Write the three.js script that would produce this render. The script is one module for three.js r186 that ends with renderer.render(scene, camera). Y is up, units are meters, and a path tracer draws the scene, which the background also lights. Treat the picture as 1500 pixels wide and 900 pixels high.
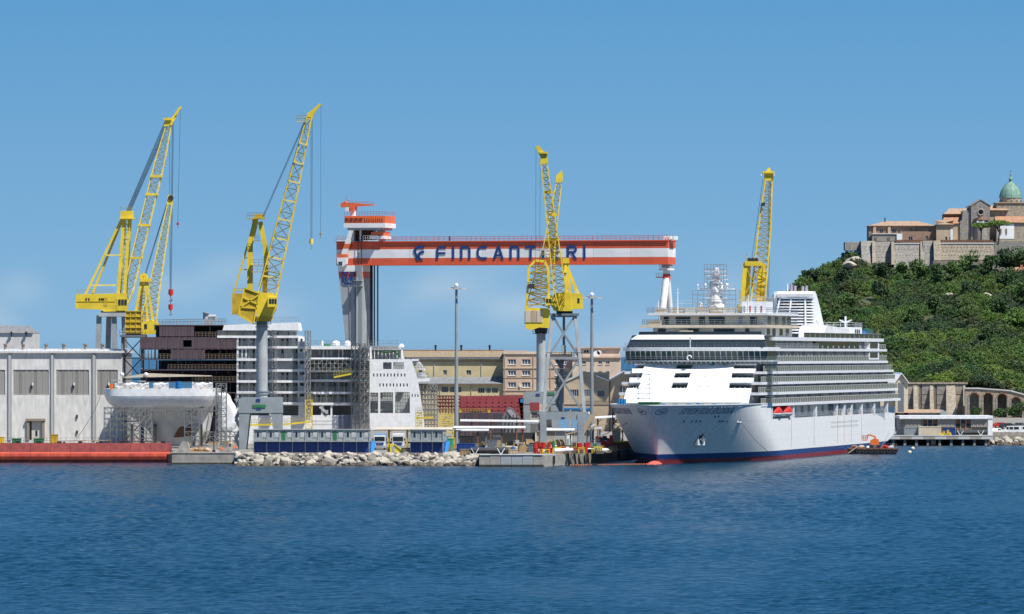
import * as THREE from 'three';
import { mergeVertices } from 'three/addons/utils/BufferGeometryUtils.js';
import { FontLoader } from 'three/addons/loaders/FontLoader.js';
import { TextGeometry } from 'three/addons/geometries/TextGeometry.js';
import { createNoise2D, createNoise3D } from 'simplex-noise';

// ---------------------------------------------------------------- camera, sky, sun, exposure
const FL = 9000, HZ = 520, EYE = 21;                 // focal length in px of a 1500 px wide frame, horizon row, eye height
const scene = new THREE.Scene();
const camera = new THREE.PerspectiveCamera(2 * Math.atan(450 / FL) * 180 / Math.PI, 1500 / 900, 5, 60000);
camera.position.set(0, EYE, 0); camera.lookAt(0, EYE, -100);
camera.setViewOffset(1500, 900, 0, 450 - HZ, 1500, 900);
scene.add(camera);
const SUN = new THREE.Vector3(0.38, 0.85, 0.355).normalize();
const sun = new THREE.DirectionalLight(new THREE.Color(1.0, 0.955, 0.88), 5.0);
sun.position.set(0, 0, -1250).addScaledVector(SUN, 900); sun.target.position.set(0, 0, -1250);
scene.add(sun, sun.target);
sun.castShadow = true; sun.shadow.mapSize.set(4096, 4096);
Object.assign(sun.shadow.camera, { left: -320, right: 420, top: 400, bottom: -400, near: 50, far: 2500 });
const renderer = new THREE.WebGLRenderer({ antialias: true });
renderer.toneMapping = THREE.LinearToneMapping; renderer.toneMappingExposure = 1.38;
renderer.shadowMap.enabled = true;

function rng(s) { return () => { s |= 0; s = s + 0x6D2B79F5 | 0; let t = Math.imul(s ^ s >>> 15, 1 | s); t = t + Math.imul(t ^ t >>> 7, 61 | t) ^ t; return ((t ^ t >>> 14) >>> 0) / 4294967296; }; }
const R = rng(7), n2 = createNoise2D(rng(11)), n3 = createNoise3D(rng(12));
const lerp = (a, b, t) => a + (b - a) * t, clamp = (v, a = 0, b = 1) => Math.min(b, Math.max(a, v));
const sm = (a, b, v) => { const t = clamp((v - a) / (b - a)); return t * t * (3 - 2 * t); };
const pick = a => a[Math.floor(R() * a.length) % a.length];
const fbm = (x, y, o = 4) => { let s = 0, a = 0.5; for (let i = 0; i < o; i++) { s += a * n2(x, y); x *= 2.03; y *= 2.03; a *= 0.5; } return s; };

{ // clear summer air: pale blue at the horizon, deeper overhead, a thin bank of cloud far out at sea
  const W = 2048, H = 1024, d = new Float32Array(W * H * 4);
  const stops = [[-90, .09, .19, .29], [-1, .175, .32, .46], [0, .185, .338, .50], [.5, .172, .33, .50], [1.3, .142, .305, .49], [3.4, .082, .245, .452], [10, .048, .178, .39], [30, .030, .125, .335], [90, .022, .09, .27]];
  const skyAt = e => { let k = 0; while (k < stops.length - 2 && e > stops[k + 1][0]) k++; const a = stops[k], b = stops[k + 1], t = clamp((e - a[0]) / (b[0] - a[0])); return [1, 2, 3].map(i => lerp(a[i], b[i], t)); };
  for (let j = 0; j < H; j++) {
    const e = (j + 0.5) / H * 180 - 90, c0 = skyAt(e);
    for (let i = 0; i < W; i++) {
      const az = i / W * Math.PI * 2, k = (j * W + i) * 4;
      const q = 3.2 * Math.cos(az), r = 3.2 * Math.sin(az);
      let cl = 0;
      if (e > -0.5 && e < 2.2) { const v = n3(q * 14, r * 14, e * 2.6) * .6 + n3(q * 30, r * 30, e * 5) * .4; cl = sm(0, .7, v) * sm(1.1, .5, e) * .9; }
      if (e >= 2 && e < 60) { const v = n3(q * 1.1, r * 1.1, e * .06) + .4 * n3(q * 4, r * 4, e * .2); cl = sm(.35, 1.3, v) * .10; }
      d[k] = lerp(c0[0], .34, cl); d[k + 1] = lerp(c0[1], .445, cl); d[k + 2] = lerp(c0[2], .54, cl); d[k + 3] = 1;
    }
  }
  const t = new THREE.DataTexture(d, W, H, THREE.RGBAFormat, THREE.FloatType);
  t.mapping = THREE.EquirectangularReflectionMapping; t.minFilter = t.magFilter = THREE.LinearFilter; t.wrapS = THREE.RepeatWrapping; t.colorSpace = THREE.LinearSRGBColorSpace; t.needsUpdate = true;
  scene.background = t; scene.environment = t;
}

// ---------------------------------------------------------------- helpers
const X = (px, D) => (px - 750) * D / FL, Y = (py, D) => EYE - (py - HZ) * D / FL;   // a place in the photograph at a known distance, in metres
const V = (x, y, z) => new THREE.Vector3(x, y, z);
const PV = (px, py, D) => V(X(px, D), Y(py, D), -D);
const GY = 2.2;                                       // level of the yard above the water
const taken = {};
function numbered(n) { const k = taken[n] = (taken[n] ?? -1) + 1; return k ? n + '_' + String(k).padStart(3, '0') : n; }
function tag(o, label, category, group, kind) { o.userData = { ...o.userData, label, category }; if (group) o.userData.group = group; if (kind) o.userData.kind = kind; return o; }
function thing(name, label, category, pos = [0, 0, 0], group, turn = 0) {
  const o = new THREE.Group(); o.name = numbered(name); o.position.set(...pos); o.rotation.y = turn; scene.add(o);
  o.org = turn ? V(0, 0, 0) : o.position.clone(); return tag(o, label, category, group);
}
function copy(o, pos, label, turn = 0, scale = 1, group) {
  const c = o.clone(); c.name = numbered(o.name.replace(/_\d{3}$/, '')); scene.add(c); c.position.set(...pos); c.rotation.y = turn; if (scale.length) c.scale.set(...scale); else c.scale.setScalar(scale);
  if (label) c.userData.label = label; if (group) c.userData.group = group; return c;
}
class B {                                             // collects faces, builds one mesh
  constructor(m) { this.p = []; this.n = []; this.m = m || null; }
  tri(a, b, c, na, nb, nc) {
    if (this.m) { a = a.clone().applyMatrix4(this.m); b = b.clone().applyMatrix4(this.m); c = c.clone().applyMatrix4(this.m); if (na) { na = na.clone().transformDirection(this.m); nb = nb.clone().transformDirection(this.m); nc = nc.clone().transformDirection(this.m); } }
    this.p.push(a.x, a.y, a.z, b.x, b.y, b.z, c.x, c.y, c.z);
    if (!na) { na = b.clone().sub(a).cross(c.clone().sub(a)); if (na.lengthSq() < 1e-16) na.set(0, 1, 0); na.normalize(); nb = nc = na; }
    this.n.push(na.x, na.y, na.z, nb.x, nb.y, nb.z, nc.x, nc.y, nc.z); return this;
  }
  quad(a, b, c, d) { this.tri(a, b, c); return this.tri(a, c, d); }
  hexa(v) { const q = (a, b, c, d) => this.quad(v[a], v[b], v[c], v[d]); q(0, 1, 2, 3); q(5, 4, 7, 6); q(4, 0, 3, 7); q(1, 5, 6, 2); q(3, 2, 6, 7); q(4, 5, 1, 0); return this; }  // 0-3 front (z1) from lower left, 4-7 back
  box(x0, x1, y0, y1, z0, z1) { return this.hexa([V(x0, y0, z1), V(x1, y0, z1), V(x1, y1, z1), V(x0, y1, z1), V(x0, y0, z0), V(x1, y0, z0), V(x1, y1, z0), V(x0, y1, z0)]); }
  pbox(px0, px1, py0, py1, D, dep) { return this.box(X(px0, D), X(px1, D), Y(py1, D), Y(py0, D), -D - dep, -D); }
  bar(a, b, w = .2, h = w) {
    const d = b.clone().sub(a).normalize(), s = Math.abs(d.y) > .95 ? V(1, 0, 0) : V(0, 1, 0), u = d.clone().cross(s).normalize().multiplyScalar(w / 2), v = u.clone().cross(d).normalize().multiplyScalar(h / 2);
    const c = (o, i, j) => o.clone().addScaledVector(u, i).addScaledVector(v, j);
    return this.hexa([c(b, -1, -1), c(b, 1, -1), c(b, 1, 1), c(b, -1, 1), c(a, -1, -1), c(a, 1, -1), c(a, 1, 1), c(a, -1, 1)]);
  }
  rod(a, b, w = .08) {                                // three-sided bar for thin tubes
    const d = b.clone().sub(a).normalize(), s = Math.abs(d.y) > .95 ? V(1, 0, 0) : V(0, 1, 0), u = d.clone().cross(s).normalize(), v = u.clone().cross(d).normalize(), P = [], Q = [];
    for (let k = 0; k < 3; k++) { const t = k * 2.0944 + .5, o = u.clone().multiplyScalar(Math.cos(t) * w * .6).addScaledVector(v, Math.sin(t) * w * .6); P.push(a.clone().add(o)); Q.push(b.clone().add(o)); }
    for (let k = 0; k < 3; k++) { const j = (k + 1) % 3; this.quad(P[k], P[j], Q[j], Q[k]); } return this;
  }
  cyl(a, b, r0, r1 = r0, n = 14, caps = true) {
    const d = b.clone().sub(a).normalize(), s = Math.abs(d.y) > .95 ? V(1, 0, 0) : V(0, 1, 0), u = d.clone().cross(s).normalize(), v = u.clone().cross(d).normalize().negate();
    for (let k = 0; k < n; k++) {
      const t0 = k / n * 6.28319, t1 = (k + 1) / n * 6.28319, o0 = u.clone().multiplyScalar(Math.cos(t0)).addScaledVector(v, Math.sin(t0)), o1 = u.clone().multiplyScalar(Math.cos(t1)).addScaledVector(v, Math.sin(t1));
      const A = a.clone().addScaledVector(o0, r0), A1 = a.clone().addScaledVector(o1, r0), C = b.clone().addScaledVector(o0, r1), C1 = b.clone().addScaledVector(o1, r1);
      this.tri(A, A1, C1, o0, o1, o1); this.tri(A, C1, C, o0, o1, o0);
      if (caps) { this.tri(a, A1, A); this.tri(b, C, C1); }
    } return this;
  }
  tube(pts, w) { for (let i = 0; i < pts.length - 1; i++) this.rod(pts[i], pts[i + 1], w); return this; }
  geo(g, m) { const gg = g.index ? g.toNonIndexed() : g.clone(); if (m) gg.applyMatrix4(m); if (this.m) gg.applyMatrix4(this.m); if (!gg.attributes.normal) gg.computeVertexNormals(); const P = gg.attributes.position, N = gg.attributes.normal; for (let i = 0; i < P.count; i++) { this.p.push(P.getX(i), P.getY(i), P.getZ(i)); this.n.push(N.getX(i), N.getY(i), N.getZ(i)); } return this; }
  prism(pts, z0, z1) {                                // outline [[x, y]...] pushed through z0..z1
    const c = pts.map(p => new THREE.Vector2(...p)); if (THREE.ShapeUtils.area(c) < 0) c.reverse();
    for (const f of THREE.ShapeUtils.triangulateShape(c, [])) { const [a, b, d] = f.map(i => c[i]); this.tri(V(a.x, a.y, z1), V(b.x, b.y, z1), V(d.x, d.y, z1)); this.tri(V(a.x, a.y, z0), V(d.x, d.y, z0), V(b.x, b.y, z0)); }
    for (let i = 0; i < c.length; i++) { const a = c[i], b = c[(i + 1) % c.length]; this.quad(V(a.x, a.y, z0), V(b.x, b.y, z0), V(b.x, b.y, z1), V(a.x, a.y, z1)); } return this;
  }
  wall(x0, x1, y0, y1, z0, z1, holes = []) {          // a wall with real openings [hx0, hx1, hy0, hy1]
    const s = new THREE.Shape([[x0, y0], [x1, y0], [x1, y1], [x0, y1]].map(p => new THREE.Vector2(...p)));
    for (const [a, b, c, d] of holes) s.holes.push(new THREE.Path([[a, c], [a, d], [b, d], [b, c]].map(p => new THREE.Vector2(...p))));
    return this.geo(new THREE.ExtrudeGeometry(s, { depth: z1 - z0, bevelEnabled: false }), new THREE.Matrix4().makeTranslation(0, 0, z0));
  }
  rail(a, b, h = 1.05, n, w = .07, rows = 2) { const L = a.distanceTo(b), k = n || Math.max(1, Math.round(L / 2)); for (let i = 0; i <= k; i++) { const p = a.clone().lerp(b, i / k); this.rod(p, p.clone().add(V(0, h, 0)), w); } for (let r = 1; r <= rows; r++) this.rod(a.clone().add(V(0, h * r / rows, 0)), b.clone().add(V(0, h * r / rows, 0)), w); return this; }
  build(name, mat, parent = scene) {
    const g = new THREE.BufferGeometry(), o = parent.org || V(0, 0, 0), n = this.p.length / 3, pos = new Float32Array(this.p), nr = new Float32Array(this.n), uv = new Float32Array(n * 2);
    for (let i = 0; i < n; i += 3) {
      const ax = Math.abs(nr[i * 3]), ay = Math.abs(nr[i * 3 + 1]), az = Math.abs(nr[i * 3 + 2]);
      for (let j = i; j < i + 3; j++) { const x = pos[j * 3], y = pos[j * 3 + 1], z = pos[j * 3 + 2]; if (ay > ax && ay > az) { uv[j * 2] = x; uv[j * 2 + 1] = z; } else if (ax > az) { uv[j * 2] = z; uv[j * 2 + 1] = y; } else { uv[j * 2] = x; uv[j * 2 + 1] = y; } pos[j * 3] -= o.x; pos[j * 3 + 1] -= o.y; pos[j * 3 + 2] -= o.z; }
    }
    g.setAttribute('position', new THREE.BufferAttribute(pos, 3)); g.setAttribute('normal', new THREE.BufferAttribute(nr, 3)); g.setAttribute('uv', new THREE.BufferAttribute(uv, 2));
    const m = new THREE.Mesh(g, mat); m.name = parent === scene ? numbered(name) : name; m.castShadow = m.receiveShadow = true; m.org = parent.org || V(0, 0, 0); parent.add(m); return m;
  }
}
const mk = () => new B();
const struct = o => { o.userData.kind = 'structure'; return o; };
const unit = new THREE.BoxGeometry(1, 1, 1); { const u = unit.attributes.uv; for (let i = 0; i < u.count; i++) u.setXY(i, u.getX(i) * 1.3, u.getY(i) * 1.3); }
function piece(name, mat, parent, x0, x1, y0, y1, z0, z1) { // a small box part that shares one geometry
  const m = new THREE.Mesh(unit, mat), o = parent.org || V(0, 0, 0); m.name = name; m.scale.set(x1 - x0, y1 - y0, z1 - z0); m.position.set((x0 + x1) / 2 - o.x, (y0 + y1) / 2 - o.y, (z0 + z1) / 2 - o.z); m.castShadow = m.receiveShadow = true; parent.add(m); return m;
}
function ppiece(name, mat, parent, px0, px1, py0, py1, D, dep) { return piece(name, mat, parent, X(px0, D), X(px1, D), Y(py1, D), Y(py0, D), -D - dep, -D); }
function lattice(b, p0, p1, prof, n, rc, rl, side = V(0, 0, 1)) { // four chords and zigzag lacing; prof(t) gives [width in the side direction, width across]
  const d = p1.clone().sub(p0).normalize(), u = side.clone().addScaledVector(d, -side.dot(d)).normalize(), v = d.clone().cross(u).normalize();
  const c = (t, i, j) => { const [a, w] = prof(t); return p0.clone().lerp(p1, t).addScaledVector(u, i * a / 2).addScaledVector(v, j * w / 2); };
  const K = [[-1, -1], [1, -1], [1, 1], [-1, 1]];
  for (let s = 0; s < n; s++) {
    const t0 = s / n, t1 = (s + 1) / n;
    for (let q = 0; q < 4; q++) { const [i, j] = K[q], [k, l] = K[(q + 1) % 4]; b.bar(c(t0, i, j), c(t1, i, j), rc); if (s % 2 === q % 2) b.rod(c(t0, i, j), c(t1, k, l), rl); else b.rod(c(t0, k, l), c(t1, i, j), rl); b.rod(c(t1, i, j), c(t1, k, l), rl); }
  } return c;
}

// ---------------------------------------------------------------- materials
function grainTex(seed, size, metres, lo, hi, f = 4, stretch = 1, o = 5) { // tileable mottled grain, multiplies the colour
  const no = createNoise3D(rng(seed)), d = new Uint8Array(size * size * 4), T = Math.PI * 2;
  const n4 = createNoise3D(rng(seed + 1));
  for (let j = 0; j < size; j++) for (let i = 0; i < size; i++) {
    let s = 0, a = .5, fr = f; const u = i / size * T, v = j / size * T;
    for (let k = 0; k < o; k++) { const r = fr / T; s += a * (no(Math.cos(u) * r, Math.sin(u) * r, Math.cos(v) * r * stretch + 7 * k) + n4(Math.cos(v) * r * stretch, Math.sin(v) * r * stretch, Math.sin(u) * r + 3 * k)) * .6; a *= .58; fr *= 2.1; }
    const val = clamp(lerp(lo, hi, .5 + s * .8), 0, 1) * 255, k = (j * size + i) * 4; d[k] = d[k + 1] = d[k + 2] = val; d[k + 3] = 255;
  }
  const t = new THREE.DataTexture(d, size, size); t.wrapS = t.wrapT = THREE.RepeatWrapping; t.magFilter = THREE.LinearFilter; t.minFilter = THREE.LinearMipmapLinearFilter; t.generateMipmaps = true; t.repeat.set(1 / metres, 1 / metres); t.needsUpdate = true; return t;
}
const TX = { fine: grainTex(31, 256, 6, .82, 1.0, 5), coarse: grainTex(37, 256, 18, .72, 1.0, 4), rough: grainTex(41, 256, 9, .55, 1.0, 6), streak: grainTex(43, 256, 14, .70, 1.0, 14, .25), rock: grainTex(47, 256, 5, .5, 1, 5) };
for (const k in TX) TX[k].colorSpace = THREE.NoColorSpace;
function mat(r, g, b, rough = .6, tx = 'fine', metal = 0, extra = {}) { const m = new THREE.MeshStandardMaterial({ color: new THREE.Color().setRGB(r, g, b), roughness: rough, metalness: metal, ...extra }); if (tx) { m.map = TX[tx]; } return m; }
const M = {
  white: mat(.80, .81, .82, .45, 'fine'), whiteHull: mat(.80, .80, .785, .6, 'fine'), offwhite: mat(.66, .66, .64, .6, 'coarse'), cream: mat(.66, .58, .44, .7, 'coarse'),
  yellow: mat(.82, .62, .04, .5, 'coarse'), yellowPale: mat(.80, .66, .14, .5, 'fine'), yellowWeather: mat(.62, .42, .03, .6, 'rough'),
  grey: mat(.30, .34, .36, .55, 'coarse'), greyLight: mat(.42, .45, .46, .6, 'coarse'), steel: mat(.17, .19, .21, .55, 'coarse'), tubeSteel: mat(.46, .46, .45, .45, 'fine', .3), dark: mat(.035, .036, .04, .7, 'rough'), black: mat(.016, .016, .018, .6, null), rope: mat(.02, .025, .04, .8, null),
  purple: mat(.105, .07, .085, .75, 'rough'), hullRed: mat(.27, .032, .027, .65, 'rough'), hullOrange: mat(.60, .085, .04, .6, 'rough'), craneRed: mat(.72, .115, .045, .5, 'fine'), craneOrange: mat(.74, .16, .05, .5, 'fine'), craneWhite: mat(.84, .84, .83, .5, 'fine'), navy: mat(.012, .045, .19, .5, 'fine'), blue: mat(.012, .05, .23, .5, 'fine'), blueBright: mat(.02, .20, .50, .5, 'fine'), sky: mat(.18, .34, .52, .55, 'fine'),
  bootBlue: mat(.012, .05, .20, .4, 'streak'), bootRed: mat(.22, .025, .03, .5, 'streak'), bulbRed: mat(.62, .13, .09, .5, 'fine'), red: mat(.55, .03, .02, .5, 'fine'), orange: mat(.72, .17, .02, .55, 'fine'), green: mat(.03, .19, .07, .6, 'fine'), maroon: mat(.30, .05, .06, .75, 'coarse'),
  glass: mat(.02, .028, .034, .08, null), glassGreen: mat(.045, .085, .08, .08, null), pane: mat(.05, .07, .09, .1, null),
  concrete: mat(.40, .375, .33, .85, 'rough'), concreteWet: mat(.06, .06, .045, .5, 'rough'), ground: mat(.30, .275, .235, .9, 'rough'), rust: mat(.22, .10, .055, .85, 'rough'), wood: mat(.46, .31, .15, .8, 'rough'),
  hall: mat(.72, .71, .68, .7, 'streak'), hallGrey: mat(.32, .31, .29, .6, 'streak'), hallTrim: mat(.55, .55, .53, .6, 'coarse'), taupe: mat(.34, .28, .22, .8, 'coarse'),
  sand: mat(.60, .50, .29, .85, 'coarse'), pink: mat(.62, .46, .34, .85, 'coarse'), pinkLight: mat(.66, .54, .42, .85, 'coarse'), tan: mat(.52, .41, .28, .85, 'coarse'), roofGrey: mat(.24, .25, .26, .8, 'rough'), tile: mat(.46, .31, .20, .85, 'rough'), tileRed: mat(.46, .25, .145, .85, 'rough'), stone: mat(.42, .36, .28, .9, 'rock'), stoneGrey: mat(.33, .31, .28, .9, 'rock'), stoneDark: mat(.17, .15, .12, .95, 'rock'), brick: mat(.34, .17, .105, .9, 'rough'), copper: mat(.22, .38, .31, .7, 'rough'), tarp: mat(.72, .73, .74, .8, 'coarse'),
  bark: mat(.09, .065, .045, .95, 'rough'), rockPale: mat(.50, .45, .375, .9, 'rock'), rockMid: mat(.40, .36, .30, .9, 'rock'), rockWet: mat(.13, .105, .07, .6, 'rock'), rockDark: mat(.24, .22, .19, .9, 'rock'),
};

// ---------------------------------------------------------------- water, ground, quays
const FLAT = new THREE.Matrix4().makeBasis(V(1, 0, 0), V(0, 0, -1), V(0, 1, 0));   // outline [x, distance] pushed up through y0..y1
const slab = (pts, y0, y1) => new B(FLAT).prism(pts, y0, y1);
const wBump = grainTex(61, 256, 7, 0, 1, 7);
wBump.colorSpace = THREE.NoColorSpace;
const waterMat = new THREE.MeshPhysicalMaterial({ color: new THREE.Color().setRGB(.001, .024, .045), roughness: .2, ior: 1.33, bumpMap: wBump, bumpScale: .10 });
{
  const far = new THREE.Mesh(new THREE.PlaneGeometry(60000, 60000).rotateX(-Math.PI / 2), waterMat); far.position.set(0, -.45, -20000); far.name = 'far_water'; far.receiveShadow = true; scene.add(struct(far));
  const waves = []; const wr = rng(77);
  for (let k = 0; k < 26; k++) { const L = .66 * Math.pow(1.078, k), a = (wr() - .5) * 2.4 + .5, am = L * .0086 * (L > 2.6 ? .75 : 1) * (.7 + .6 * wr()); waves.push([Math.sin(a) * 6.2832 / L, Math.cos(a) * 6.2832 / L, wr() * 6.28, am]); }
  const Ds = []; for (let D = 440; D < 1470; D += .33 + (D - 440) * .0022) Ds.push(D);
  const NX = 520, P = new Float32Array(Ds.length * (NX + 1) * 3), N = new Float32Array(P.length), UV = new Float32Array(Ds.length * (NX + 1) * 2), I = [];
  let k = 0;
  for (let j = 0; j < Ds.length; j++) for (let i = 0; i <= NX; i++, k++) {
    const D = Ds[j], hw = .1 * D + 9, x = (i / NX * 2 - 1) * hw; let y = 0, sx = 0, sz = 0;
    const gust = .8 + .75 * fbm(x * .012, D * .005, 3);
    for (const [kx, kz, ph, am] of waves) { const t = kx * x + kz * D + ph, c = Math.cos(t) * am * gust; y += Math.sin(t) * am * gust; sx += kx * c; sz += kz * c; }
    P.set([x, y, -D], k * 3); const l = Math.hypot(sx, 1, sz); N.set([-sx / l, 1 / l, sz / l], k * 3); UV.set([x, D], k * 2);
  }
  for (let j = 0; j < Ds.length - 1; j++) for (let i = 0; i < NX; i++) { const a = j * (NX + 1) + i, b = a + NX + 1; I.push(a, a + 1, b + 1, a, b + 1, b); }
  const g = new THREE.BufferGeometry(); g.setAttribute('position', new THREE.BufferAttribute(P, 3)); g.setAttribute('normal', new THREE.BufferAttribute(N, 3)); g.setAttribute('uv', new THREE.BufferAttribute(UV, 2)); g.setIndex(I);
  const w = new THREE.Mesh(g, waterMat); w.name = 'harbour_water'; w.receiveShadow = true; scene.add(struct(w));
}
const quayEdge = d => 6 + (d - 1150) * .2217;        // the fitting-out quay runs along the moored ship
struct(slab([[-420, 1207], [X(250, 1207), 1207], [X(346, 1207), 1207], [X(346, 1173), 1173], [X(702, 1173), 1173], [X(702, 1170), 1170], [quayEdge(1170), 1170], [quayEdge(1384), 1384], [79, 1431], [420, 1436], [900, 1990], [-700, 1990]], -3, GY).build('yard_ground', M.ground));
{ // quay front of cast blocks
  const q = slab([[X(702, 1151), 1150.5], [quayEdge(1150.5), 1150.5], [quayEdge(1169.9), 1169.9], [X(702, 1151), 1169.9]], -3, GY - .06).build('quay', M.concrete); struct(q);
  for (let k = 0; k < 6; k++) { const x0 = X(702, 1151) + k * (quayEdge(1150) - X(702, 1151)) / 6, x1 = X(702, 1151) + (k + 1) * (quayEdge(1150) - X(702, 1151)) / 6 - .07; piece('quay_block', pick([M.concrete, M.greyLight, M.concrete]), q, x0, x1, .42, GY, -1158, -1150.2 + R() * .06); piece('wet_footing', M.concreteWet, q, x0, x1, -1, .41, -1155, -1150.15); }
  piece('coping', M.offwhite, q, X(702, 1151), quayEdge(1150) - .3, GY + .004, GY + .12, -1153, -1150.05);
  for (let k = 0; k < 7; k++) piece('fender', M.black, q, quayEdge(1158 + k * 30) - .2, quayEdge(1158 + k * 30) + .35, .5, 1.9, -1159 - k * 30, -1157.5 - k * 30);
}
{ // stub of quay between the red dock gate and the rocks
  const D = 1179, q = mk().box(X(250, D), X(344, D), .3, 2.05, -1206.9, -D).build('quay_stub', M.concrete); struct(q);
  mk().box(X(250, D), X(344.4, D), -2, .29, -1206.9, -D + .05).build('wet_footing', M.concreteWet, q);
  mk().box(X(249.5, D), X(344.8, D), 2.06, 2.24, -1206, -D + .1).build('coping', M.concrete, q);
  const buttress = tag(mk().prism([[X(257, D), 2.24], [X(277, D), 2.24], [X(274, D), Y(648, D)], [X(265, D), Y(648, D)]], -D - 5, -D - 2).build('concrete_block', M.concrete), 'tall sloping concrete bollard block on the quay stub', 'block');
  tag(mk().prism([[X(322, D), 2.24], [X(338, D), 2.24], [X(340, D), Y(656, D)], [X(331, D), Y(656, D)]], -D - 6, -D - 3.5).build('concrete_block', M.concrete), 'low sloping concrete block on the quay stub beside the rocks', 'block');
  for (const px of [247, 249]) tag(mk().cyl(V(X(px, D), .2, -D + .6), V(X(px, D), 1.9, -D + .6), .38).build('rubber_fender', M.black), 'black rubber fender at the corner of the quay stub', 'fender', 'fenders on the quay stub');
}
{ // red floating gate across the dock
  const D = 1197, t = thing('dock_gate', 'long red floating dock gate lying in the water below the white hall', 'dock gate', [X(60, D), 0, -D]);
  const x1 = X(249, D), x0 = X(-160, D);
  const seg = 14, w = (x1 - x0) / seg;
  for (let k = 0; k < seg; k++) {
    const a = x0 + k * w + .02, b = x0 + (k + 1) * w - .02, g = mk(), h = mk();
    const pr = [[.45, .12], [.7, .6], [.85, 1.2], [.75, 1.75], [.3, 2.05]];
    for (let i = 0; i < pr.length - 1; i++) g.quad(V(a, pr[i][1], -D + pr[i][0]), V(b, pr[i][1], -D + pr[i][0]), V(b, pr[i + 1][1], -D + pr[i + 1][0]), V(a, pr[i + 1][1], -D + pr[i + 1][0]));
    g.box(a, b, .5, 2.0, -D - 2, -D).build('fender_band', k % 3 ? M.hullOrange : mat(.56, .075, .04, .6, 'rough'), t);
    h.hexa([V(a, 2.05, -D + .28), V(b, 2.05, -D + .28), V(b, 3.72, -D - .35), V(a, 3.72, -D - .35), V(a, 2.05, -D - 6), V(b, 2.05, -D - 6), V(b, 3.72, -D - 6), V(a, 3.72, -D - 6)]).build('deck_plate', k % 4 ? M.hullRed : mat(.30, .04, .035, .65, 'rough'), t);
  }
  mk().box(x0, x1, -1, .3, -D - 3, -D + .4).build('wet_side', mat(.42, .10, .06, .4, 'rough'), t);
  const rl = mk(); rl.rail(V(x0, 3.72, -D - 5.6), V(x1, 3.72, -D - 5.6), 1, 60, .06); rl.build('railing', M.tubeSteel, t);
  for (let k = 0; k < 9; k++) { const x = lerp(x0 + 20, x1 - 2, k / 8); piece('cleat', M.black, t, x, x + .8, 3.72, 4.1, -D - 4, -D - 3.4); }
}
// rocks along the shore, each stone its own piece
const rockGeo = []; for (let k = 0; k < 9; k++) { const g = new THREE.IcosahedronGeometry(1, 1), p = g.attributes.position, s = rng(200 + k), ox = s() * 50; const cuts = []; for (let c = 0; c < 7; c++) { const v = V(s() - .5, s() - .5, s() - .5).normalize(); cuts.push([v, .55 + s() * .3]); } for (let i = 0; i < p.count; i++) { const v = V(p.getX(i), p.getY(i), p.getZ(i)); v.multiplyScalar(1 + .18 * n3(v.x * 1.3 + ox, v.y * 1.3, v.z * 1.3)); for (const [n, d] of cuts) { const e = v.dot(n) - d; if (e > 0) v.addScaledVector(n, -e * .9); } p.setXYZ(i, v.x, v.y, v.z); } g.computeVertexNormals(); rockGeo.push(g); }
function rocks(parent, x0, x1, D, top, depth, n, seed, rmin, rmax) {
  const s = rng(seed);
  for (let k = 0; k < n; k++) {
    const m = new THREE.Mesh(rockGeo[Math.floor(s() * 9)], k % 5 === 0 ? M.rockWet : [M.rockPale, M.rockPale, M.rockMid, M.rockPale, M.rockDark][Math.floor(s() * 5)]), row = (k % 5 + s() * .8) / 5, r = lerp(rmin * .8, rmax * 1.15, Math.pow(s(), 2.1)), x = lerp(x0, x1, (Math.floor(k / 5) + s()) / (n / 5)), o = parent.org;
    m.name = 'rock'; m.position.set(x - o.x, lerp(-.1, top, row) - o.y, -D - row * depth - o.z + s() * .4); m.scale.set(r * (.9 + s() * .6), r * (.62 + s() * .3), r * (.9 + s() * .4)); m.rotation.set(s() * .6, s() * 6.28, s() * .6); m.castShadow = m.receiveShadow = true; parent.add(m);
  }
}
{
  const t = thing('rock_revetment', 'bank of pale broken rocks below the grey and blue cabins', 'rocks', [X(520, 1165), 0, -1165]);
  rocks(t, X(344, 1165), X(702, 1165), 1162, 2.1, 9, 298, 5, .42, 1.0);
  mk().hexa([V(X(345, 1165), -1, -1166), V(X(700, 1165), -1, -1166), V(X(700, 1165), 1.5, -1171), V(X(345, 1165), 1.5, -1171), V(X(345, 1165), -1, -1173), V(X(700, 1165), -1, -1173), V(X(700, 1165), 1.5, -1172.9), V(X(345, 1165), 1.5, -1172.9)]).build('rubble_core', M.rockDark, t);
  const u = thing('rock_revetment', 'pale rocks along the far shore below the parked vans', 'rocks', [X(1480, 1425), 0, -1425]);
  rocks(u, X(1452, 1425), X(1640, 1425), 1427, 2.0, 7, 140, 9, .5, 1.1);
}

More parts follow.
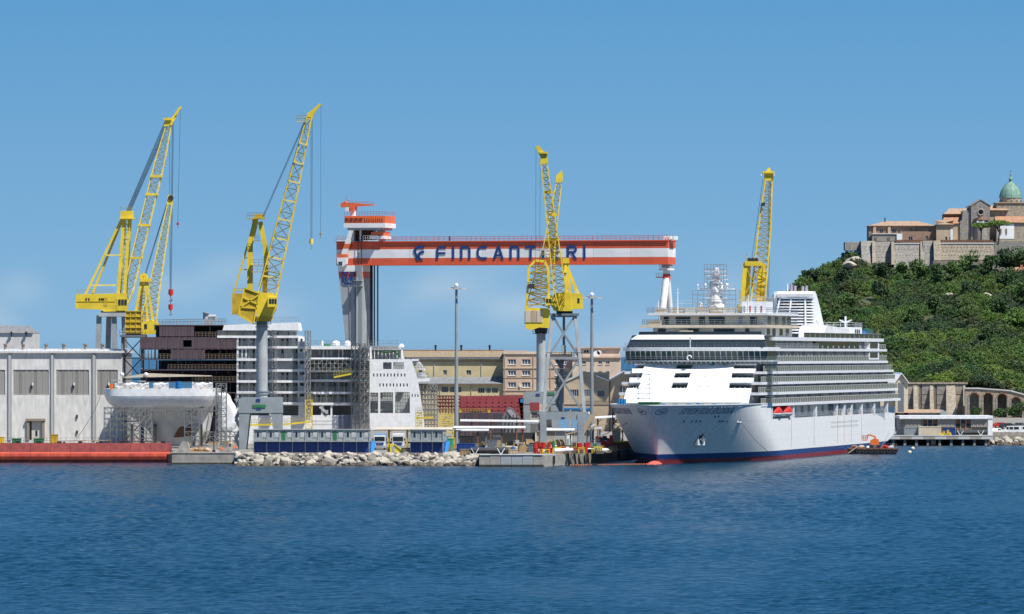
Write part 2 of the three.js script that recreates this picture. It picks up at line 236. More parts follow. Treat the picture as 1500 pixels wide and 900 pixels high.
// ---------------------------------------------------------------- halls and buildings of the yard
function windows(t, list, D, o = {}) { // list of [px0, px1, py0, py1]; a frame with a mullion and a recessed pane
  for (const [a, b, c, d] of list) {
    const x0 = X(a, D), x1 = X(b, D), y0 = Y(d, D), y1 = Y(c, D), f = mk(), w = o.w || .13, z = -D - (o.rec || .2);
    f.box(x0, x1, y0 - .02, y0 + w, z - .1, z); f.box(x0, x1, y1 - w, y1, z - .1, z); f.box(x0, x0 + w, y0 + w, y1 - w, z - .1, z); f.box(x1 - w, x1, y0 + w, y1 - w, z - .1, z);
    const n = o.mull ?? 1; for (let k = 1; k <= n; k++) { const x = lerp(x0, x1, k / (n + 1)); f.box(x - w / 2, x + w / 2, y0 + w, y1 - w, z - .1, z); }
    const m = f.build('window', o.frame || M.white, t);
    mk().box(x0 + .02, x1 - .02, y0 + .02, y1 - .02, z - .2, z - .14).build('pane', o.glass || M.pane, m);
    if (o.sill) mk().box(x0 - .1, x1 + .1, y0 - .14, y0 - .03, -D - .1, -D + .12).build('sill', o.sill, m);
  }
}
const holesOf = (list, D) => list.map(([a, b, c, d]) => [X(a, D), X(b, D), Y(d, D), Y(c, D)]);
{ // the big white hall
  const D = 1318, t = thing('assembly_hall', 'large white shipyard hall with grey panel bays and flat roof', 'hall', [X(60, D), GY, -D]);
  const x0 = X(-220, D), x1 = X(178.5, D), yt = Y(517, D), panels = [[-118, -60], [-53, 7], [19, 71], [82, 130], [142, 172]];
  const door = [42, 62, 617.5, 646];
  mk().wall(x0, x1, GY, yt, -D - .4, -D, holesOf([...panels.map(([a, b]) => [a, b, 542, 579]), [door[0], door[1], door[2], 644.9]], D)).build('wall', M.hall, t);
  mk().box(x0, x1, GY, yt - .1, -D - 34, -D - 1.2).build('core', M.hallGrey, t);
  for (const [a, b] of panels) {
    const n = 12; // ribbed translucent bay
    for (let k = 0; k < n; k++) ppiece('panel', k % 5 === 2 ? mat(.24, .235, .215, .6, 'streak') : M.hallGrey, t, lerp(a, b, k / n) + .12, lerp(a, b, (k + 1) / n), 542, 579, D + .12 + (k % 2) * .05, .2);
    const c = (a + b) / 2 + 1; mk().pbox(c - .9, c + .9, 562, 569.5, D - .25, .5).build('vent', M.black, t); ppiece('vent_hood', M.white, t, c, c + 2.2, 561, 565, D - .3, .3);
  }
  for (const px of [-62 - 61, -57, 13.5, 76, 137]) { ppiece('pilaster', M.hallTrim, t, px - 1.6, px + 1.6, 519, 645, D - .35, .4); ppiece('downpipe', M.greyLight, t, px + 2.2, px + 3, 521, 645, D - .25, .12); }
  mk().box(x0, x1 + .4, yt - .05, yt + .28, -D - 36, -D + .55).build('fascia', M.offwhite, t);
  mk().hexa([V(x0, yt + .3, -D + .4), V(x1 + .3, yt + .3, -D + .4), V(x1 + .3, yt + .9, -D - 16), V(x0, yt + .9, -D - 16), V(x0, yt + .3, -D - 36), V(x1 + .3, yt + .3, -D - 36), V(x1 + .3, yt + .85, -D - 16.2), V(x0, yt + .85, -D - 16.2)]).build('roof', M.offwhite, t);
  const pr = mk(); pr.rail(V(x0, yt + .3, -D + .3), V(x1, yt + .3, -D + .3), .5, 60, .05, 1); pr.build('roof_rail', M.tubeSteel, t);
  for (const px of [2, 28, 62, 88, 120, 145]) mk().cyl(V(X(px, D), yt + .8, -D - 10), V(X(px, D), yt + 1.7, -D - 10), .35, .35, 8).cyl(V(X(px, D), yt + 1.7, -D - 10), V(X(px, D), yt + 2.0, -D - 10), .6, .2, 8).build('roof_vent', M.taupe, t);
  const dr = ppiece('door', mat(.56, .55, .5, .6, 'streak'), t, 46, 61.5, 618, 644.8, D + .15, .12);
  ppiece('door_window', M.black, t, 51.5, 54.5, 631, 639, D + .09, .05);
  for (const px of [39, 61.5]) ppiece('door_post', M.taupe, t, px, px + 3.4, 615, 644.9, D - .5, .5);
  ppiece('door_lintel', M.taupe, t, 37.5, 66, 613.5, 616.8, D - .7, .7);
  for (const [px, py] of [[136.5, 588], [112, 608], [112, 631]]) ppiece('wall_box', M.dark, t, px - 1, px + 1.6, py, py + 5, D - .3, .3);
}
{ // taller house behind its roof
  const D = 1410, t = thing('roof_house', 'white block with a low grey roof rising behind the hall', 'building', [X(0, D), GY, -D]);
  mk().pbox(-200, 48, 488, 645, D, 20).build('wall', M.offwhite, t);
  mk().hexa([V(X(-200, D), Y(488, D), -D + .4), V(X(48.4, D), Y(488, D), -D + .4), V(X(36, D), Y(477, D), -D - 8), V(X(-200, D), Y(477, D), -D - 8), V(X(-200, D), Y(488, D), -D - 20), V(X(48.4, D), Y(488, D), -D - 20), V(X(36, D), Y(477, D), -D - 12), V(X(-200, D), Y(477, D), -D - 12)]).build('roof', M.roofGrey, t);
  for (const px of [15.5, 37]) { const v = mk().pbox(px, px + 1.2, 487, 494, D - .5, .3); v.pbox(px - .8, px + 2, 486, 488.5, D - 1, .9); v.build('floodlight', M.black, t); }
}
{ // sand coloured workshop with a lean-to
  const D = 1600, t = thing('workshop', 'long sand coloured workshop with a grey lean-to roof and brick red eaves', 'workshop', [X(665, D), GY, -D]);
  const up = [[649, 654.5, 542.5, 549.5], [683, 690, 542.5, 549.5], [613, 618.5, 542.5, 549.5]], lo = [[632, 641, 567, 575.5], [647, 656.5, 566.5, 575], [659, 665.5, 566.5, 575], [668, 676, 566.5, 575], [700, 710, 568, 576], [712, 719, 568, 576], [720.5, 729.5, 568, 576]];
  mk().wall(X(520, D), X(737, D), Y(556, D), Y(523, D), -D - .4, -D, holesOf(up, D)).build('wall', M.sand, t);
  mk().box(X(520, D), X(736.8, D), GY, Y(523.2, D), -D - 30, -D - .9).build('core', M.taupe, t);
  windows(t, up, D, { mull: 1, frame: M.greyLight });
  const rf = mk(), yE = Y(523.5, D), yR = Y(514.5, D); for (let k = 0; k < 110; k++) { const a = X(520, D) + k * (X(738, D) - X(520, D)) / 110, w = (X(738, D) - X(520, D)) / 110, h = k % 2 ? .07 : 0; rf.quad(V(a, yE + h, -D + .6), V(a + w, yE + h, -D + .6), V(a + w, yR + h, -D - 13), V(a, yR + h, -D - 13)); } rf.build('roof', mat(.36, .28, .17, .85, 'rough'), t);
  mk().box(X(520, D), X(738.2, D), yR - .3, yR + .3, -D - 13.6, -D - 12.8).build('ridge', M.brick, t);
  mk().box(X(520, D), X(738, D), yE - .5, yE - .03, -D + .35, -D + .75).build('gutter', M.steel, t);
  const DL = D - 7; mk().wall(X(520, DL), X(737, DL), GY, Y(562, DL), -DL - .4, -DL, holesOf(lo, DL)).build('lean_to_wall', M.sand, t);
  mk().box(X(520, DL), X(736.6, DL), GY, Y(563, DL), -D, -DL - .9).build('lean_to_core', M.taupe, t);
  windows(t, lo, DL, { mull: 2, frame: M.greyLight });
  mk().hexa([V(X(520, DL), Y(563, DL), -DL + .8), V(X(738, DL), Y(563, DL), -DL + .8), V(X(738, DL), Y(562, DL), -DL + .8), V(X(520, DL), Y(562, DL), -DL + .8), V(X(520, D), Y(553.5, D), -D + .02), V(X(738, D), Y(553.5, D), -D + .02), V(X(738, D), Y(552.3, D), -D + .02), V(X(520, D), Y(552.3, D), -D + .02)]).build('lean_to_roof', M.roofGrey, t);
  for (const px of [636, 705]) ppiece('downpipe', M.greyLight, t, px - .5, px + .5, 526, 553, D - .2, .2); for (const px of [623.5, 644, 690]) ppiece('downpipe', M.greyLight, t, px, px + .8, 564, 580, DL - .2, .2);
  ppiece('string_course', M.taupe, t, 520, 737, 529, 530, D - .12, .12);
  for (const px of [637, 675, 717]) mk().cyl(V(X(px, D), yR + .2, -D - 13), V(X(px, D), yR + 1.3, -D - 13), .25, .25, 7).cyl(V(X(px, D), yR + 1.3, -D - 13), V(X(px, D), yR + 1.6, -D - 13), .5, .15, 7).build('roof_vent', M.black, t);
}
{ // pink office block
  const D = 1592, t = thing('office_block', 'pink office block with three rows of wide windows beside the sand coloured workshop', 'building', [X(785, D), GY, -D]);
  const rows = [[526.5, 534.5], [543, 550.5], [560, 568]], w = []; for (const [a, b] of rows) for (const [c, d] of [[744, 756], [764.5, 777], [813, 820], [824, 832]]) w.push([c, d, a, b]);
  mk().wall(X(737.3, D), X(838, D), GY, Y(519, D), -D - .4, -D, holesOf(w, D)).build('wall', M.pink, t);
  mk().box(X(737.4, D), X(837.8, D), GY, Y(519.2, D), -D - 16, -D - .9).build('core', M.taupe, t);
  windows(t, w, D, { mull: 2, frame: M.white, sill: M.pinkLight, glass: mat(.10, .15, .20, .12, null) });
  mk().box(X(737, D), X(838.4, D), Y(519, D), Y(515.2, D), -D - 16.4, -D + .3).build('parapet', M.pinkLight, t);
  for (const py of [538.5, 571]) ppiece('string_course', M.pinkLight, t, 737.2, 838, py, py + 1.6, D - .2, .2);
  for (const py of [553, 578]) ppiece('string_course', M.tan, t, 737.2, 838, py, py + 1, D - .12, .12);
  for (const px of [739, 781, 806]) ppiece('downpipe', M.tan, t, px, px + .8, 520, 600, D - .2, .2);
  ppiece('air_unit', M.white, t, 760.5, 763, 564, 567.5, D - .5, .5);
  const rm = mk(); rm.hexa([V(X(737, D), Y(515.4, D), -D - 1), V(X(776, D), Y(515.4, D), -D - 1), V(X(770, D), Y(514, D), -D - 8), V(X(737, D), Y(514, D), -D - 8), V(X(737, D), Y(515.4, D), -D - 14), V(X(776, D), Y(515.4, D), -D - 14), V(X(770, D), Y(514, D), -D - 8.2), V(X(737, D), Y(514, D), -D - 8.2)]).build('roof', M.tileRed, t);
}
{ // paler block further along
  const D = 1585, t = thing('office_block', 'pale pink block with a set back top floor beyond the sawtooth shed', 'building', [X(875, D), GY, -D]);
  const w = [[843, 847, 528, 534], [852.5, 858.5, 528, 534], [866, 870, 528, 534], [876.5, 882, 528, 534], [887.5, 893, 528, 534], [876.5, 882, 544, 550], [887.5, 893, 544, 550], [852.5, 858.5, 544, 550]];
  mk().wall(X(838.6, D), X(909.5, D), GY, Y(524.5, D), -D - .4, -D, holesOf(w, D)).build('wall', M.pinkLight, t);
  mk().box(X(838.8, D), X(909.3, D), GY, Y(524.7, D), -D - 14, -D - .9).build('core', M.taupe, t);
  windows(t, w, D, { mull: 1, frame: M.white, sill: M.pink });
  mk().box(X(838.4, D), X(910, D), Y(524.5, D), Y(522.4, D), -D - 14.3, -D + .45).build('cornice', M.pink, t);
  const tw = [[855, 863, 512, 517.5], [866, 869, 512.5, 517], [884, 887, 512.5, 517]];
  mk().wall(X(842, D), X(909, D), Y(522.3, D), Y(510.5, D), -D - 2.4, -D - 2, holesOf(tw, D + 2)).build('top_floor', M.pinkLight, t);
  mk().box(X(842.2, D), X(908.8, D), Y(522.2, D), Y(510.7, D), -D - 12, -D - 2.9).build('top_floor_core', M.taupe, t);
  windows(t, tw, D + 2, { frame: M.white, glass: M.glass });
  mk().box(X(841, D), X(910, D), Y(510.4, D), Y(508.8, D), -D - 12.5, -D - 1.4).build('roof_slab', M.pink, t);
  mk().cyl(V(X(874, D), Y(519, D), -D - .6), V(X(874, D), Y(519, D), -D - .9), .9, .9, 14).build('dish', M.white, t); mk().cyl(V(X(878, D), Y(516.5, D), -D - .6), V(X(878, D), Y(516.5, D), -D - .9), .6, .6, 14).build('dish', M.white, t);
}
{ // shed with sawtooth roof
  const D = 1505, t = thing('sawtooth_shed', 'tan shed with a white sawtooth roof standing before the pale pink block', 'shed', [X(875, D), GY, -D]);
  const w = [[835, 847.5, 571, 581], [855, 864, 571, 581], [875, 886, 572, 581.5], [908, 924, 566, 576]];
  const s = new THREE.Shape([[826, 632.4], [940, 632.4], [940, 543], [915, 545], [893, 558], [892.7, 558], [892, 546], [853, 545], [852, 549], [826, 561]].map(([a, b]) => new THREE.Vector2(X(a, D), Y(b, D))));
  for (const [a, b, c, d] of holesOf(w, D)) s.holes.push(new THREE.Path([[a, c], [a, d], [b, d], [b, c]].map(p => new THREE.Vector2(...p))));
  mk().geo(new THREE.ExtrudeGeometry(s, { depth: .4, bevelEnabled: false }), new THREE.Matrix4().makeTranslation(0, 0, -D - .4)).build('wall', M.tan, t);
  mk().prism([[826.3, 632.4], [939.5, 632.4], [939.5, 560], [826.3, 562]].map(([a, b]) => [X(a, D), Y(b, D)]), -D - 22, -D - .9).build('core', M.tan, t);
  windows(t, w, D, { mull: 3, frame: M.greyLight, rec: .1 });
  mk().prism([[893, 558], [915, 545], [916, 543.5], [892, 557]].map(([a, b]) => [X(a, D), Y(b, D)]), -D - 22, -D + .3).build('roof', M.white, t);
  mk().prism([[873, 549.5], [892.3, 557], [892.3, 559], [873, 551.5]].map(([a, b]) => [X(a, D), Y(b, D)]), -D - .05, -D + .5).build('roof_skirt', M.white, t);
  mk().prism([[826, 561], [852, 549], [852, 547.4], [825, 559.4]].map(([a, b]) => [X(a, D), Y(b, D)]), -D - 22, -D + .3).build('roof', M.offwhite, t);
  ppiece('string_course', M.taupe, t, 826, 940, 592, 593.2, D - .15, .15); ppiece('downpipe', M.black, t, 893, 894, 558, 632, D - .2, .2);
  mk().rail(V(X(860, D), Y(589, D), -D + .3), V(X(930, D), Y(589, D), -D + .3), .8, 20, .06).build('pipe_rail', M.greyLight, t);
}
{ // low blue cabins at the foot of the shed
  const D = 1490, t = thing('site_cabin', 'pale blue site cabin row at the foot of the sawtooth shed', 'cabin', [X(840, D), GY, -D]);
  for (const [a, b] of [[815, 835], [837, 857], [858.5, 866]]) { const w = mk().pbox(a, b, 600, 633, D, 6).build('module', M.sky, t); mk().pbox(a + 3, a + 6, 603, 607, D - .05, .05).build('window', M.white, w); }
  ppiece('roof', M.blueBright, t, 814, 867, 598, 599.9, D - .3, 7);
}
{ // great maroon hull block with lightening holes
  const D = 1408, t = thing('hull_block', 'upright maroon steel hull block with rows of small round holes', 'hull block', [X(720, D), GY, -D]);
  const s = new THREE.Shape([[673, 640], [766.3, 640], [766.3, 579.5], [673, 580.5]].map(([a, b]) => new THREE.Vector2(X(a, D), Y(b, D))));
  for (let r = 0; r < 4; r++) for (let c = 0; c < 10; c++) { const p = new THREE.Path(); p.absellipse(X(684.5 + c * 9.3 - r * .2, D), Y(584.8 + r * 5.6, D), .19, .16, 0, 6.2832, true); s.holes.push(p); }
  mk().geo(new THREE.ExtrudeGeometry(s, { depth: .25, bevelEnabled: false, curveSegments: 5 }), new THREE.Matrix4().makeTranslation(0, 0, -D - .25)).build('side_plate', M.maroon, t);
  mk().pbox(673.2, 766, 581, 640, D + .8, 7).build('inner_plate', M.maroon, t);
  for (let k = 0; k < 10; k++) ppiece('web_frame', M.maroon, t, 675 + k * 10, 675.6 + k * 10, 579, 580.3, D, 7);
  ppiece('blue_sign', M.blueBright, t, 762, 766.2, 585, 590, D - .2, .15);
  for (let k = 0; k < 4; k++) ppiece('seam', mat(.25, .045, .05, .75, 'coarse'), t, 673, 766, 596.5 + k * 5.6, 596.9 + k * 5.6, D - .04, .04);
}

// ---------------------------------------------------------------- cranes
const hang = (t, list) => { for (const [a, b, w] of list) mk().rod(a, b, w || .11).build('hoist_rope', M.rope, t); };
function hookBlock(t, p, m, k = 1) { const g = mk(); g.cyl(p, p.clone().add(V(0, -1.0 * k, 0)), .5 * k, .55 * k, 8); g.cyl(p.clone().add(V(0, -1.0 * k, 0)), p.clone().add(V(0, -1.5 * k, 0)), .5 * k, .15 * k, 8); const q = p.clone().add(V(0, -1.5 * k, 0)); g.tube([q, q.clone().add(V(0, -.4 * k, 0)), q.clone().add(V(.3 * k, -.75 * k, 0)), q.clone().add(V(0, -1.05 * k, 0)), q.clone().add(V(-.35 * k, -.8 * k, 0))], .16 * k); return g.build('hook_block', m, t); }
function win(t, px0, px1, py0, py1, D) { ppiece('window', M.glass, t, px0, px1, py0, py1, D - .06, .1); }

{ // crane standing on grey legs behind the hall
  const D = 1408, t = thing('luffing_crane', 'tall yellow crane on four grey legs behind the white hall, with red hooks', 'crane', [X(163, D), GY, -D]);
  for (const [a, b, z] of [[146, 141, 4], [158, 153, -4], [168, 172, 4], [180, 186, -4]]) mk().hexa([V(X(b - 4, D), GY, -D + z + 1), V(X(b + 4, D), GY, -D + z + 1), V(X(a + 3.5, D), Y(462, D), -D + z * .7 + .8), V(X(a - 3.5, D), Y(462, D), -D + z * .7 + .8), V(X(b - 4, D), GY, -D + z - 1), V(X(b + 4, D), GY, -D + z - 1), V(X(a + 3.5, D), Y(462, D), -D + z * .7 - .8), V(X(a - 3.5, D), Y(462, D), -D + z * .7 - .8)]).build('leg', M.grey, t);
  mk().box(X(146, D), X(187, D), Y(464, D), Y(458.5, D), -D - 4.4, -D + 4.4).build('leg_head', M.greyLight, t);
  mk().cyl(PV(166, 459, D), PV(166, 455.5, D), 2.9, 2.9, 20).build('slew_ring', M.steel, t);
  mk().prism([[112, 431.5], [186, 430], [186, 456], [153, 457], [149, 454], [112, 452.5]].map(p => [X(p[0], D), Y(p[1], D)]), -D - 3.2, -D + 3.2).build('machine_house', M.yellow, t);
  ppiece('house_trim', M.yellowWeather, t, 112, 168, 441.5, 442.3, D - 3.3, .1); ppiece('house_door', M.yellowWeather, t, 152, 157, 436, 449, D - 3.26, .1);
  for (const a of [125, 129, 144.5, 147.5, 150]) win(t, a, a + 2, 437, 440, D - 3.25);
  const cab = mk().pbox(170, 186, 437, 455, D - 3.3, 2).build('cab', M.yellow, t); for (const a of [173, 177.5, 182]) win(t, a, a + 3.4, 439, 447, D - 3.35);
  const rl = mk(); rl.rail(V(X(112, D), Y(431.3, D), -D + 3.1), V(X(168, D), Y(430.4, D), -D + 3.1), 1, 14, .07); rl.rail(V(X(148, D), Y(455, D), -D + 4.4), V(X(188, D), Y(455, D), -D + 4.4), 1, 9, .08); rl.build('railing', M.yellowPale, t);
  for (const z of [-2.2, 2.2]) { mk().bar(V(X(172, D), Y(455, D), -D + z), V(X(182, D), Y(318, D), -D + z * .7), .75, .75).build('mast', M.yellow, t); mk().bar(V(X(182, D), Y(446, D), -D + z), V(X(190, D), Y(318, D), -D + z * .7), .7, .7).build('mast', M.yellow, t); mk().bar(V(X(z > 0 ? 126 : 134, D), Y(431, D), -D + z), V(X(178, D), Y(322, D), -D + z * .7), .5, .5).build('back_stay', M.yellow, t); }
  const mb = mk(); for (let k = 0; k < 9; k++) { const f = q => lerp(452, 322, q), a = k / 9, b = (k + 1) / 9, l = q => lerp(173, 182, q), r = q => lerp(183, 190, q); mb.rod(PV(k % 2 ? l(a) : r(a), f(a), D - 2), PV(k % 2 ? r(b) : l(b), f(b), D - 2), .22); mb.rod(PV(l(b), f(b), D - 2), PV(r(b), f(b), D - 2), .22); } mb.build('mast_lacing', M.yellow, t);
  mk().bar(PV(154, 374, D - 2), PV(177, 374, D - 2), .5, .35).build('tie', M.yellowPale, t); mk().bar(PV(133, 418, D - 2), PV(174, 418, D - 2), .5, .35).build('tie', M.yellowPale, t);
  const hd = mk().pbox(176, 194, 309, 320, D - 2.3, 4.6); hd.pbox(174, 197, 319.2, 321, D - 2.8, 5.6); hd.build('mast_head', M.yellow, t);
  const hr = mk(); hr.rail(V(X(175, D), Y(309, D), -D + 2.3), V(X(195, D), Y(309, D), -D + 2.3), .8, 6, .07); hr.build('mast_rail', M.yellowPale, t);
  const bm = mk(); lattice(bm, PV(182, 450, D), PV(247, 184, D), s => [lerp(2.8, 1.6, s), s < .1 ? lerp(.8, 2.2, s / .1) : s > .8 ? lerp(2.2, 1.1, (s - .8) / .2) : 2.2], 24, .24, .17); bm.build('boom', M.yellowPale, t);
  for (const q of [.27, .45, .62, .72]) { const c = PV(lerp(182, 247, q), lerp(450, 184, q), D); mk().box(c.x - 1.4, c.x + 1.4, c.y - .25, c.y + .25, c.z - 1.4, c.z + 1.4).build('boom_platform', M.yellow, t); }
  const hp = mk().prism([[240, 186], [253, 183], [254, 177], [247, 172], [241, 178]].map(p => [X(p[0], D), Y(p[1], D)]), -D - 1.1, -D + 1.1); hp.pbox(239, 251, 173, 176, D - 1.5, 3); hp.build('boom_head', M.yellow, t);
  const jb = mk(); jb.bar(PV(249, 178, D), PV(265, 156, D), .5, .5); jb.bar(PV(252, 180, D), PV(263, 160, D), .3); jb.bar(PV(256, 172, D), PV(258, 168, D), .3); jb.build('jib', M.yellow, t);
  for (let k = 0; k < 6; k++) mk().rod(PV(184 + k * 1.2, 311, D - 1.8 + k * .7), PV(241.5 + k * .5, 177 + k * 2.2, D - .7 + k * .3), .13).build('luffing_rope', M.rope, t);
  hang(t, [[PV(252.3, 180, D - 1), PV(249.2, 424, D - 1)], [PV(253.7, 180, D - 1), PV(250.7, 424, D - 1)], [PV(248, 183, D + 1), PV(248.6, 424, D + 1), .08], [PV(264, 158, D), PV(260.2, 326, D), .07]]);
  hookBlock(t, PV(250, 424, D), M.red, 1.1); hookBlock(t, PV(249.6, 446, D), M.red, 1.0); mk().rod(PV(250, 438, D), PV(249.6, 447, D), .12).build('hook_chain', M.rope, t); hookBlock(t, PV(260.2, 326, D), M.red, .5);
}
{ // crane on the lattice tower next to the dark decks
  const D = 1322, t = thing('luffing_crane', 'yellow crane with square cage house on a grey lattice tower beside the dark unpainted decks', 'crane', [X(205, D), GY, -D]);
  const tw = mk(); lattice(tw, V(X(194, D), GY, -D), PV(194, 494, D), () => [4.4, 4.2], 5, .45, .24); tw.build('tower', M.steel, t);
  mk().box(X(176, D), X(214, D), Y(494, D), Y(491, D), -D - 3, -D + 3).build('tower_platform', M.steel, t); mk().cyl(PV(199, 491, D), PV(199, 487, D), 2.2, 2.2, 18).build('slew_ring', M.dark, t);
  const pr = mk(); pr.rail(V(X(176, D), Y(491, D), -D + 3), V(X(214, D), Y(491, D), -D + 3), 1.1, 9, .08); pr.build('platform_rail', M.steel, t);
  const cg = mk().pbox(183, 207, 456, 488, D - 2.5, 5).build('cage_house', M.yellowWeather, t);
  for (let k = 0; k <= 3; k++) ppiece('cage_bar', M.yellow, t, 183 + k * 8 - (k ? .7 : 0), 184 + k * 8 - (k ? .7 : 0), 455.6, 488.4, D - 2.65, .2); for (let k = 0; k <= 4; k++) ppiece('cage_bar', M.yellow, t, 182.8, 207.3, 455.6 + k * 8, 456.5 + k * 8, D - 2.75, .2);
  mk().prism([[207.2, 472], [222, 470], [233, 474], [233, 490], [207.2, 490]].map(p => [X(p[0], D), Y(p[1], D)]), -D - 2, -D + 2).build('machine_house', M.yellow, t);
  win(t, 211, 215, 475, 482, D - 2); win(t, 226, 231, 477, 483, D - 2);
  for (const [a, b] of [[196, 208], [216, 212], [203, 210], [224, 214]]) mk().bar(PV(a, 472, D + (a % 2 ? 1.2 : -1.2)), PV(b, 404, D + (a % 2 ? .8 : -.8)), .5, .5).build('mast', M.yellow, t);
  const ml = mk(); for (let k = 0; k < 7; k++) { const a = k / 7, b = (k + 1) / 7; ml.rod(PV(lerp(196, 208, a), lerp(470, 405, a), D - 1), PV(lerp(220, 213, b), lerp(470, 405, b), D - 1), .2); ml.rod(PV(lerp(220, 213, a), lerp(470, 405, a), D - 1), PV(lerp(196, 208, b), lerp(470, 405, b), D - 1), .2); ml.rod(PV(lerp(196, 208, b), lerp(470, 405, b), D - 1), PV(lerp(220, 213, b), lerp(470, 405, b), D - 1), .2); } ml.build('mast_lacing', M.yellow, t);
  const hd = mk().pbox(205, 220, 408, 413, D - 1.5, 3); hd.cyl(PV(210, 406, D - 1), PV(210, 406, D + 1), .9, .9, 12); hd.build('mast_head', M.yellow, t);
  const bm = mk(); lattice(bm, PV(216, 478, D), PV(249, 296, D), s => [lerp(2.6, 1.3, s), s < .25 ? lerp(3.6, 2.4, s / .25) : lerp(2.4, .9, (s - .25) / .75)], 20, .22, .16); bm.build('boom', M.yellowPale, t);
  mk().prism([[244, 300], [252, 300], [254, 287], [247, 285], [245, 290]].map(p => [X(p[0], D), Y(p[1], D)]), -D - .8, -D + .8).build('boom_head', M.yellow, t); mk().cyl(PV(250, 290, D - 1), PV(250, 290, D + 1), .6, .6, 12).build('sheave', M.dark, t);
  for (let k = 0; k < 3; k++) mk().rod(PV(211 + k, 404, D - .6 + k * .6), PV(246, 292 + k, D - .5 + k * .5), .08).build('luffing_rope', M.rope, t);
}
{ // crane on a round column, in front of the ship on the slip
  const D = 1222, t = thing('luffing_crane', 'yellow crane on a round grey column standing on a grey portal with a green sign', 'crane', [X(383, D), GY, -D]);
  const q = (a, b) => [X(a, D), Y(b, D)];
  mk().prism([q(350.5, 584), q(355, 582.5), q(413, 582.5), q(413.5, 605), q(350.5, 605)], -D - 4.2, -D + 4.2).build('portal_beam', M.grey, t);
  for (const z of [3.2, -3.2]) { mk().prism([q(351, 604.8), q(367, 604.8), q(361, 659), q(351.5, 659)], -D + z - .9, -D + z + .9).build('portal_leg', M.grey, t); mk().prism([q(397, 604.8), q(413, 604.8), q(413, 659), q(405, 659), q(400, 618)], -D + z - .9, -D + z + .9).build('portal_leg', M.grey, t); }
  ppiece('green_sign', M.green, t, 370, 389, 593, 597.4, D - 4.35, .1); ppiece('blue_sign', M.blue, t, 375.5, 382.5, 598, 599.8, D - 4.35, .1); ppiece('blue_sign', M.blue, t, 375, 381, 584.5, 588, D - 4.35, .1);
  const pp = mk(); pp.rail(V(X(351, D), Y(582.6, D), -D + 4), V(X(413, D), Y(582.6, D), -D + 4), 1.1, 12, .06); pp.build('portal_rail', M.greyLight, t);
  const st = mk(); for (let k = 0; k < 5; k++) { const a = k % 2 ? [345, 353] : [353, 345]; st.bar(PV(a[0], 659 - k * 15, D - 3), PV(a[1], 659 - (k + 1) * 15, D - 3), .1, .7); st.rail(PV(a[0], 659 - k * 15, D - 3.4), PV(a[1], 659 - (k + 1) * 15, D - 3.4), 1, 3, .06); } st.build('stair', M.greyLight, t);
  mk().cyl(PV(383.5, 583, D), PV(383.5, 471, D), 1.16, 1.12, 24).build('column', M.greyLight, t);
  for (const py of [578, 574, 480]) mk().cyl(PV(383.5, py, D), PV(383.5, py - 1.5, D), 1.35, 1.35, 24).build('column_flange', M.grey, t);
  const cp = mk(); cp.cyl(PV(383.5, 475.5, D), PV(383.5, 474.7, D), 1.9, 1.9, 16); for (let k = 0; k < 16; k++) { const a = k / 16 * 6.283, b = (k + 1) / 16 * 6.283, P = s => PV(383.5, 474.7, D).add(V(Math.cos(s) * 1.85, 0, Math.sin(s) * 1.85)); cp.rail(P(a), P(b), 1, 1, .05); } cp.build('column_platform', M.steel, t);
  mk().cyl(PV(384, 471, D), PV(384, 464, D), 1.9, 2.3, 20).build('slew_ring', M.yellowWeather, t);
  mk().prism([q(376, 428), q(401, 430), q(405, 437), q(405, 452), q(398, 464), q(376, 464)], -D - 2.6, -D + 2.0).build('machine_house', M.yellow, t);
  mk().pbox(339.5, 359, 430, 461, D + 1, 3.4).build('counterweight', M.yellowWeather, t);
  { const f = mk(); f.prism([q(358, 422), q(380, 430), q(371, 474), q(349, 462)], -D + 2.2, -D + 2.5); const m = f.build('boom_foot', M.yellowWeather, t); const e = mk(); for (const [a, b] of [[[358, 422], [380, 430]], [[380, 430], [371, 474]], [[371, 474], [349, 462]], [[349, 462], [358, 422]], [[352, 450], [376, 452]], [[352, 450], [379, 432]], [[356, 436], [377, 446]]]) e.bar(PV(a[0], a[1], D - 2.6), PV(b[0], b[1], D - 2.6), .28); e.build('foot_frame', M.yellow, m); }
  const cab = mk().prism([q(393, 436), q(405.5, 436), q(406, 444), q(404, 450), q(393, 450)], -D + 2.0, -D + 4).build('cab', M.yellow, t); for (const [a, b] of [[394, 397.5], [398.2, 401.2], [402, 405]]) ppiece('window', M.glass, t, a, b, 438, 445, D - 4.05, .08);
  const hr = mk(); hr.rail(V(X(341, D), Y(430, D), -D - 1.2), V(X(359, D), Y(430, D), -D - 1.2), 1, 6, .06); hr.rail(V(X(386, D), Y(429, D), -D + 2), V(X(405, D), Y(431, D), -D + 2), 1, 6, .06); hr.build('railing', M.yellowPale, t);
  for (const [pts, w] of [[[[366, 430], [366, 358], [373, 330], [374, 320]], 1.1], [[[387, 432], [390, 385], [388, 360], [381, 325]], .9]]) { const g = mk(); for (let i = 0; i < pts.length - 1; i++) g.bar(PV(...pts[i], D + 1), PV(...pts[i + 1], D + 1), w, w); g.build('mast', i_dark(w), t); }
  function i_dark(w) { return M.yellow; }
  const bl = mk(); bl.bar(PV(342, 430, D + 1.2), PV(368, 340, D + 1.2), .35); for (const [a, b, c] of [[352, 366, 395], [344, 366, 425], [357, 366, 378]]) bl.bar(PV(a, c, D + 1.2), PV(b, c, D + 1.2), .2); bl.build('back_stay', M.yellow, t);
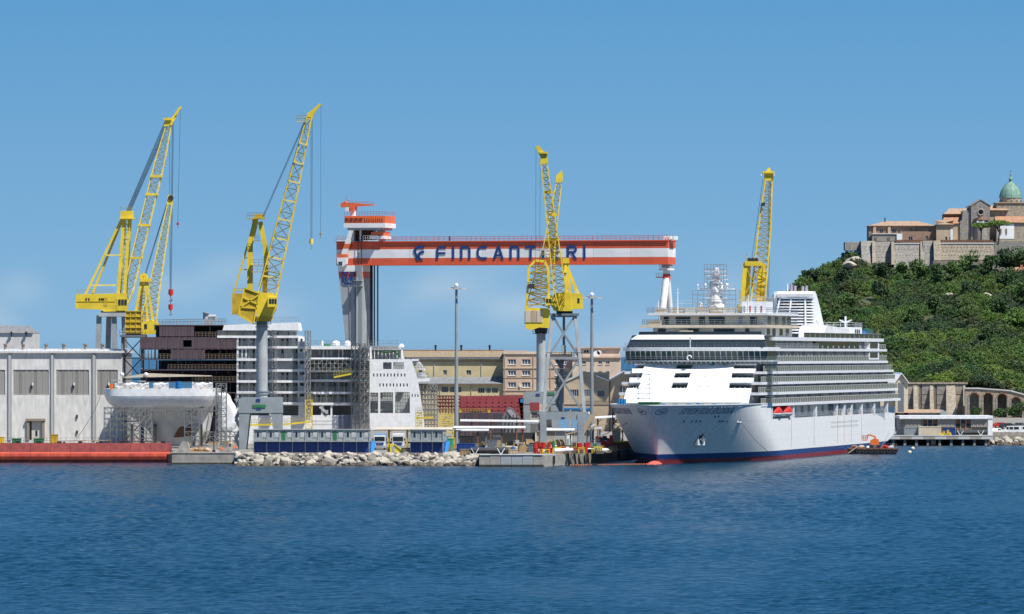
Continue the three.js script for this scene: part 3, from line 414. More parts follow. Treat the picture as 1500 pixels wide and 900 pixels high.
  const mt = mk(); mt.pbox(362, 388, 319.5, 321, D - 1, 3.4); mt.pbox(372, 386, 314, 319.4, D, 2); mt.rail(V(X(362, D), Y(319.5, D), -D + 1), V(X(388, D), Y(319.5, D), -D + 1), 1, 7, .07); mt.build('mast_head', M.yellowWeather, t);
  for (const [a, b, c] of [[370, 380, 352], [366, 392, 388], [368, 404, 398], [385, 406, 411]]) { const pl = mk(); pl.pbox(a, b, c, c + .8, D - .5, 3); pl.rail(V(X(a, D), Y(c, D), -D + .5), V(X(b, D), Y(c, D), -D + .5), 1, 4, .06); pl.build('catwalk', M.yellowWeather, t); }
  const bm = mk(); lattice(bm, PV(391, 434, D), PV(453, 172, D), s => [lerp(2.8, 1.2, s), s < .5 ? lerp(3.6, 2.6, s / .5) : lerp(2.6, .95, (s - .5) / .5)], 15, .22, .16); bm.build('boom', M.yellow, t);
  for (let k = 1; k < 9; k++) { const s = k / 9.4, c = PV(lerp(391, 453, s), lerp(434, 172, s), D - 1), w = lerp(3.7, 1.4, s) / 2; mk().bar(c.clone().add(V(-w, .28, 0)), c.clone().add(V(w, -.28, 0)), .22, .3).build('boom_cross_bar', M.yellowPale, t); }
  const ld = mk(); for (const o of [0, 1.6]) ld.rod(PV(379 + o, 420, D), PV(445 + o, 180, D), .1); for (let k = 0; k < 44; k++) { const s = k / 44; ld.rod(PV(lerp(379, 445, s), lerp(420, 180, s), D), PV(lerp(380.8, 446.8, s), lerp(420, 180, s), D), .08); } ld.build('boom_ladder', M.steel, t);
  const pf = mk(); pf.pbox(434, 451, 178, 178.8, D - 1, 2.4); pf.rail(V(X(434, D), Y(178, D), -D + 1), V(X(450, D), Y(178, D), -D + 1), 1.2, 5, .07); pf.build('boom_platform', M.yellowPale, t);
  mk().prism([q(449, 174), q(457, 176), q(459, 168), q(470.5, 153), q(468, 151.5), q(455, 163), q(450, 166)], -D - .6, -D + .6).build('boom_head', M.yellow, t);
  for (let k = 0; k < 3; k++) mk().rod(PV(384 + k, 318, D - .5 + k * .5), PV(448, 172 + k * 2, D - .4 + k * .4), .07).build('luffing_rope', M.rope, t);
  hang(t, [[PV(455.5, 172, D), PV(455.2, 350, D), .08], [PV(457.3, 172, D), PV(456.8, 350, D), .08], [PV(470, 154, D), PV(469.6, 342, D), .06]]);
  hookBlock(t, PV(455.8, 350, D), M.yellowPale, .8); hookBlock(t, PV(469.6, 341, D), M.wood, .4);
}
{ // crane on a column before the pink offices
  const D = 1345, t = thing('luffing_crane', 'yellow crane with pale panelled counterweight on a thick round column before the pink offices', 'crane', [X(793, D), GY, -D]);
  const q = (a, b) => [X(a, D), Y(b, D)];
  mk().prism([q(767, 577), q(770, 574), q(818, 574), q(818, 592), q(767, 592)], -D - 4, -D + 4).build('portal_beam', M.grey, t);
  for (const z of [3, -3]) { mk().prism([q(767, 591.8), q(780, 591.8), q(777, 645.5), q(768, 645.5)], -D + z - .9, -D + z + .9).build('portal_leg', M.grey, t); mk().prism([q(806, 591.8), q(818, 591.8), q(818, 645.5), q(810, 645.5)], -D + z - .9, -D + z + .9).build('portal_leg', M.grey, t); }
  ppiece('green_sign', M.green, t, 800, 812, 575, 579, D - 4.12, .1); ppiece('blue_sign', M.blue, t, 785, 791, 577, 580, D - 4.12, .1);
  mk().cyl(PV(792.5, 574.3, D), PV(792.5, 489, D), 1.05, 1.0, 24).build('column', M.greyLight, t); mk().cyl(PV(792.5, 489, D), PV(792.5, 480, D), 1.3, 1.5, 20).build('slew_ring', M.dark, t);
  const cp = mk(); cp.cyl(PV(792.5, 489.5, D), PV(792.5, 488.7, D), 1.9, 1.9, 14); for (let k = 0; k < 14; k++) { const P = s => PV(792.5, 488.7, D).add(V(Math.cos(s) * 1.85, 0, Math.sin(s) * 1.85)); cp.rail(P(k / 14 * 6.283), P((k + 1) / 14 * 6.283), 1, 1, .06); } cp.build('column_platform', M.steel, t);
  mk().prism([q(768.5, 451), q(802, 452), q(806, 455), q(804, 481), q(790, 480), q(778, 484), q(771, 482), q(768.5, 474)], -D - 2.4, -D + 2.4).build('machine_house', M.yellow, t);
  for (let k = 0; k < 3; k++) ppiece('counterweight_panel', k === 1 ? M.tan : M.cream, t, 769.5 + k * 8.6, 777.5 + k * 8.6, 455, 472.5, D - 2.55, .15);
  for (const z of [1.9, -1.9]) { const g = mk(), P = (a, b) => V(X(a, D), Y(b, D), -D + z); g.bar(P(771, 451), P(775, 392), .5); g.bar(P(775, 392), P(784, 382), .5); g.bar(P(784, 382), P(798, 383), .5); g.bar(P(798, 383), P(803, 395), .5); g.bar(P(803, 395), P(804, 452), .5); g.build('mast', M.yellow, t); const l = mk(); for (let k = 0; k < 6; k++) { const a = 450 - k * 10, b = 440 - k * 10; l.rod(P(772 + k * .6, a), P(803.5, b), .18); l.rod(P(803.5, a), P(772.6 + k * .6, b), .18); l.rod(P(772.6 + k * .6, b), P(803.5, b), .16); } l.build('mast_lacing', M.yellow, t); }
  for (const [a, b, c] of [[772, 803, 421], [772, 803, 446], [782, 800, 398]]) { const pl = mk().pbox(a, b, c, c + 1, D - 2.2, 4.4); pl.rail(V(X(a, D), Y(c, D), -D + 2.2), V(X(b, D), Y(c, D), -D + 2.2), 1, 6, .07); pl.build('catwalk', M.yellowWeather, t); }
  const cb = mk().pbox(799, 812, 436, 447, D - 3.6, 2.6).build('cab', M.yellow, t); for (const a of [800, 804.2, 808.2]) ppiece('window', M.glass, t, a, a + 3.3, 438, 444, D - 3.65, .08);
  mk().pbox(774, 783, 416, 423, D - 2.6, 1).build('winch', M.dark, t);
  const bm = mk(); lattice(bm, PV(792, 442, D + 2.5), PV(819.5, 264, D + 2.5), s => [lerp(3.2, 1.2, s), s < .45 ? lerp(5.6, 2.5, s / .45) : lerp(2.5, 1.1, (s - .45) / .55)], 18, .22, .16); bm.build('boom', M.yellow, t);
  mk().prism([q(814, 267), q(824, 267), q(825, 256), q(823, 249), q(818, 254), q(815, 257)], -D - 3.4, -D - 1.6).build('boom_head', M.yellow, t);
  const pf = mk().pbox(785, 799, 364, 367, D - .5, 3); pf.rail(V(X(785, D), Y(364, D), -D + .5), V(X(799, D), Y(364, D), -D + .5), 1, 5, .07); pf.build('boom_platform', M.greyLight, t);
}
{ // crane on an open lattice tower at the fitting-out quay
  const D = 1196, t = thing('luffing_crane', 'yellow crane on an open grey lattice tower and portal at the edge of the quay', 'crane', [X(825, D), GY, -D]);
  const q = (a, b) => [X(a, D), Y(b, D)];
  for (const z of [4, -4]) for (const [a, b] of [[793, 797], [848, 852]]) mk().bar(V(X(b, D), GY, -D + z), V(X(a + 2, D), Y(606, D), -D + z), 1.25, 1.25).build('portal_leg', M.grey, t);
  for (const z of [4, -4]) mk().bar(V(X(789, D), Y(609, D), -D + z), V(X(858, D), Y(609, D), -D + z), .9, 1.5).build('portal_beam', M.grey, t);
  for (const px of [790, 857]) mk().bar(V(X(px, D), Y(607, D), -D - 4), V(X(px, D), Y(607, D), -D + 4), .8, .9).build('portal_beam', M.grey, t);
  ppiece('blue_sign', M.blue, t, 822, 827.5, 611.5, 614, D - 4.5, .1);
  const K = [[-1, 1], [1, 1], [1, -1], [-1, -1]], lv = [[607, 4.0], [525, 3.1], [463, 2.2]], c = (l, k) => V(X(826, D) + K[k][0] * lv[l][1], Y(lv[l][0], D), -D + K[k][1] * lv[l][1]);
  for (let k = 0; k < 4; k++) for (let l = 0; l < 2; l++) { mk().bar(c(l, k), c(l + 1, k), .62, .62).build('tower_leg', M.greyLight, t); const j = (k + 1) % 4, br = mk(); br.bar(c(l, k), c(l + 1, j), .36, .36); br.bar(c(l, j), c(l + 1, k), .36, .36); br.build('tower_brace', M.grey, t); mk().bar(c(l + 1, k), c(l + 1, j), .5, .5).build('tower_tie', M.grey, t); }
  for (const [l, a, b] of [[525, 800, 853], [541, 818, 833]]) { const p = mk().pbox(a, b, l - 1, l, D - 3.3, 6.6); p.rail(V(X(a, D), Y(l - 1, D), -D + 3.3), V(X(b, D), Y(l - 1, D), -D + 3.3), 1, 8, .07); p.build('tower_platform', M.steel, t); }
  mk().pbox(822, 829, 506, 519, D - .8, 1.6).build('lift_box', M.greyLight, t); const sh = mk(); sh.bar(PV(826, 520, D), PV(826, 464, D), .5); sh.bar(PV(823, 606, D + 1), PV(823, 526, D + 1), .8); for (let k = 0; k < 5; k++) sh.bar(PV(k % 2 ? 815 : 824, 606 - k * 16, D + 1.5), PV(k % 2 ? 824 : 815, 590 - k * 16, D + 1.5), .12, .7); sh.build('tower_stair', M.grey, t);
  mk().box(X(806, D), X(848, D), Y(463, D), Y(459.5, D), -D - 2.8, -D + 2.8).build('tower_head', M.steel, t); mk().cyl(PV(827, 459.6, D), PV(827, 455.4, D), 1.6, 1.6, 18).build('slew_ring', M.dark, t);
  mk().prism([q(806, 446), q(812, 430), q(834, 428), q(838, 456), q(812, 456)], -D - 2.2, -D + 2.2).build('slew_frame', M.yellow, t);
  mk().prism([q(833, 432), q(836, 429.5), q(853.5, 431), q(854, 453), q(834, 453.5)], -D - 2.6, -D + 1.9).build('machine_house', M.yellow, t); win(t, 846, 849, 437, 444, D - 1.9);
  for (const [a, b, c2, d] of [[832, 456, 826.5, 380], [837, 452, 831, 382], [828, 400, 829.5, 379]]) mk().bar(PV(a, b, D - 1.6), PV(c2, d, D - 1.2), .55, .55).build('mast', M.yellow, t);
  mk().bar(PV(848, 431, D + .5), PV(832, 392, D + .5), .35).build('back_stay', M.yellow, t); mk().bar(PV(844, 431, D - 1.4), PV(830, 384, D - 1), .35).build('back_stay', M.yellow, t); mk().pbox(824, 834, 378, 386, D - 1.8, 2.8).build('mast_head', M.yellow, t);
  const bm = mk(); lattice(bm, PV(823, 450, D - 2.4), PV(797, 240, D - 2.4), s => [lerp(2.4, 1.3, s), s < .15 ? lerp(1.2, 2.3, s / .15) : lerp(2.3, 1.15, (s - .15) / .85)], 21, .22, .16); bm.build('boom', M.yellow, t);
  for (const [a, b, c2] of [[796, 810, 283], [803, 816, 316], [806, 820, 352]]) { const p = mk().pbox(a, b, c2 - 3, c2, D - 1, 2.8); p.build('boom_platform', M.yellow, t); }
  mk().prism([q(791, 242), q(803, 240), q(801, 226), q(797, 224), q(790, 214.5), q(784.5, 214.5), q(786, 220), q(792, 231)], -D + 1.6, -D + 3.2).build('boom_head', M.yellow, t); mk().pbox(790, 803, 222.5, 225, D - 3.6, 2.6).build('head_platform', M.yellow, t);
  hang(t, [[PV(785.3, 218, D - 2.4), PV(784.6, 392, D - 2.4), .06], [PV(791.5, 232, D - 2.4), PV(790.5, 392, D - 2.4), .06]]);
}
{ // crane behind the moored ship
  const D = 1480, t = thing('luffing_crane', 'yellow crane with a portal shaped mast rising behind the moored white cruise ship', 'crane', [X(1103, D), GY, -D]);
  const tw = mk(); lattice(tw, V(X(1103, D), GY, -D), PV(1103, 470, D), () => [6, 6], 4, .7, .35); tw.build('tower', M.grey, t);
  mk().pbox(1082, 1124, 446, 470, D - 3, 6).build('machine_house', M.yellow, t);
  for (const [a, b] of [[1087, 1092], [1110, 1115], [1094, 1097], [1116, 1118]]) mk().bar(PV(a, 447, a % 2 ? D - 2 : D + 2), PV(b, 386, a % 2 ? D - 1.6 : D + 1.6), 1.05, 1.05).build('mast', M.yellow, t);
  mk().pbox(1091, 1117, 383, 389.5, D - 2.4, 4.8).build('mast_head', M.yellow, t); for (const a of [1098, 1103, 1108]) mk().cyl(PV(a, 381, D - 2), PV(a, 381, D), .55, .55, 10).build('sheave', M.dark, t); mk().rod(PV(1093.5, 383, D), PV(1093.5, 372, D), .15).build('lightning_rod', M.yellow, t);
  const xb = mk(); xb.bar(PV(1093, 391, D - 2), PV(1113, 436, D - 2), .3); xb.bar(PV(1114, 391, D - 2), PV(1092, 430, D - 2), .3); xb.build('mast_brace', M.yellowWeather, t);
  const bm = mk(); lattice(bm, PV(1110, 445, D + 2.5), PV(1126.5, 262, D + 2.5), s => [lerp(3, 1.6, s), s < .6 ? lerp(3.4, 3.0, s / .6) : lerp(3.0, 1.6, (s - .6) / .4)], 20, .34, .18); bm.build('boom', M.yellow, t);
  const hd = mk().pbox(1120, 1133, 254, 265, D + 1.5, 2.4); hd.pbox(1117, 1135, 251, 254, D + 1, 3); hd.prism([[1123, 251], [1130, 251], [1129, 246], [1126, 245]].map(p => [X(p[0], D), Y(p[1], D)]), -D - 3, -D - 2); hd.build('boom_head', M.yellow, t);
  for (const a of [1115.5, 1134.5]) ppiece('head_lamp', M.white, t, a - .8, a + .8, 255, 257.5, D + 1, .6); ppiece('boom_winch', M.dark, t, 1116, 1121, 297, 302, D + .6, 1);
  hang(t, [[PV(1127, 260, D + 2), PV(1124, 455, D + 2), .12], [PV(1129, 260, D + 2), PV(1126, 455, D + 2), .12], [PV(1118, 262, D + 3), PV(1101, 384, D + 1), .1]]);
}
// ---------------------------------------------------------------- goliath gantry
{
  const D = 1500, A = PV(492.5, 0, 1513), E = PV(978.5, 0, 1491); // front lower corners of the girder in plan
  const L = Math.hypot(E.x - A.x, E.z - A.z), turn = Math.atan2(-(E.z - A.z), E.x - A.x);
  const t = thing('gantry_crane', 'giant red and white gantry crane with blue lettering on its girder', 'gantry crane', [A.x, 0, A.z], undefined, turn);
  const yB = Y(387, D), h = 5.5, bands = [[0, 1.6], [1.6, 3.75], [3.75, 5.5]], DP = 8, s = 6;
  const u = px => (px - 492.5) / 486 * L;              // along the girder
  const yy = py => Y(py, D);
  bands.forEach(([a, b], i) => { for (let k = 0; k < 9; k++) piece('girder_panel', i === 1 ? M.craneWhite : M.craneRed, t, k * L / 9 + .02, (k + 1) * L / 9 - .02, yB + a + .01, yB + b - .01, -DP, -(k * 7 % 3) * .008); });
  piece('girder_core', M.craneRed, t, .1, L - .1, yB + .1, yB + h - .1, -DP + .2, -.2);
  piece('girder_lip', M.craneRed, t, -.1, L + .1, yB + h + .005, yB + h + .25, -DP - .3, .35); piece('girder_lip', M.craneRed, t, -.05, L + .05, yB - .16, yB - .005, -DP - .1, .12);
  const rl = mk(); rl.rail(V(u(570), yB + h + .25, .2), V(L, yB + h + .25, .2), 1.1, 60, .07); rl.rail(V(0, yB + h + .25, -DP), V(L, yB + h + .25, -DP), 1.1, 60, .07); rl.rail(V(0, yB + h + .25, .2), V(u(512), yB + h + .25, .2), 1.1, 4, .07); rl.build('girder_rail', M.craneOrange, t);
  for (const px of [970, 974, 978, 983]) piece('end_gear', px % 4 ? M.craneWhite : M.craneOrange, t, u(px), u(px) + .5, yB + h + .3, yB + h + 1.2, -3 - (px % 3), -1);
  piece('lamp', M.black, t, u(659), u(659) + .3, yB + h + .3, yB + h + 1.4, -.4, -.1);
  // lettering, raised plate letters in strokes
  const lm = M.navy, cy = yB + h / 2 + .06, H = 3.25, st = .55, dz = .09, y0 = cy - H / 2, y1 = cy + H / 2;
  const plate = (pts, m = lm) => { const sh = new THREE.Shape(pts.map(p => new THREE.Vector2(...p))); return new THREE.ExtrudeGeometry(sh, { depth: dz, bevelEnabled: false }); };
  const arc = (cx, cyy, r, a0, a1, n = 10, w = st) => { const o = [], i = []; for (let k = 0; k <= n; k++) { const a = lerp(a0, a1, k / n); o.push([cx + Math.cos(a) * r, cyy + Math.sin(a) * r]); i.unshift([cx + Math.cos(a) * (r - w), cyy + Math.sin(a) * (r - w)]); } return [...o, ...i]; };
  const rc = (a, b, c, d) => [[a, c], [b, c], [b, d], [a, d]], PI = Math.PI;
  const glyph = {
    F: w => [[...arc(.9, y1 - .9, .9, PI, PI / 2, 8).slice(0, 9), [w, y1], [w, y1 - st], ...arc(.9, y1 - .9, .9, PI, PI / 2, 8).slice(9), [st, y0], [0, y0]], rc(st, w * .93, cy - .35, cy + .2)],
    I: () => [rc(0, st, y0, y1)],
    n: w => { const q = w; return [rc(0, st, y0, y1), [[st - .02, y1], [q - .9, y1], ...arc(q - .9, y1 - .9, .9, PI / 2, 0, 8).slice(1, 9), [q, y0], [q - st, y0], ...arc(q - .9, y1 - .9, .9, PI / 2, 0, 8).slice(9, 17), [st - .02, y1 - st]]]; },
    C: w => [[[w, y1], [1.3, y1], ...arc(1.3, y1 - 1.3, 1.3, PI / 2, PI, 8).slice(1, 9), ...arc(1.3, y0 + 1.3, 1.3, PI, PI * 1.5, 8).slice(0, 9), [w, y0], [w, y0 + st], ...arc(1.3, y0 + 1.3, 1.3, PI, PI * 1.5, 8).slice(9), ...arc(1.3, y1 - 1.3, 1.3, PI / 2, PI, 8).slice(9), [w, y1 - st]]],
    A: w => [[[0, y0], [w / 2 - .35, y1], [w / 2 + .35, y1], [w, y0], [w - .62, y0], [w / 2, y1 - .75], [.62, y0]], rc(w * .27, w * .73, y0 + .75, y0 + 1.2)],
    T: w => [rc(0, w, y1 - st, y1), rc(w / 2 - st / 2, w / 2 + st / 2, y0, y1 - st)],
    E: w => [rc(0, st, y0, y1), rc(st, w, y1 - st, y1), rc(st, w * .93, cy - .28, cy + .27), rc(st, w, y0, y0 + st)],
    R: w => [rc(0, st, y0, y1), [[st, y1], [w - .85, y1], ...arc(w - .95, y1 - .92, .92, PI / 2, -PI / 2, 12).slice(0, 13), [st, y1 - 1.84], [st, y1 - 1.84 + st], ...arc(w - .95, y1 - .92, .92, PI / 2, -PI / 2, 12).slice(13), [st, y1 - st]], [[w * .38, y1 - 1.8], [w * .38 + .65, y1 - 1.8], [w, y0], [w - .68, y0]]],
  };
  for (const [ch, a, b] of [['F', 640.5, 655], ['I', 664, 667], ['n', 676, 691], ['C', 700, 715], ['A', 724, 740], ['n', 748.5, 763], ['T', 771.5, 787], ['I', 796, 799], ['E', 808, 821], ['R', 832, 847], ['I', 856, 859]]) { const g = mk(); for (const pts of glyph[ch](u(b) - u(a))) g.geo(plate(pts), new THREE.Matrix4().makeTranslation(u(a), 0, .05)); g.build('letter', lm, t); }
  { // emblem: two nested curved strokes
    const x = u(607), g = mk(), top = y1 + .15; const strk = (ox, oy, w, ln) => [[ox + w, oy], [ox + 1.2, oy], [ox + .45, oy - .3], [ox, oy - 1.0], [ox + .05, oy - 1.6], [ox + .9, oy - ln], [ox + 1.55, oy - ln], [ox + .72, oy - 1.6], [ox + .68, oy - 1.15], [ox + .9, oy - .75], [ox + 1.35, oy - .62], [ox + w, oy - .62]];
    g.geo(plate(strk(0, top, 2.75, 3.6)), new THREE.Matrix4().makeTranslation(x, 0, .05)); g.geo(plate(strk(.95, top - 1.2, 1.75, 2.4)), new THREE.Matrix4().makeTranslation(x, 0, .05)); g.build('emblem', lm, t);
  }
  // stiff leg: broad tapering box
  const zA = 2.2, legPart = (pya, pyb, m, nm) => { const xl = p => u(lerp(495, 520, (p - 388) / 245)), xr = u(531.5); return mk().hexa([V(xl(pyb), yy(pyb), zA - 2), V(xr, yy(pyb), zA - 2), V(xr, yy(pya), zA - 2), V(xl(pya), yy(pya), zA - 2), V(xl(pyb), yy(pyb), -DP - 1), V(xr, yy(pyb), -DP - 1), V(xr, yy(pya), -DP - 1), V(xl(pya), yy(pya), -DP - 1)]).build(nm, m, t); };
  legPart(388, 397.2, M.craneWhite, 'leg_collar'); legPart(397.3, 406.2, M.craneRed, 'leg_collar'); legPart(406.3, 633.5, M.greyLight, 'leg');
  for (const px of [512, 520]) mk().bar(V(u(px), yy(408), .28), V(u(px + 5), yy(633), .28), .18, .3).build('leg_rib', M.grey, t);
  piece('leg_duct', M.grey, t, u(524), u(531.8), GY, yy(388), .22, .9); piece('leg_lift', M.offwhite, t, u(524.3), u(525.5), yy(520), yy(405), .95, 1.15);
  { const pf = mk(); for (const py of [411, 419]) { pf.box(u(522), u(533), yy(py), yy(py) + .12, .1, 2.2); pf.rail(V(u(522), yy(py), 2.2), V(u(533), yy(py), 2.2), 1, 5, .07); } pf.build('leg_platform', M.greyLight, t); }
  { // maker's mark on the leg: a framed M
    const bx = u(501.5), w = u(520) - bx, t0 = yy(416), t1 = yy(397.5), g = mk(), q = .42, P = pts => g.geo(plate(pts), new THREE.Matrix4().makeTranslation(0, 0, .32));
    P(rc(bx, bx + q, t0 + .4, t1)); P(rc(bx + q, bx + w * .55, t1 - q, t1)); P(rc(bx + q, bx + w * .8, t0, t0 + q)); P(rc(bx + w * .62, bx + w, t1 - q, t1)); P(rc(bx + w - q, bx + w, t0, t1 - q));
    const mx = bx + .75, mw = w - 1.5, m0 = t0 + .75, m1 = t1 - .75; P(rc(mx, mx + q, m0, m1)); P(rc(mx + mw - q, mx + mw, m0, m1)); P([[mx + q, m1], [mx + mw / 2, m0 + .55], [mx + mw - q, m1], [mx + mw - q, m1 - .6], [mx + mw / 2, m0 - .05], [mx + q, m1 - .6]]); g.build('maker_mark', M.navy, t);
  }
  for (const px of [538.5, 540.5, 544, 549]) mk().rod(V(u(px), yB - .1, -3), V(u(px), yy(620), -3), .34).build('hoist_rope', M.rope, t);
  { const g = mk().box(u(536), u(551), yy(628), yy(620), -4.5, -1.5); g.build('lifting_beam', M.yellow, t); }
  // trolley with machinery house
  const hs = [u(507), u(567)], cr = (a, b, c, d, z0, z1) => V;
  const prismH = (pya, pyb, m, nm, x0 = hs[0], x1 = hs[1], z0 = -DP + .5, z1 = 1.4) => piece(nm, m, t, x0, x1, yy(pyb), yy(pya), z0, z1);
  prismH(315, 325.8, M.craneOrange, 'machinery_house'); prismH(325.9, 332.6, M.craneWhite, 'machinery_house_skirt', hs[0] - .12, hs[1] + .12, -DP + .3, 1.6); prismH(332.7, 336, M.greyLight, 'machinery_house_floor', hs[0] + .8, hs[1] - .8);
  for (let k = 0; k < 4; k++) { piece('louvre', M.craneRed, t, u(509 + k * 7), u(513.5 + k * 7), yy(324), yy(318.4), 1.41, 1.47); piece('louvre_hood', M.craneOrange, t, u(508.6 + k * 7), u(513.9 + k * 7), yy(318.2), yy(316.6), 1.41, 1.75); }
  for (let k = 0; k < 9; k++) piece('rib', M.craneOrange, t, u(538 + k * 3.2), u(539 + k * 3.2), yy(325), yy(316.5), 1.41, 1.6);
  { const r2 = mk(); r2.rail(V(hs[0], yy(315), 1.3), V(hs[1], yy(315), 1.3), 1, 14, .07); r2.rail(V(hs[1], yy(315), 1.3), V(hs[1], yy(315), -DP + .6), 1, 4, .07); r2.build('house_rail', M.craneOrange, t); }
  for (const [a, b] of [[515, 518.5], [527, 529], [553, 556]]) piece('trolley_post', M.craneWhite, t, u(a), u(b), yy(352), yy(336), -6, 0); piece('winch', mat(.10, .02, .02, .7, 'rough'), t, u(521), u(541), yy(350), yy(336.5), -6.5, -1);
  piece('lower_house', M.craneOrange, t, u(545), u(564), yy(344.5), yy(338.5), -5, .6); piece('lower_house_skirt', M.craneWhite, t, u(543), u(565), yy(349), yy(344.6), -5.2, .8); { const r3 = mk(); for (const [a, b] of [[535, 556], [496, 508]]) { r3.box(u(a), u(b), yy(352.2), yy(351.4), .3, 1.6); r3.rail(V(u(a), yy(351.4), 1.6), V(u(b), yy(351.4), 1.6), 1.2, 6, .09); } r3.build('trolley_rail', M.craneWhite, t); }
  for (const px of [526, 531]) mk().rod(V(u(px), yy(345), .62), V(u(px), yB - 20, .62), .18).build('trolley_rope', M.rope, t);
  { const arm = (a, b, c, d, m, w) => mk().hexa([V(u(a) - w, yy(b), 1.5), V(u(a) + w, yy(b), 1.5), V(u(c) + w, yy(d), 1.5), V(u(c) - w, yy(d), 1.5), V(u(a) - w, yy(b), .4), V(u(a) + w, yy(b), .4), V(u(c) + w, yy(d), .4), V(u(c) - w, yy(d), .4)]).build('cab_arm', m, t); arm(512.5, 350, 517, 336.5, M.craneWhite, .55); arm(511, 356, 512.5, 350, M.craneWhite, .6); arm(508.5, 363.5, 511, 356, M.craneOrange, .65); arm(506, 371.5, 508.5, 363.5, M.craneWhite, .65);
    piece('cab_roof', M.craneOrange, t, u(496.5), u(511), yy(376.5), yy(371.4), .2, 2); const cb = mk().prism([[u(497), yy(376.6)], [u(511), yy(376.6)], [u(510), yy(386)], [u(507), yy(389.5)], [u(500), yy(389.5)], [u(497.6), yy(386)]], .3, 2.1).build('cab', M.craneWhite, t); for (const [a, b, c, d] of [[499.5, 502, 382.5, 385.5], [502.5, 505, 382.5, 385.5], [499.5, 502, 386, 388], [502.5, 505, 386, 388]]) piece('window', M.glass, t, u(a), u(b), yy(d), yy(c), 2.08, 2.16); }
  // small service crane on top
  mk().cyl(V(u(514.5), yy(315), -2), V(u(514.5), yy(306.5), -2), .75, .75, 14).build('service_post', M.craneWhite, t); piece('service_base', M.craneOrange, t, u(511), u(518), yy(306.5), yy(301), -3, -1);
  mk().prism([[u(496.5), yy(302)], [u(547), yy(299.2)], [u(547), yy(298.3)], [u(510), yy(295)], [u(505), yy(295.2)], [u(503), yy(292.5)], [u(500), yy(294.6)], [u(496.5), yy(295.6)]], -2.7, -1.3).build('service_jib', M.craneOrange, t); { const r4 = mk(); r4.rail(V(u(506), yy(296), -1.3), V(u(546), yy(298.6), -1.3), .7, 9, .06); r4.rod(V(u(503), yy(293), -2), V(u(504), yy(286), -2), .1); r4.build('service_rail', M.craneOrange, t); } piece('service_cab', M.craneWhite, t, u(504), u(509), yy(308), yy(302.2), -2.6, -1);
  // hinged leg of two tubes
  const hx = u(971); piece('hinge_head', M.greyLight, t, hx - .9, hx + 1.1, yy(393), yB - .17, -5.5, -2.5);
  { const g = mk().cyl(V(hx, yy(396.5), -4), V(hx, yy(394), -4), 1.9, 1.9, 18); for (let k = 0; k < 14; k++) { const P = s2 => V(hx + Math.cos(s2) * 1.8, yy(394), -4 + Math.sin(s2) * 1.8); g.rail(P(k / 14 * 6.283), P((k + 1) / 14 * 6.283), 1, 1, .07); } g.build('hinge_platform', M.craneWhite, t); }
  mk().cyl(V(hx, yy(402), -4), V(hx, yy(396.6), -4), .85, .8, 16).build('hinge_neck', M.craneWhite, t); mk().cyl(V(hx, yy(410), -4), V(hx, yy(402.1), -4), 1.0, .95, 16).build('hinge_collar', M.craneRed, t); { const g = mk().box(hx - 2.3, hx + .2, yy(407.5), yy(406), -4.5, -2.6); g.rail(V(hx - 2.3, yy(406), -2.6), V(hx - .4, yy(406), -2.6), .9, 3, .07); g.build('collar_platform', M.craneRed, t); }
  for (const z of [1, -1]) mk().cyl(V(hx - .6 + z * -1.0, GY, -4 + z * 11), V(hx, yy(409), -4 + z * .5), .95, .82, 16).build('hinged_leg', M.craneWhite, t);
}

// ---------------------------------------------------------------- ship being built on the slip, scaffolds
function scaffold(label, px0, px1, py0, py1, D, dep, nx, ny, o = {}) { // tube frame with decks of planks
  const t = thing(o.name || 'scaffold', label, 'scaffold', [X((px0 + px1) / 2, D), Y(py1, D), -D], o.group);
  const x0 = X(px0, D), x1 = X(px1, D), y0 = Y(py1, D), y1 = Y(py0, D), w = o.w || .15, st = mk(), ld = mk(), br = mk();
  for (let i = 0; i <= nx; i++) for (const z of [-D, -D - dep]) st.rod(V(lerp(x0, x1, i / nx), y0, z), V(lerp(x0, x1, i / nx), y1, z), w);
  for (let j = 1; j <= ny; j++) { const y = lerp(y0, y1, j / ny); for (const z of [-D, -D - dep]) { ld.rod(V(x0, y, z), V(x1, y, z), w); if (j < ny || o.top) ld.rod(V(x0, y + .9, z), V(x1, y + .9, z), w * .8); } for (let i = 0; i <= nx; i++) ld.rod(V(lerp(x0, x1, i / nx), y, -D), V(lerp(x0, x1, i / nx), y, -D - dep), w); }
  for (let j = 0; j < ny; j++) for (let i = 0; i < nx; i++) if ((i + j) % (o.every || 2) === 0) { const a = (i + j) % 4 < 2; br.rod(V(lerp(x0, x1, (i + (a ? 0 : 1)) / nx), lerp(y0, y1, j / ny), -D + .05), V(lerp(x0, x1, (i + (a ? 1 : 0)) / nx), lerp(y0, y1, (j + 1) / ny), -D + .05), w); }
  st.build('standard', o.m || M.tubeSteel, t); ld.build('ledger', o.m || M.tubeSteel, t); br.build('brace', o.m || M.tubeSteel, t);
  for (let j = 1; j <= ny; j++) if (!o.noDeck) piece('plank_deck', o.plank || M.greyLight, t, x0, x1, lerp(y0, y1, j / ny) - .06, lerp(y0, y1, j / ny) + .02, -D - dep + .1, -D - .1);
  return t;
}
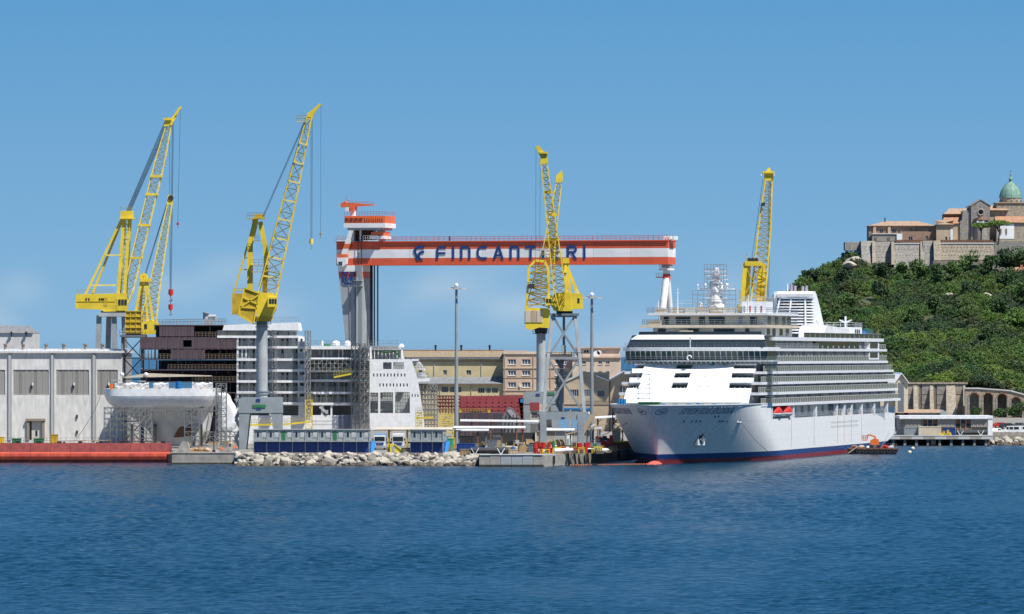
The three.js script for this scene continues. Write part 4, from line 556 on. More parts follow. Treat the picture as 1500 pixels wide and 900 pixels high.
{ // stern section standing in front
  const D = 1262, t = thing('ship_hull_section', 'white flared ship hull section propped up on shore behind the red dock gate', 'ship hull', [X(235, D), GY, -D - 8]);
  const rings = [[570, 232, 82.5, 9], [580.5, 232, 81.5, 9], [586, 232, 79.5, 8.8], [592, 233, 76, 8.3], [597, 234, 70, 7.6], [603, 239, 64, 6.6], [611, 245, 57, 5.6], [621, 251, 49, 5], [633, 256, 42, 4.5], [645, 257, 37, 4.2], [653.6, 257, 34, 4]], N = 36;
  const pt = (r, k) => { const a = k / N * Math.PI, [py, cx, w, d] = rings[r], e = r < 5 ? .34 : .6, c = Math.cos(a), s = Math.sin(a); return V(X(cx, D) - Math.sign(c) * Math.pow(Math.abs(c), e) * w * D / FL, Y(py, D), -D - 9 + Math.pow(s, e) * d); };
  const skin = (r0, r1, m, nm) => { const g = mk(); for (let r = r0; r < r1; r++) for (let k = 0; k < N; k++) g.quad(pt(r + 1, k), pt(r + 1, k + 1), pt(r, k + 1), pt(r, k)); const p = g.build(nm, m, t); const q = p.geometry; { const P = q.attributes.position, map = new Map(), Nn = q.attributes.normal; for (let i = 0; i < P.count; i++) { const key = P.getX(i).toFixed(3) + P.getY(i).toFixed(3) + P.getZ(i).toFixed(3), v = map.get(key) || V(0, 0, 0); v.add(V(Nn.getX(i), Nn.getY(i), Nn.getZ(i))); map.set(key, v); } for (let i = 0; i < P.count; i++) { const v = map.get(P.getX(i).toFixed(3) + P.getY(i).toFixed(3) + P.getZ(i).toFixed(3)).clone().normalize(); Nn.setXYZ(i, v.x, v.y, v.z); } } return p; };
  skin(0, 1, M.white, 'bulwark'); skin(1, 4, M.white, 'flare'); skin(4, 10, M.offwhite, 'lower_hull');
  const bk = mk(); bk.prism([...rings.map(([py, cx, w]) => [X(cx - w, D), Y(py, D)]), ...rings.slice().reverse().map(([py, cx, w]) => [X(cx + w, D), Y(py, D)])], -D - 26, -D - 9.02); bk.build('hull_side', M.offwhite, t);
  mk().box(X(151, D), X(313, D), Y(571.2, D), Y(570.7, D), -D - 26, -D - 2).build('deck', M.tan, t);
  mk().bar(PV(163, 597, D + 2), PV(303, 597.5, D + 2), .3, .22).build('rubbing_strake', M.steel, t);
  mk().prism([[252, 642], [258, 630], [264, 622], [276, 621], [280, 640]].map(p => [X(p[0], D - 1), Y(p[1], D - 1)]), -D - 6, -D - 4.2).build('thruster_opening', M.rust, t);
  for (const px of [192.5, 226.5, 294]) ppiece('shore_prop', M.dark, t, px - 2, px + 2, 622, 653.6, D + 2.5, 1.6);
  { // bulbous white nose beyond
    const sh = new THREE.Shape(); [[318, 576], [330, 575.5], [335.5, 580], [338.5, 588], [344, 596], [347, 606], [346.6, 621], [343, 629], [336, 633.5], [318, 633.5]].forEach(([a, b], i) => sh[i ? 'lineTo' : 'moveTo'](X(a, D + 5), Y(b, D + 5))); mk().geo(new THREE.ExtrudeGeometry(sh, { depth: 2.2, bevelEnabled: true, bevelThickness: 1.6, bevelSize: 1.0, bevelOffset: -1.0, bevelSegments: 5 }), new THREE.Matrix4().makeTranslation(0, 0, -D - 9)).build('bulb', M.white, t);
  }
  const dl = [[160, 166, 563, 570.5, M.orange, 'crate'], [162, 175, 556.5, 558, M.greyLight, 'vent_pipe'], [203, 212, 558, 560, M.greyLight, 'vent_pipe']]; for (const [a, b, c, d, m, nm] of dl) ppiece(nm, m, t, a, b, c, d, D + 3, 2);
}
for (const [a, b, lab] of [[168, 217, 'long white wrapped bundle on the propped hull deck'], [224, 246, 'short white wrapped bundle on the propped hull deck beside the blue drum'], [281, 311, 'white wrapped bundle at the end of the propped hull deck']]) {
  const D = 1265, w = X(b, D) - X(a, D), g = new THREE.BoxGeometry(w, 1.25, 2, Math.round(w / .5), 3, 4), p = g.attributes.position; for (let i = 0; i < p.count; i++) { const x = p.getX(i), y = p.getY(i), z = p.getZ(i); const n = n3(x * 1.4, y * 1.4, z * 1.4) * .16; p.setXYZ(i, x * (1 + n * .02), y * (1 - .1 * Math.abs(z)) + (y > 0 ? n * 1.4 : 0), z + n); } const G = g.toNonIndexed(); G.computeVertexNormals();
  tag(mk().geo(G, new THREE.Matrix4().makeTranslation(X((a + b) / 2, D), Y(570.6, D) + .63, -D - 1)).build('wrapped_bundle', M.tarp), lab, 'bundle');
}
{ const D = 1265, t = thing('drum', 'bright blue drum standing among the white bundles on the propped hull', 'drum', [X(261, D), Y(570.5, D), -D]); mk().cyl(PV(261, 570.5, D), PV(261, 559.5, D), .62, .62, 16).build('shell', M.blueBright, t); for (const py of [567, 563, 559.6]) mk().cyl(PV(261, py, D), PV(261, py - .6, D), .66, .66, 16).build('hoop', M.blueBright, t); }
{ const D = 1268, t = thing('awning', 'thin beige awning on posts above the propped hull deck', 'awning', [X(245, D), Y(570, D), -D]); mk().hexa([PV(176, 553.5, D), PV(310, 551.5, D), PV(310, 550.4, D), PV(215, 547, D), PV(176, 553.5, D + 3), PV(310, 551.5, D + 3), PV(310, 550.4, D + 3), PV(215, 547, D + 3)]).build('sheet', M.cream, t); for (const a of [180, 214, 248, 282, 306]) mk().bar(PV(a, 570, D + .5), PV(a, 552.5, D + .5), .14).build('post', M.steel, t); for (const a of [178.5, 213.5]) mk().geo(new THREE.SphereGeometry(.45, 14, 10), new THREE.Matrix4().setPosition(PV(a, 549, D))).build('lamp_globe', M.white, t); }
scaffold('grey tube scaffold under the flared hull end nearest the hall', 152, 190, 597, 653.5, 1256, 3, 4, 7);
scaffold('broad tube scaffold tower with braces before the propped hull', 195, 222, 598, 653.5, 1250, 2.5, 3, 5, { every: 1 });
scaffold('narrow tube scaffold tower beside the dark thruster opening', 270, 292, 598, 653.5, 1250, 2.5, 2, 8);
scaffold('long scaffold walkway hung along the knuckle of the propped hull', 165, 320, 602, 609, 1251.5, 2, 14, 1, { top: 1 });
scaffold('scaffold stair tower between the propped hull and its white bulb', 316, 331, 562, 653.5, 1254, 3, 2, 10, { every: 1 });
scaffold('low tube scaffold beneath the white bulb', 300, 350, 633, 653.5, 1266, 4, 7, 3, { every: 1 });

// the big ship behind
{
  const D = 1300, t = thing('unfinished_ship', 'huge unfinished white ship with open dark decks and purple steel panels', 'ship', [X(410, D), GY, -D - 15]);
  const q = (a, b) => [X(a, D), Y(b, D)], BK = -D - 26;
  const slabP = (px0, px1, py, m, nm = 'deck_slab', ov = .4, th = 1.7) => mk().box(X(px0, D), X(px1, D), Y(py + th, D), Y(py, D), BK, -D + ov).build(nm, m, t);
  const rail = (px0, px1, py, m = M.greyLight, rows = 3, ov = .3) => { const g = mk(); g.rail(V(X(px0, D), Y(py, D), -D + ov), V(X(px1, D), Y(py, D), -D + ov), 1.05, Math.round((px1 - px0) / 5), .07, rows); return g.build('railing', m, t); };
  // dark raw steel part
  for (const [py, a, b] of [[476, 225, 347], [494, 206, 347], [511, 204, 347], [526, 206, 347], [541.5, 208, 347], [559, 208, 347], [575, 300, 347], [591, 320, 347]]) slabP(a, b, py, M.purple, 'deck_slab', .3, 1.4);
  for (const [a, b, c, d] of [[233, 284, 478.5, 493], [204.5, 268, 495.4, 511], [280.5, 346, 495.4, 511], [250, 300, 512.6, 526]]) { const n = Math.round((b - a) / 4.6); for (let k = 0; k < n; k++) ppiece('steel_panel', k % 4 === 1 ? mat(.09, .06, .075, .75, 'rough') : M.purple, t, lerp(a, b, k / n) + .06, lerp(a, b, (k + 1) / n) - .06, c, d, D - .35 - (k % 2) * .05, .3); }
  for (const [c, d] of [[495.4, 498.4], [508.4, 511]]) ppiece('steel_panel', M.purple, t, 268, 280.5, c, d, D - .36, .3);
  const px = []; for (const [py0, py1, a, b, s] of [[478, 493.5, 286, 346, 7], [512.8, 526, 204, 250, 6], [512.8, 526, 302, 346, 9], [528, 541, 206, 346, 9], [543.3, 559, 208, 346, 11], [560.8, 590, 318, 346, 8]]) for (let x = a; x <= b; x += s * (.7 + R() * .6)) px.push([x, py0, py1]);
  for (const [x, a, b] of px) ppiece('stanchion', R() < .3 ? M.greyLight : M.purple, t, x, x + (R() < .25 ? 2.2 : .9), a, b, D + .3 + R() * 5, .3);
  for (const [py0, py1, a, b] of [[478, 494, 228, 347], [495, 511, 206, 347], [512, 526, 232, 347], [528, 541, 232, 347], [543, 559, 208, 347], [560, 652, 300, 347]]) ppiece('inner_bulkhead', M.purple, t, a, b, py0, py1, D + 9, 1);
  for (const [a, b, py] of [[206, 250, 526], [300, 346, 526], [246, 346, 541.5], [286, 346, 559], [286, 346, 494], [228, 330, 476]]) rail(a, b, py, M.tan, 3, .35);
  for (let k = 0; k < 16; k++) ppiece('work_lamp', M.white, t, 255 + k * 5.6, 256 + k * 5.6, 530.5 + (k % 3 === 0 ? -15 : k % 3 === 1 ? 0 : 15), 531.4 + (k % 3 === 0 ? -15 : k % 3 === 1 ? 0 : 15), D + 2, .3);
  { const g = mk(); g.pbox(299, 311, 468, 476, D + 4, 3); g.cyl(PV(301, 468, D + 5), PV(301, 459, D + 5), .6, .6, 10); g.cyl(PV(301, 459, D + 5), PV(301, 457.5, D + 5), 1, .3, 10); g.cyl(PV(304, 464, D + 5), PV(316, 464, D + 5), .45, .45, 10); g.cyl(PV(316, 464, D + 5), PV(315, 470, D + 5), .45, .45, 10); g.build('roof_ventilator', M.greyLight, t); }
  // white accommodation, upper block
  const up = [[484, 493.5], [493.5, 509], [509, 527], [527, 543], [543, 559], [559, 575], [575, 591]];
  mk().prism([q(326, 484.2), q(328, 476.5), q(436, 472.5), q(438, 484.2)], -D - 20, -D + .6).build('roof_house', M.white, t);
  for (const [i, [a, b]] of up.entries()) {
    const x0 = i === 0 ? 318 : 346.5, x1 = i === 0 ? 437 : 447; slabP(x0, x1, b - 1.6, M.white, 'deck_slab', .5, 3.4);
    mk().pbox(x0, x1 - 1, a, b, D + 2.6, .3).build('cabin_wall', i > 4 ? M.offwhite : M.white, t);
    rail(x0 + 2, x1 - 3, b - 1.6, M.greyLight, 4, .4);
    for (let k = 0; k < 14; k++) { const p = x0 + 4 + k * (x1 - x0 - 8) / 13.2; if (k % 3 === 2) ppiece('balcony_divider', M.white, t, p - .3, p + .3, a + 1.8, b - 1.4, D + .3, 2.4); else if (R() < .8) ppiece('balcony_door', pick([M.glass, M.glass, M.steel, M.hallGrey]), t, p - 1.6, p + 1.6, a + 3, b - 2, D + 2.5, .1); }
    if (i > 0) { ppiece('corner_wall', M.white, t, 437, 447.4, a + 6.5, b - 1.4, D - .3, 3); ppiece('corner_post', M.white, t, 436, 438.2, a, b, D - .3, 1); ppiece('end_post', M.white, t, 346.5, 349, a, b, D - .3, 2); }
  }
  for (const a of [350, 356]) ppiece('oval_window', M.glass, t, a, a + 3, 512.5, 524, D - .2, .1); ppiece('panel', M.white, t, 348.8, 361.5, 510.6, 525.4, D - .1, .2);
  // forward lower block
  const lo = [[507, 526], [526, 544], [544, 558], [558, 576], [576, 592]];
  mk().prism([q(449, 512), q(452, 507.5), q(583, 507), q(586, 512)], -D - 22, -D + .3).build('roof_edge', M.white, t);
  for (const [i, [a, b]] of lo.entries()) {
    slabP(447.6, 542, b - 1.8, M.white, 'deck_slab', .5, i === 0 ? 4.6 : 3.4); mk().pbox(447.6, 542, a, b, D + (i < 2 ? 5 : 2.6), .3).build('cabin_wall', M.offwhite, t);
    if (i > 0) rail(449, 540, b - 1.8, M.greyLight, 4, .4);
    for (let k = 0; k < 16; k++) { const p = 450 + k * 5.7; if (i < 2) ppiece('stanchion', k % 3 ? M.greyLight : M.white, t, p, p + (i ? .7 : 1.2), a + 3, b - 1, D + .4 + (k % 4), .3); else if (k % 3 === 2) ppiece('balcony_divider', M.white, t, p - .3, p + .3, a + 1.8, b - 1.4, D + .3, 2.4); else ppiece('balcony_door', pick([M.hallGrey, M.glass, M.taupe, M.offwhite]), t, p - 1.7, p + 1.7, a + 3, b - 2, D + 2.5, .1); }
  }
  for (const [a, b] of [[448, 452], [538, 545]]) mk().prism([q(a, 526), q(b, 526), q(b - 1, 509), q(a + 2.5, 509)], -D - 1, -D + .45).build('roof_pillar', M.white, t);
  for (const [a, b] of [[486, 498], [504, 514], [470, 474]]) { const c = PV((a + b) / 2, 504, D + 6); mk().geo(new THREE.SphereGeometry(1, 18, 12), new THREE.Matrix4().compose(c, new THREE.Quaternion(), V((b - a) / 2 * D / FL, .75, 1.3))).build('wrapped_unit', M.white, t); }
  ppiece('green_box', M.green, t, 474, 484, 504, 509, D + 2, 1.5);
  // hull side below with wide openings
  const big = [[456, 470], [474, 484], [487, 517]]; mk().wall(X(347, D), X(542, D), Y(611, D), Y(592.2, D), -D - .3, -D + .2, holesOf([[360, 394, 594, 609], [402, 437, 594, 609], ...big.map(([a, b]) => [a, b, 594.5, 608.5])], D)).build('shell_plating', M.white, t);
  mk().pbox(347, 542, 592.5, 652, D + 6, 1).build('inner_bulkhead', M.greyLight, t); mk().pbox(320, 542, 611.1, 652, D - .2, 3.6).build('shell_plating', M.white, t); ppiece('blue_shell_patch', mat(.20, .24, .34, .6, 'coarse'), t, 495.5, 514, 609, 629, D - .25, .3);
  for (let r = 0; r < 2; r++) for (let k = 0; k < 13; k++) ppiece('draught_mark', M.greyLight, t, 458 + k * 2.9, 459.4 + k * 2.9, 616 + r * 5, 618 + r * 5, D - .23, .05);
  { const c = mk(); c.bar(PV(468, 596, D - .2), PV(480, 606, D - .2), .5); c.bar(PV(476, 607, D - .2), PV(480, 601, D - .2), .3); c.build('davit', M.greyLight, t); }
  // tall white end with raked edge
  const DE = D - 1.2, s = new THREE.Shape([[541.5, 630], [622, 630], [620, 607], [613, 563], [609.5, 548], [602, 526.5], [541.5, 526.5]].map(([a, b]) => new THREE.Vector2(X(a, DE), Y(b, DE)))), holes = [[561, 573.5, 531, 541], [576, 591.8, 531, 541], [541.8 + .3, 553.8, 575.5, 605.5], [556.8, 575.8, 575, 605.5], [578.6, 600.3, 574.5, 605.5]];
  const sw = []; for (let k = 0; k < 10; k++) { sw.push([546.5 + k * 5.05, 548.3 + k * 5.05, 547.4, 552]); if (k) sw.push([550.5 + k * 5.0, 552.3 + k * 5.0, 562, 566.5]); } for (let k = 0; k < 3; k++) sw.push([603 + k * 4.2, 604.5 + k * 4.2, 577.5, 582]);
  for (const [a, b, c, d] of holesOf([...holes, ...sw], DE)) s.holes.push(new THREE.Path([[a, c], [a, d], [b, d], [b, c]].map(p => new THREE.Vector2(...p))));
  mk().geo(new THREE.ExtrudeGeometry(s, { depth: .5, bevelEnabled: false }), new THREE.Matrix4().makeTranslation(0, 0, -DE - .5)).build('end_plating', M.white, t);
  for (const [a, b, c, d] of sw) ppiece('window', M.glass, t, a - .1, b + .1, c - .1, d + .1, DE + .3, .15);
  mk().prism([q(542, 630), q(620, 630), q(613, 575), q(601, 528), q(542, 528)], -D - 24, -D - 3).build('end_core', M.greyLight, t);
  for (const [a, b] of [[561, 592], [542, 601]]) { const g = mk(), y0 = a === 561 ? 541 : 605, y1 = a === 561 ? 531 : 575, n = a === 561 ? 2 : 6; for (let k = 0; k <= n; k++) g.rod(V(X(a, D), Y(lerp(y0, y1, k / n), D), -D - .6), V(X(b, D), Y(lerp(y0, y1, k / n), D), -D - .6), .12); for (let k = 0; k <= (a === 561 ? 8 : 16); k++) { const x = lerp(a, b, k / (a === 561 ? 8 : 16)); g.rod(PV(x, y0, D + .6), PV(x, y1, D + .6), .1); } g.build('inner_staging', M.tubeSteel, t); }
  for (let k = 0; k < 2; k++) { mk().prism([[q(604, 529), q(614, 531), q(622, 543), q(611, 541)], [q(609, 545), q(620, 546), q(624, 553), q(612, 552)]][k], -D - 18, -D - 1.8).build('aft_balcony', M.offwhite, t); }
  mk().prism([q(611, 555), q(628, 554.5), q(628.3, 558.8), q(612.5, 559.5)], -D - 16, -D + .4).build('aft_platform', M.white, t); mk().pbox(603, 612, 526.5, 529, D - .6, 18).build('aft_roof', M.white, t);
  { const g = mk(); g.rail(V(X(604, D), Y(541, D), -D - 1), V(X(622, D), Y(541, D), -D - 1), 1.1, 8, .08, 3); g.rail(V(X(611, D), Y(554.5, D), -D + .3), V(X(628, D), Y(554.5, D), -D + .3), 1.1, 6, .08, 3); g.build('aft_rail', M.greyLight, t); }
  mk().prism([q(542, 526.4), q(590, 526.4), q(584, 508), q(542, 508)], -D - 20, -D - 4).build('top_house', M.offwhite, t); { const g = mk(); for (let k = 0; k < 7; k++) g.pbox(548 + k * 5.5, 549 + k * 5.5, 509, 526.4, D - .1, .4); g.build('top_house_column', M.white, t); g.p.length; } ppiece('top_house_roof', M.white, t, 541, 587, 507, 512.5, D - .3, 18);
  mk().tube([PV(556, 515, D - .6), PV(566, 516.5, D - .6), PV(578, 514.5, D - .6), PV(586, 523, D - .6)], .35).build('green_hose', M.green, t);
  { const c = PV(588, 508, D + 3); mk().geo(new THREE.SphereGeometry(.6, 12, 10), new THREE.Matrix4().setPosition(c)).cyl(PV(588, 526, D + 3), PV(588, 509, D + 3), .3, .3, 8).build('radome', M.white, t); }
  const tr = mk(); tr.rail(V(X(230, D), Y(476, D), -D - 8), V(X(330, D), Y(474, D), -D - 8), 1.1, 24, .06); tr.rail(V(X(350, D), Y(476, D), -D), V(X(437, D), Y(473, D), -D), 1.2, 20, .06); tr.rail(V(X(452, D), Y(507, D), -D), V(X(583, D), Y(507, D), -D), 1.1, 30, .06); tr.build('roof_rail', M.greyLight, t);
}
scaffold('tall dark scaffold tower against the white unfinished ship, before its windowed end wall', 514.5, 526, 504, 630, 1296, 3, 2, 14, { every: 1, m: M.steel, noDeck: 1, w: .15 });
scaffold('grey scaffold tower hugging the windowed end wall of the unfinished ship', 527.5, 541, 504, 630, 1296.5, 3, 2, 14, { every: 1, w: .13 });
scaffold('slender scaffold tower where the upper white decks of the unfinished ship step down', 446.5, 454.5, 485, 610, 1297, 2.5, 2, 14, { every: 1 });
scaffold('thin scaffold mast over the balconies of the tall white block', 398.5, 404, 484, 612, 1297, 2, 1, 14, { every: 1, w: .09 });
scaffold('open staging frame round the upper forward deck of the unfinished ship', 455, 513, 527, 545, 1297.5, 2.4, 10, 3, {});
scaffold('dense grey staging behind the raked end of the unfinished ship', 613, 640, 563, 630, 1306, 8, 6, 9, { every: 1 });
scaffold('wide dim staging beside the maroon hull block', 640, 674, 581, 606, 1390, 8, 8, 5, { every: 1, m: M.maroon });
{ // yellow access gangways in front of the ship
  const D = 1284, walk = (lab, pts, m = M.yellow, h = 1.1, d2 = D) => { const t = thing('gangway', lab, 'gangway', [X(pts[0][0], d2), GY, -d2]); for (let i = 0; i < pts.length - 1; i++) { mk().bar(PV(...pts[i], d2), PV(...pts[i + 1], d2), 1.6, .35).build('walkway', m, t); const r = mk(); for (const z of [-.8, .8]) r.rail(PV(...pts[i], d2 + z), PV(...pts[i + 1], d2 + z), h, Math.max(3, Math.round(Math.abs(pts[i + 1][0] - pts[i][0]) / 4)), .08, 2); r.build('handrail', M.yellowPale, t); } return t; };
  walk('long yellow gangway sloping along the foot of the unfinished ship', [[345, 624], [368, 623], [417, 622], [456, 618]]);
  walk('short yellow gangway tilted up against the forward decks', [[489, 553], [514, 548]]);
  walk('yellow and grey walkway at the raked end of the unfinished ship', [[609, 613], [634, 612]], M.yellow, 1.2, 1270);
  for (const [lab, a, b, c, d, D2] of [['yellow stair tower between the two white blocks of the unfinished ship', 447.5, 457, 586, 628, 1290], ['yellow ladder tower beside the small grey and blue cabin', 609, 618, 605, 634, 1266], ['yellow stair tower standing among pallets by the lamp post', 646, 664, 608, 634, 1262]]) { const t = thing('stair_tower', lab, 'stair tower', [X((a + b) / 2, D2), Y(d, D2), -D2]), n = 4; const f = mk(); for (const x of [a, b]) for (const z of [0, 2]) f.bar(PV(x, d, D2 + z), PV(x, c, D2 + z), .2); f.build('frame', M.yellow, t); for (let k = 0; k <= n; k++) { const y = lerp(d, c, k / n); ppiece('landing', M.yellow, t, a, b, y, y + 1, D2, 2); if (k < n) mk().bar(PV(k % 2 ? a : b, y, D2 + .3), PV(k % 2 ? b : a, lerp(d, c, (k + 1) / n), D2 + .3), .5, .14).build('flight', M.yellow, t); } const r = mk(); for (let k = 1; k <= n; k++) r.rail(PV(a, lerp(d, c, k / n), D2), PV(b, lerp(d, c, k / n), D2), 1, 3, .08); r.build('railing', M.yellow, t); if (D2 > 1280) for (let k = 0; k < 2; k++) { } mk().bar(V(X(a + 1, D2), GY, -D2 - 1), PV(a + 1, d, D2 + 1), .2).build('post', M.yellow, t); mk().bar(V(X(b - 1, D2), GY, -D2 - 1), PV(b - 1, d, D2 + 1), .2).build('post', M.yellow, t); }
}

// ---------------------------------------------------------------- moored cruise ship; local x to its lit side, z to the bow
{
  const th = 13 * Math.PI / 180, POS = [28, 0, -1181];
  const t = thing('cruise_ship', 'white cruise ship with blue waterline moored along the quay', 'cruise ship', POS, undefined, -th);
  const H = 11.3, HB = 14, z0 = k => 8 * Math.pow(k, 1.2), zE = k => -188 - 21 * sm(0, .32, k);
  const half = (z, k) => { let q = clamp((z0(k) - z) / lerp(58, 39, Math.pow(k, .8))); const ee = lerp(.004, .06, k), n = lerp(1.65, 2.3, k); q = Math.sqrt(q * q + 2 * ee * q) / Math.sqrt(1 + 2 * ee); let b = HB * (1 - Math.pow(1 - q, n)); const e = zE(k), w = clamp((e + 9 - z) / 9); return b * Math.pow(Math.max(0, 1 - Math.pow(w, 3.2)), .45) * (1 - .10 * sm(-150, -203, z)); };
  const zLoc = (wx, wz) => 0;
  function hullBand(y0, y1, rows, name, m, za, zb) { // skin between two heights, stem to stern (or za to zb)
    const NS = 110, pos = [], idx = [], sides = [1, -1];
    for (const s of sides) { const base = pos.length / 3; for (let r = 0; r <= rows; r++) { const y = lerp(y0, y1, r / rows), k = clamp(y / H), A = za === undefined ? z0(k) : za, E = zb === undefined ? zE(k) : zb; for (let i = 0; i <= NS; i++) { let u = i / NS; u = u < .5 ? .5 * Math.pow(u * 2, 1.7) : 1 - .5 * Math.pow((1 - u) * 2, 1.9); const z = lerp(A, E, u); pos.push(s * half(z, k), y, z); } }
      for (let r = 0; r < rows; r++) for (let i = 0; i < NS; i++) { const a = base + r * (NS + 1) + i, b = a + NS + 1; if (s > 0) idx.push(a, a + 1, b + 1, a, b + 1, b); else idx.push(a, b + 1, a + 1, a, b, b + 1); } }
    const g = new THREE.BufferGeometry(); g.setAttribute('position', new THREE.Float32BufferAttribute(pos, 3)); g.setIndex(idx); const gm = mergeVertices(g, 1e-3); gm.computeVertexNormals(); return mk().geo(gm).build(name, m, t);
  }
  hullBand(-1.5, .85, 3, 'boot_topping', M.bootRed); hullBand(.85, 1.85, 3, 'waterline_band', M.bootBlue); hullBand(1.85, 8.2, 14, 'hull', M.whiteHull);
  hullBand(8.2, H, 8, 'bow_bulwark', M.whiteHull, undefined, -44); hullBand(8.2, 9.4, 2, 'stern_bulwark', M.whiteHull, -188, undefined);
  mk().geo(new THREE.SphereGeometry(1, 24, 16), new THREE.Matrix4().compose(V(0, -1.1, 3), new THREE.Quaternion(), V(1.55, 1.75, 6.2))).build('bulbous_bow', M.bulbRed, t);
  const zy = (pts, x0, x1) => new B(new THREE.Matrix4().makeBasis(V(0, 0, -1), V(0, 1, 0), V(1, 0, 0))).prism(pts, x0, x1); // outline [metres aft, height]
  const plan = (pts, y0, y1) => new B(new THREE.Matrix4().makeBasis(V(1, 0, 0), V(0, 0, -1), V(0, 1, 0))).prism(pts, y0, y1); // outline [x, metres aft]
  const sec = (k, inset, za, zb, n = 16) => { const p = []; for (let i = 0; i <= n; i++) { const z = lerp(za, zb, i / n); p.push([Math.max(.05, half(z, k) - inset), -z]); } return [...p, ...p.slice().reverse().map(([x, a]) => [-x, a])]; };
  plan(sec(.93, .12, 6.5, -46), 10.3, 10.42).build('fore_deck', mat(.16, .20, .17, .8, 'coarse'), t);
  { const rim = mk(), pts = []; for (let i = 0; i <= 40; i++) { const z = lerp(8, -44, Math.pow(i / 40, 1.4)); pts.push(V(half(z, 1), H + .05, z)); } for (let i = 0; i < 40; i++) for (const s of [1, -1]) rim.bar(V(pts[i].x * s, pts[i].y, pts[i].z), V(pts[i + 1].x * s, pts[i + 1].y, pts[i + 1].z), .3, .14); rim.build('bulwark_rail', M.white, t); }
  plan(sec(.74, .2, -44, -200), 8.0, 8.15).build('boat_deck', M.greyLight, t);
  mk().box(-12, 12, 8.2, 10.9, -186, -46).build('boat_deck_house', M.offwhite, t);
  // lettering on both bows, bent to the shell
  const font = await new FontLoader().loadAsync('fonts/droid/droid_serif_regular.typeface.json');
  const bend = (geo, side, yc, zs, ze, w) => { const K = [], k0 = yc / H; let s = 0, px = null; for (let i = 0; i <= 60; i++) { const z = lerp(zs, ze, i / 60), x = half(z, k0); if (px) s += Math.hypot(x - px[0], z - px[1]); K.push([s, z]); px = [x, z]; } const at = q => { let i = 0; while (i < 59 && K[i + 1][0] < q) i++; const f = (q - K[i][0]) / (K[i + 1][0] - K[i][0]); return lerp(K[i][1], K[i + 1][1], f); };
    const P = geo.attributes.position; for (let i = 0; i < P.count; i++) { const y = yc + P.getY(i), kk = y / H, tx = (P.getX(i) + P.getY(i) * .28) / w, q = (side > 0 ? tx : 1 - tx) * K[60][0], z = at(clamp(q, 0, K[60][0])), x = half(z, kk), dx = (half(z - .1, kk) - half(z + .1, kk)) / .2, n = Math.hypot(1, dx), o = .025 + P.getZ(i); P.setXYZ(i, side * (x + o / n), y, z + o * dx / n); } geo.computeVertexNormals(); return geo; };
  for (const side of [1, -1]) { const str = 'SEVEN SEAS SPLENDOR', full = new TextGeometry(str, { font, size: 1.0, depth: .02, curveSegments: 3 }); full.computeBoundingBox(); const W = full.boundingBox.max.x + .3; let xo = 0;
    for (const ch of str) { const wd = font.data.glyphs[ch].ha / font.data.resolution; if (ch !== ' ') { const g = new TextGeometry(ch, { font, size: 1.0, depth: .02, curveSegments: 3 }); g.scale(.92, 1.12, 1); g.translate(xo, 0, 0); mk().geo(bend(g, side, 9.6, 1.6, -15.5, W)).build('letter', M.navy, t); } xo += wd; } }
  for (const side of [1, -1]) { const ring = []; for (let i = 0; i < 24; i++) { const a = i / 24 * 6.2832, z = 5.6 + Math.cos(a) * 1.0, y = 10.1 + Math.sin(a) * .55; ring.push(V(side * (half(z, y / H) + .04), y, z)); } const g = mk(); for (let i = 0; i < 24; i++) g.rod(ring[i], ring[(i + 1) % 24], .10); const c = (dz, dy) => V(side * (half(5.6 + dz, (10.1 + dy) / H) + .05), 10.1 + dy, 5.6 + dz); g.rod(c(-.5, .2), c(-.2, -.25), .1); g.rod(c(-.2, -.25), c(0, .15), .1); g.rod(c(0, .15), c(.2, -.25), .1); g.rod(c(.2, -.25), c(.5, .2), .1); g.build('crest', M.navy, t); }
  const onHull = (z, y, o = .06) => V(half(z, y / H) + o, y, z);
  for (const z of [-5.5, -7, -9.4, -10.6, -11.8, -13, -16.5, -17.6]) { const c = onHull(z, 11.02, .05), d = (half(z - .1, .98) - half(z + .1, .98)) / .2, m = new THREE.Matrix4().makeRotationY(Math.PI / 2 - Math.atan(d)).setPosition(c); mk().geo(new THREE.TorusGeometry(.17, .07, 6, 12), m).build('fairlead', M.white, t); mk().geo(new THREE.CylinderGeometry(.13, .13, .1, 10), m.clone().multiply(new THREE.Matrix4().makeRotationX(Math.PI / 2))).build('fairlead_hole', M.black, t); }
  for (const [z, y] of [[-9.6, 9.05], [-10.8, 9.05], [-1.2, 8.25], [-3.4, 8.2], [-4.6, 8.2], [-5.8, 8.2], [-12.2, 8.15], [-13, 8.1], [-13.7, 8.15], [-15.4, 8.05], [-20.5, 8.3]]) { const c = onHull(z, y, .02); mk().geo(new THREE.SphereGeometry(1, 8, 6), new THREE.Matrix4().compose(c, new THREE.Quaternion(), V(.12, .22, .3))).build('mooring_port', M.black, t); }
  for (const [za, zb] of [[-.5, -2.3], [-3, -7], [-19.6, -21.4]]) mk().bar(onHull(za, 7.85), onHull(zb, 7.85), .25, .12).build('port_ledge', M.white, t);
  { const c = onHull(-9.5, 5.0, -.1), d = (half(-9.6, .44) - half(-9.4, .44)) / .2, m = new THREE.Matrix4().makeRotationY(Math.PI / 2 - Math.atan(d)).setPosition(c), g = new B(m); g.box(-1.3, 1.2, -1.5, 1.1, -.3, .28); g.build('anchor_pocket', M.offwhite, t); const a = new B(m); a.box(-.85, .85, -.4, .9, .28, .34); a.build('anchor_recess', M.dark, t); const an = new B(m); an.bar(V(0, -.9, .5), V(0, .8, .5), .3); an.bar(V(-.7, -.3, .55), V(0, -.95, .5), .28); an.bar(V(.7, -.3, .55), V(0, -.95, .5), .28); an.build('anchor', M.steel, t); }
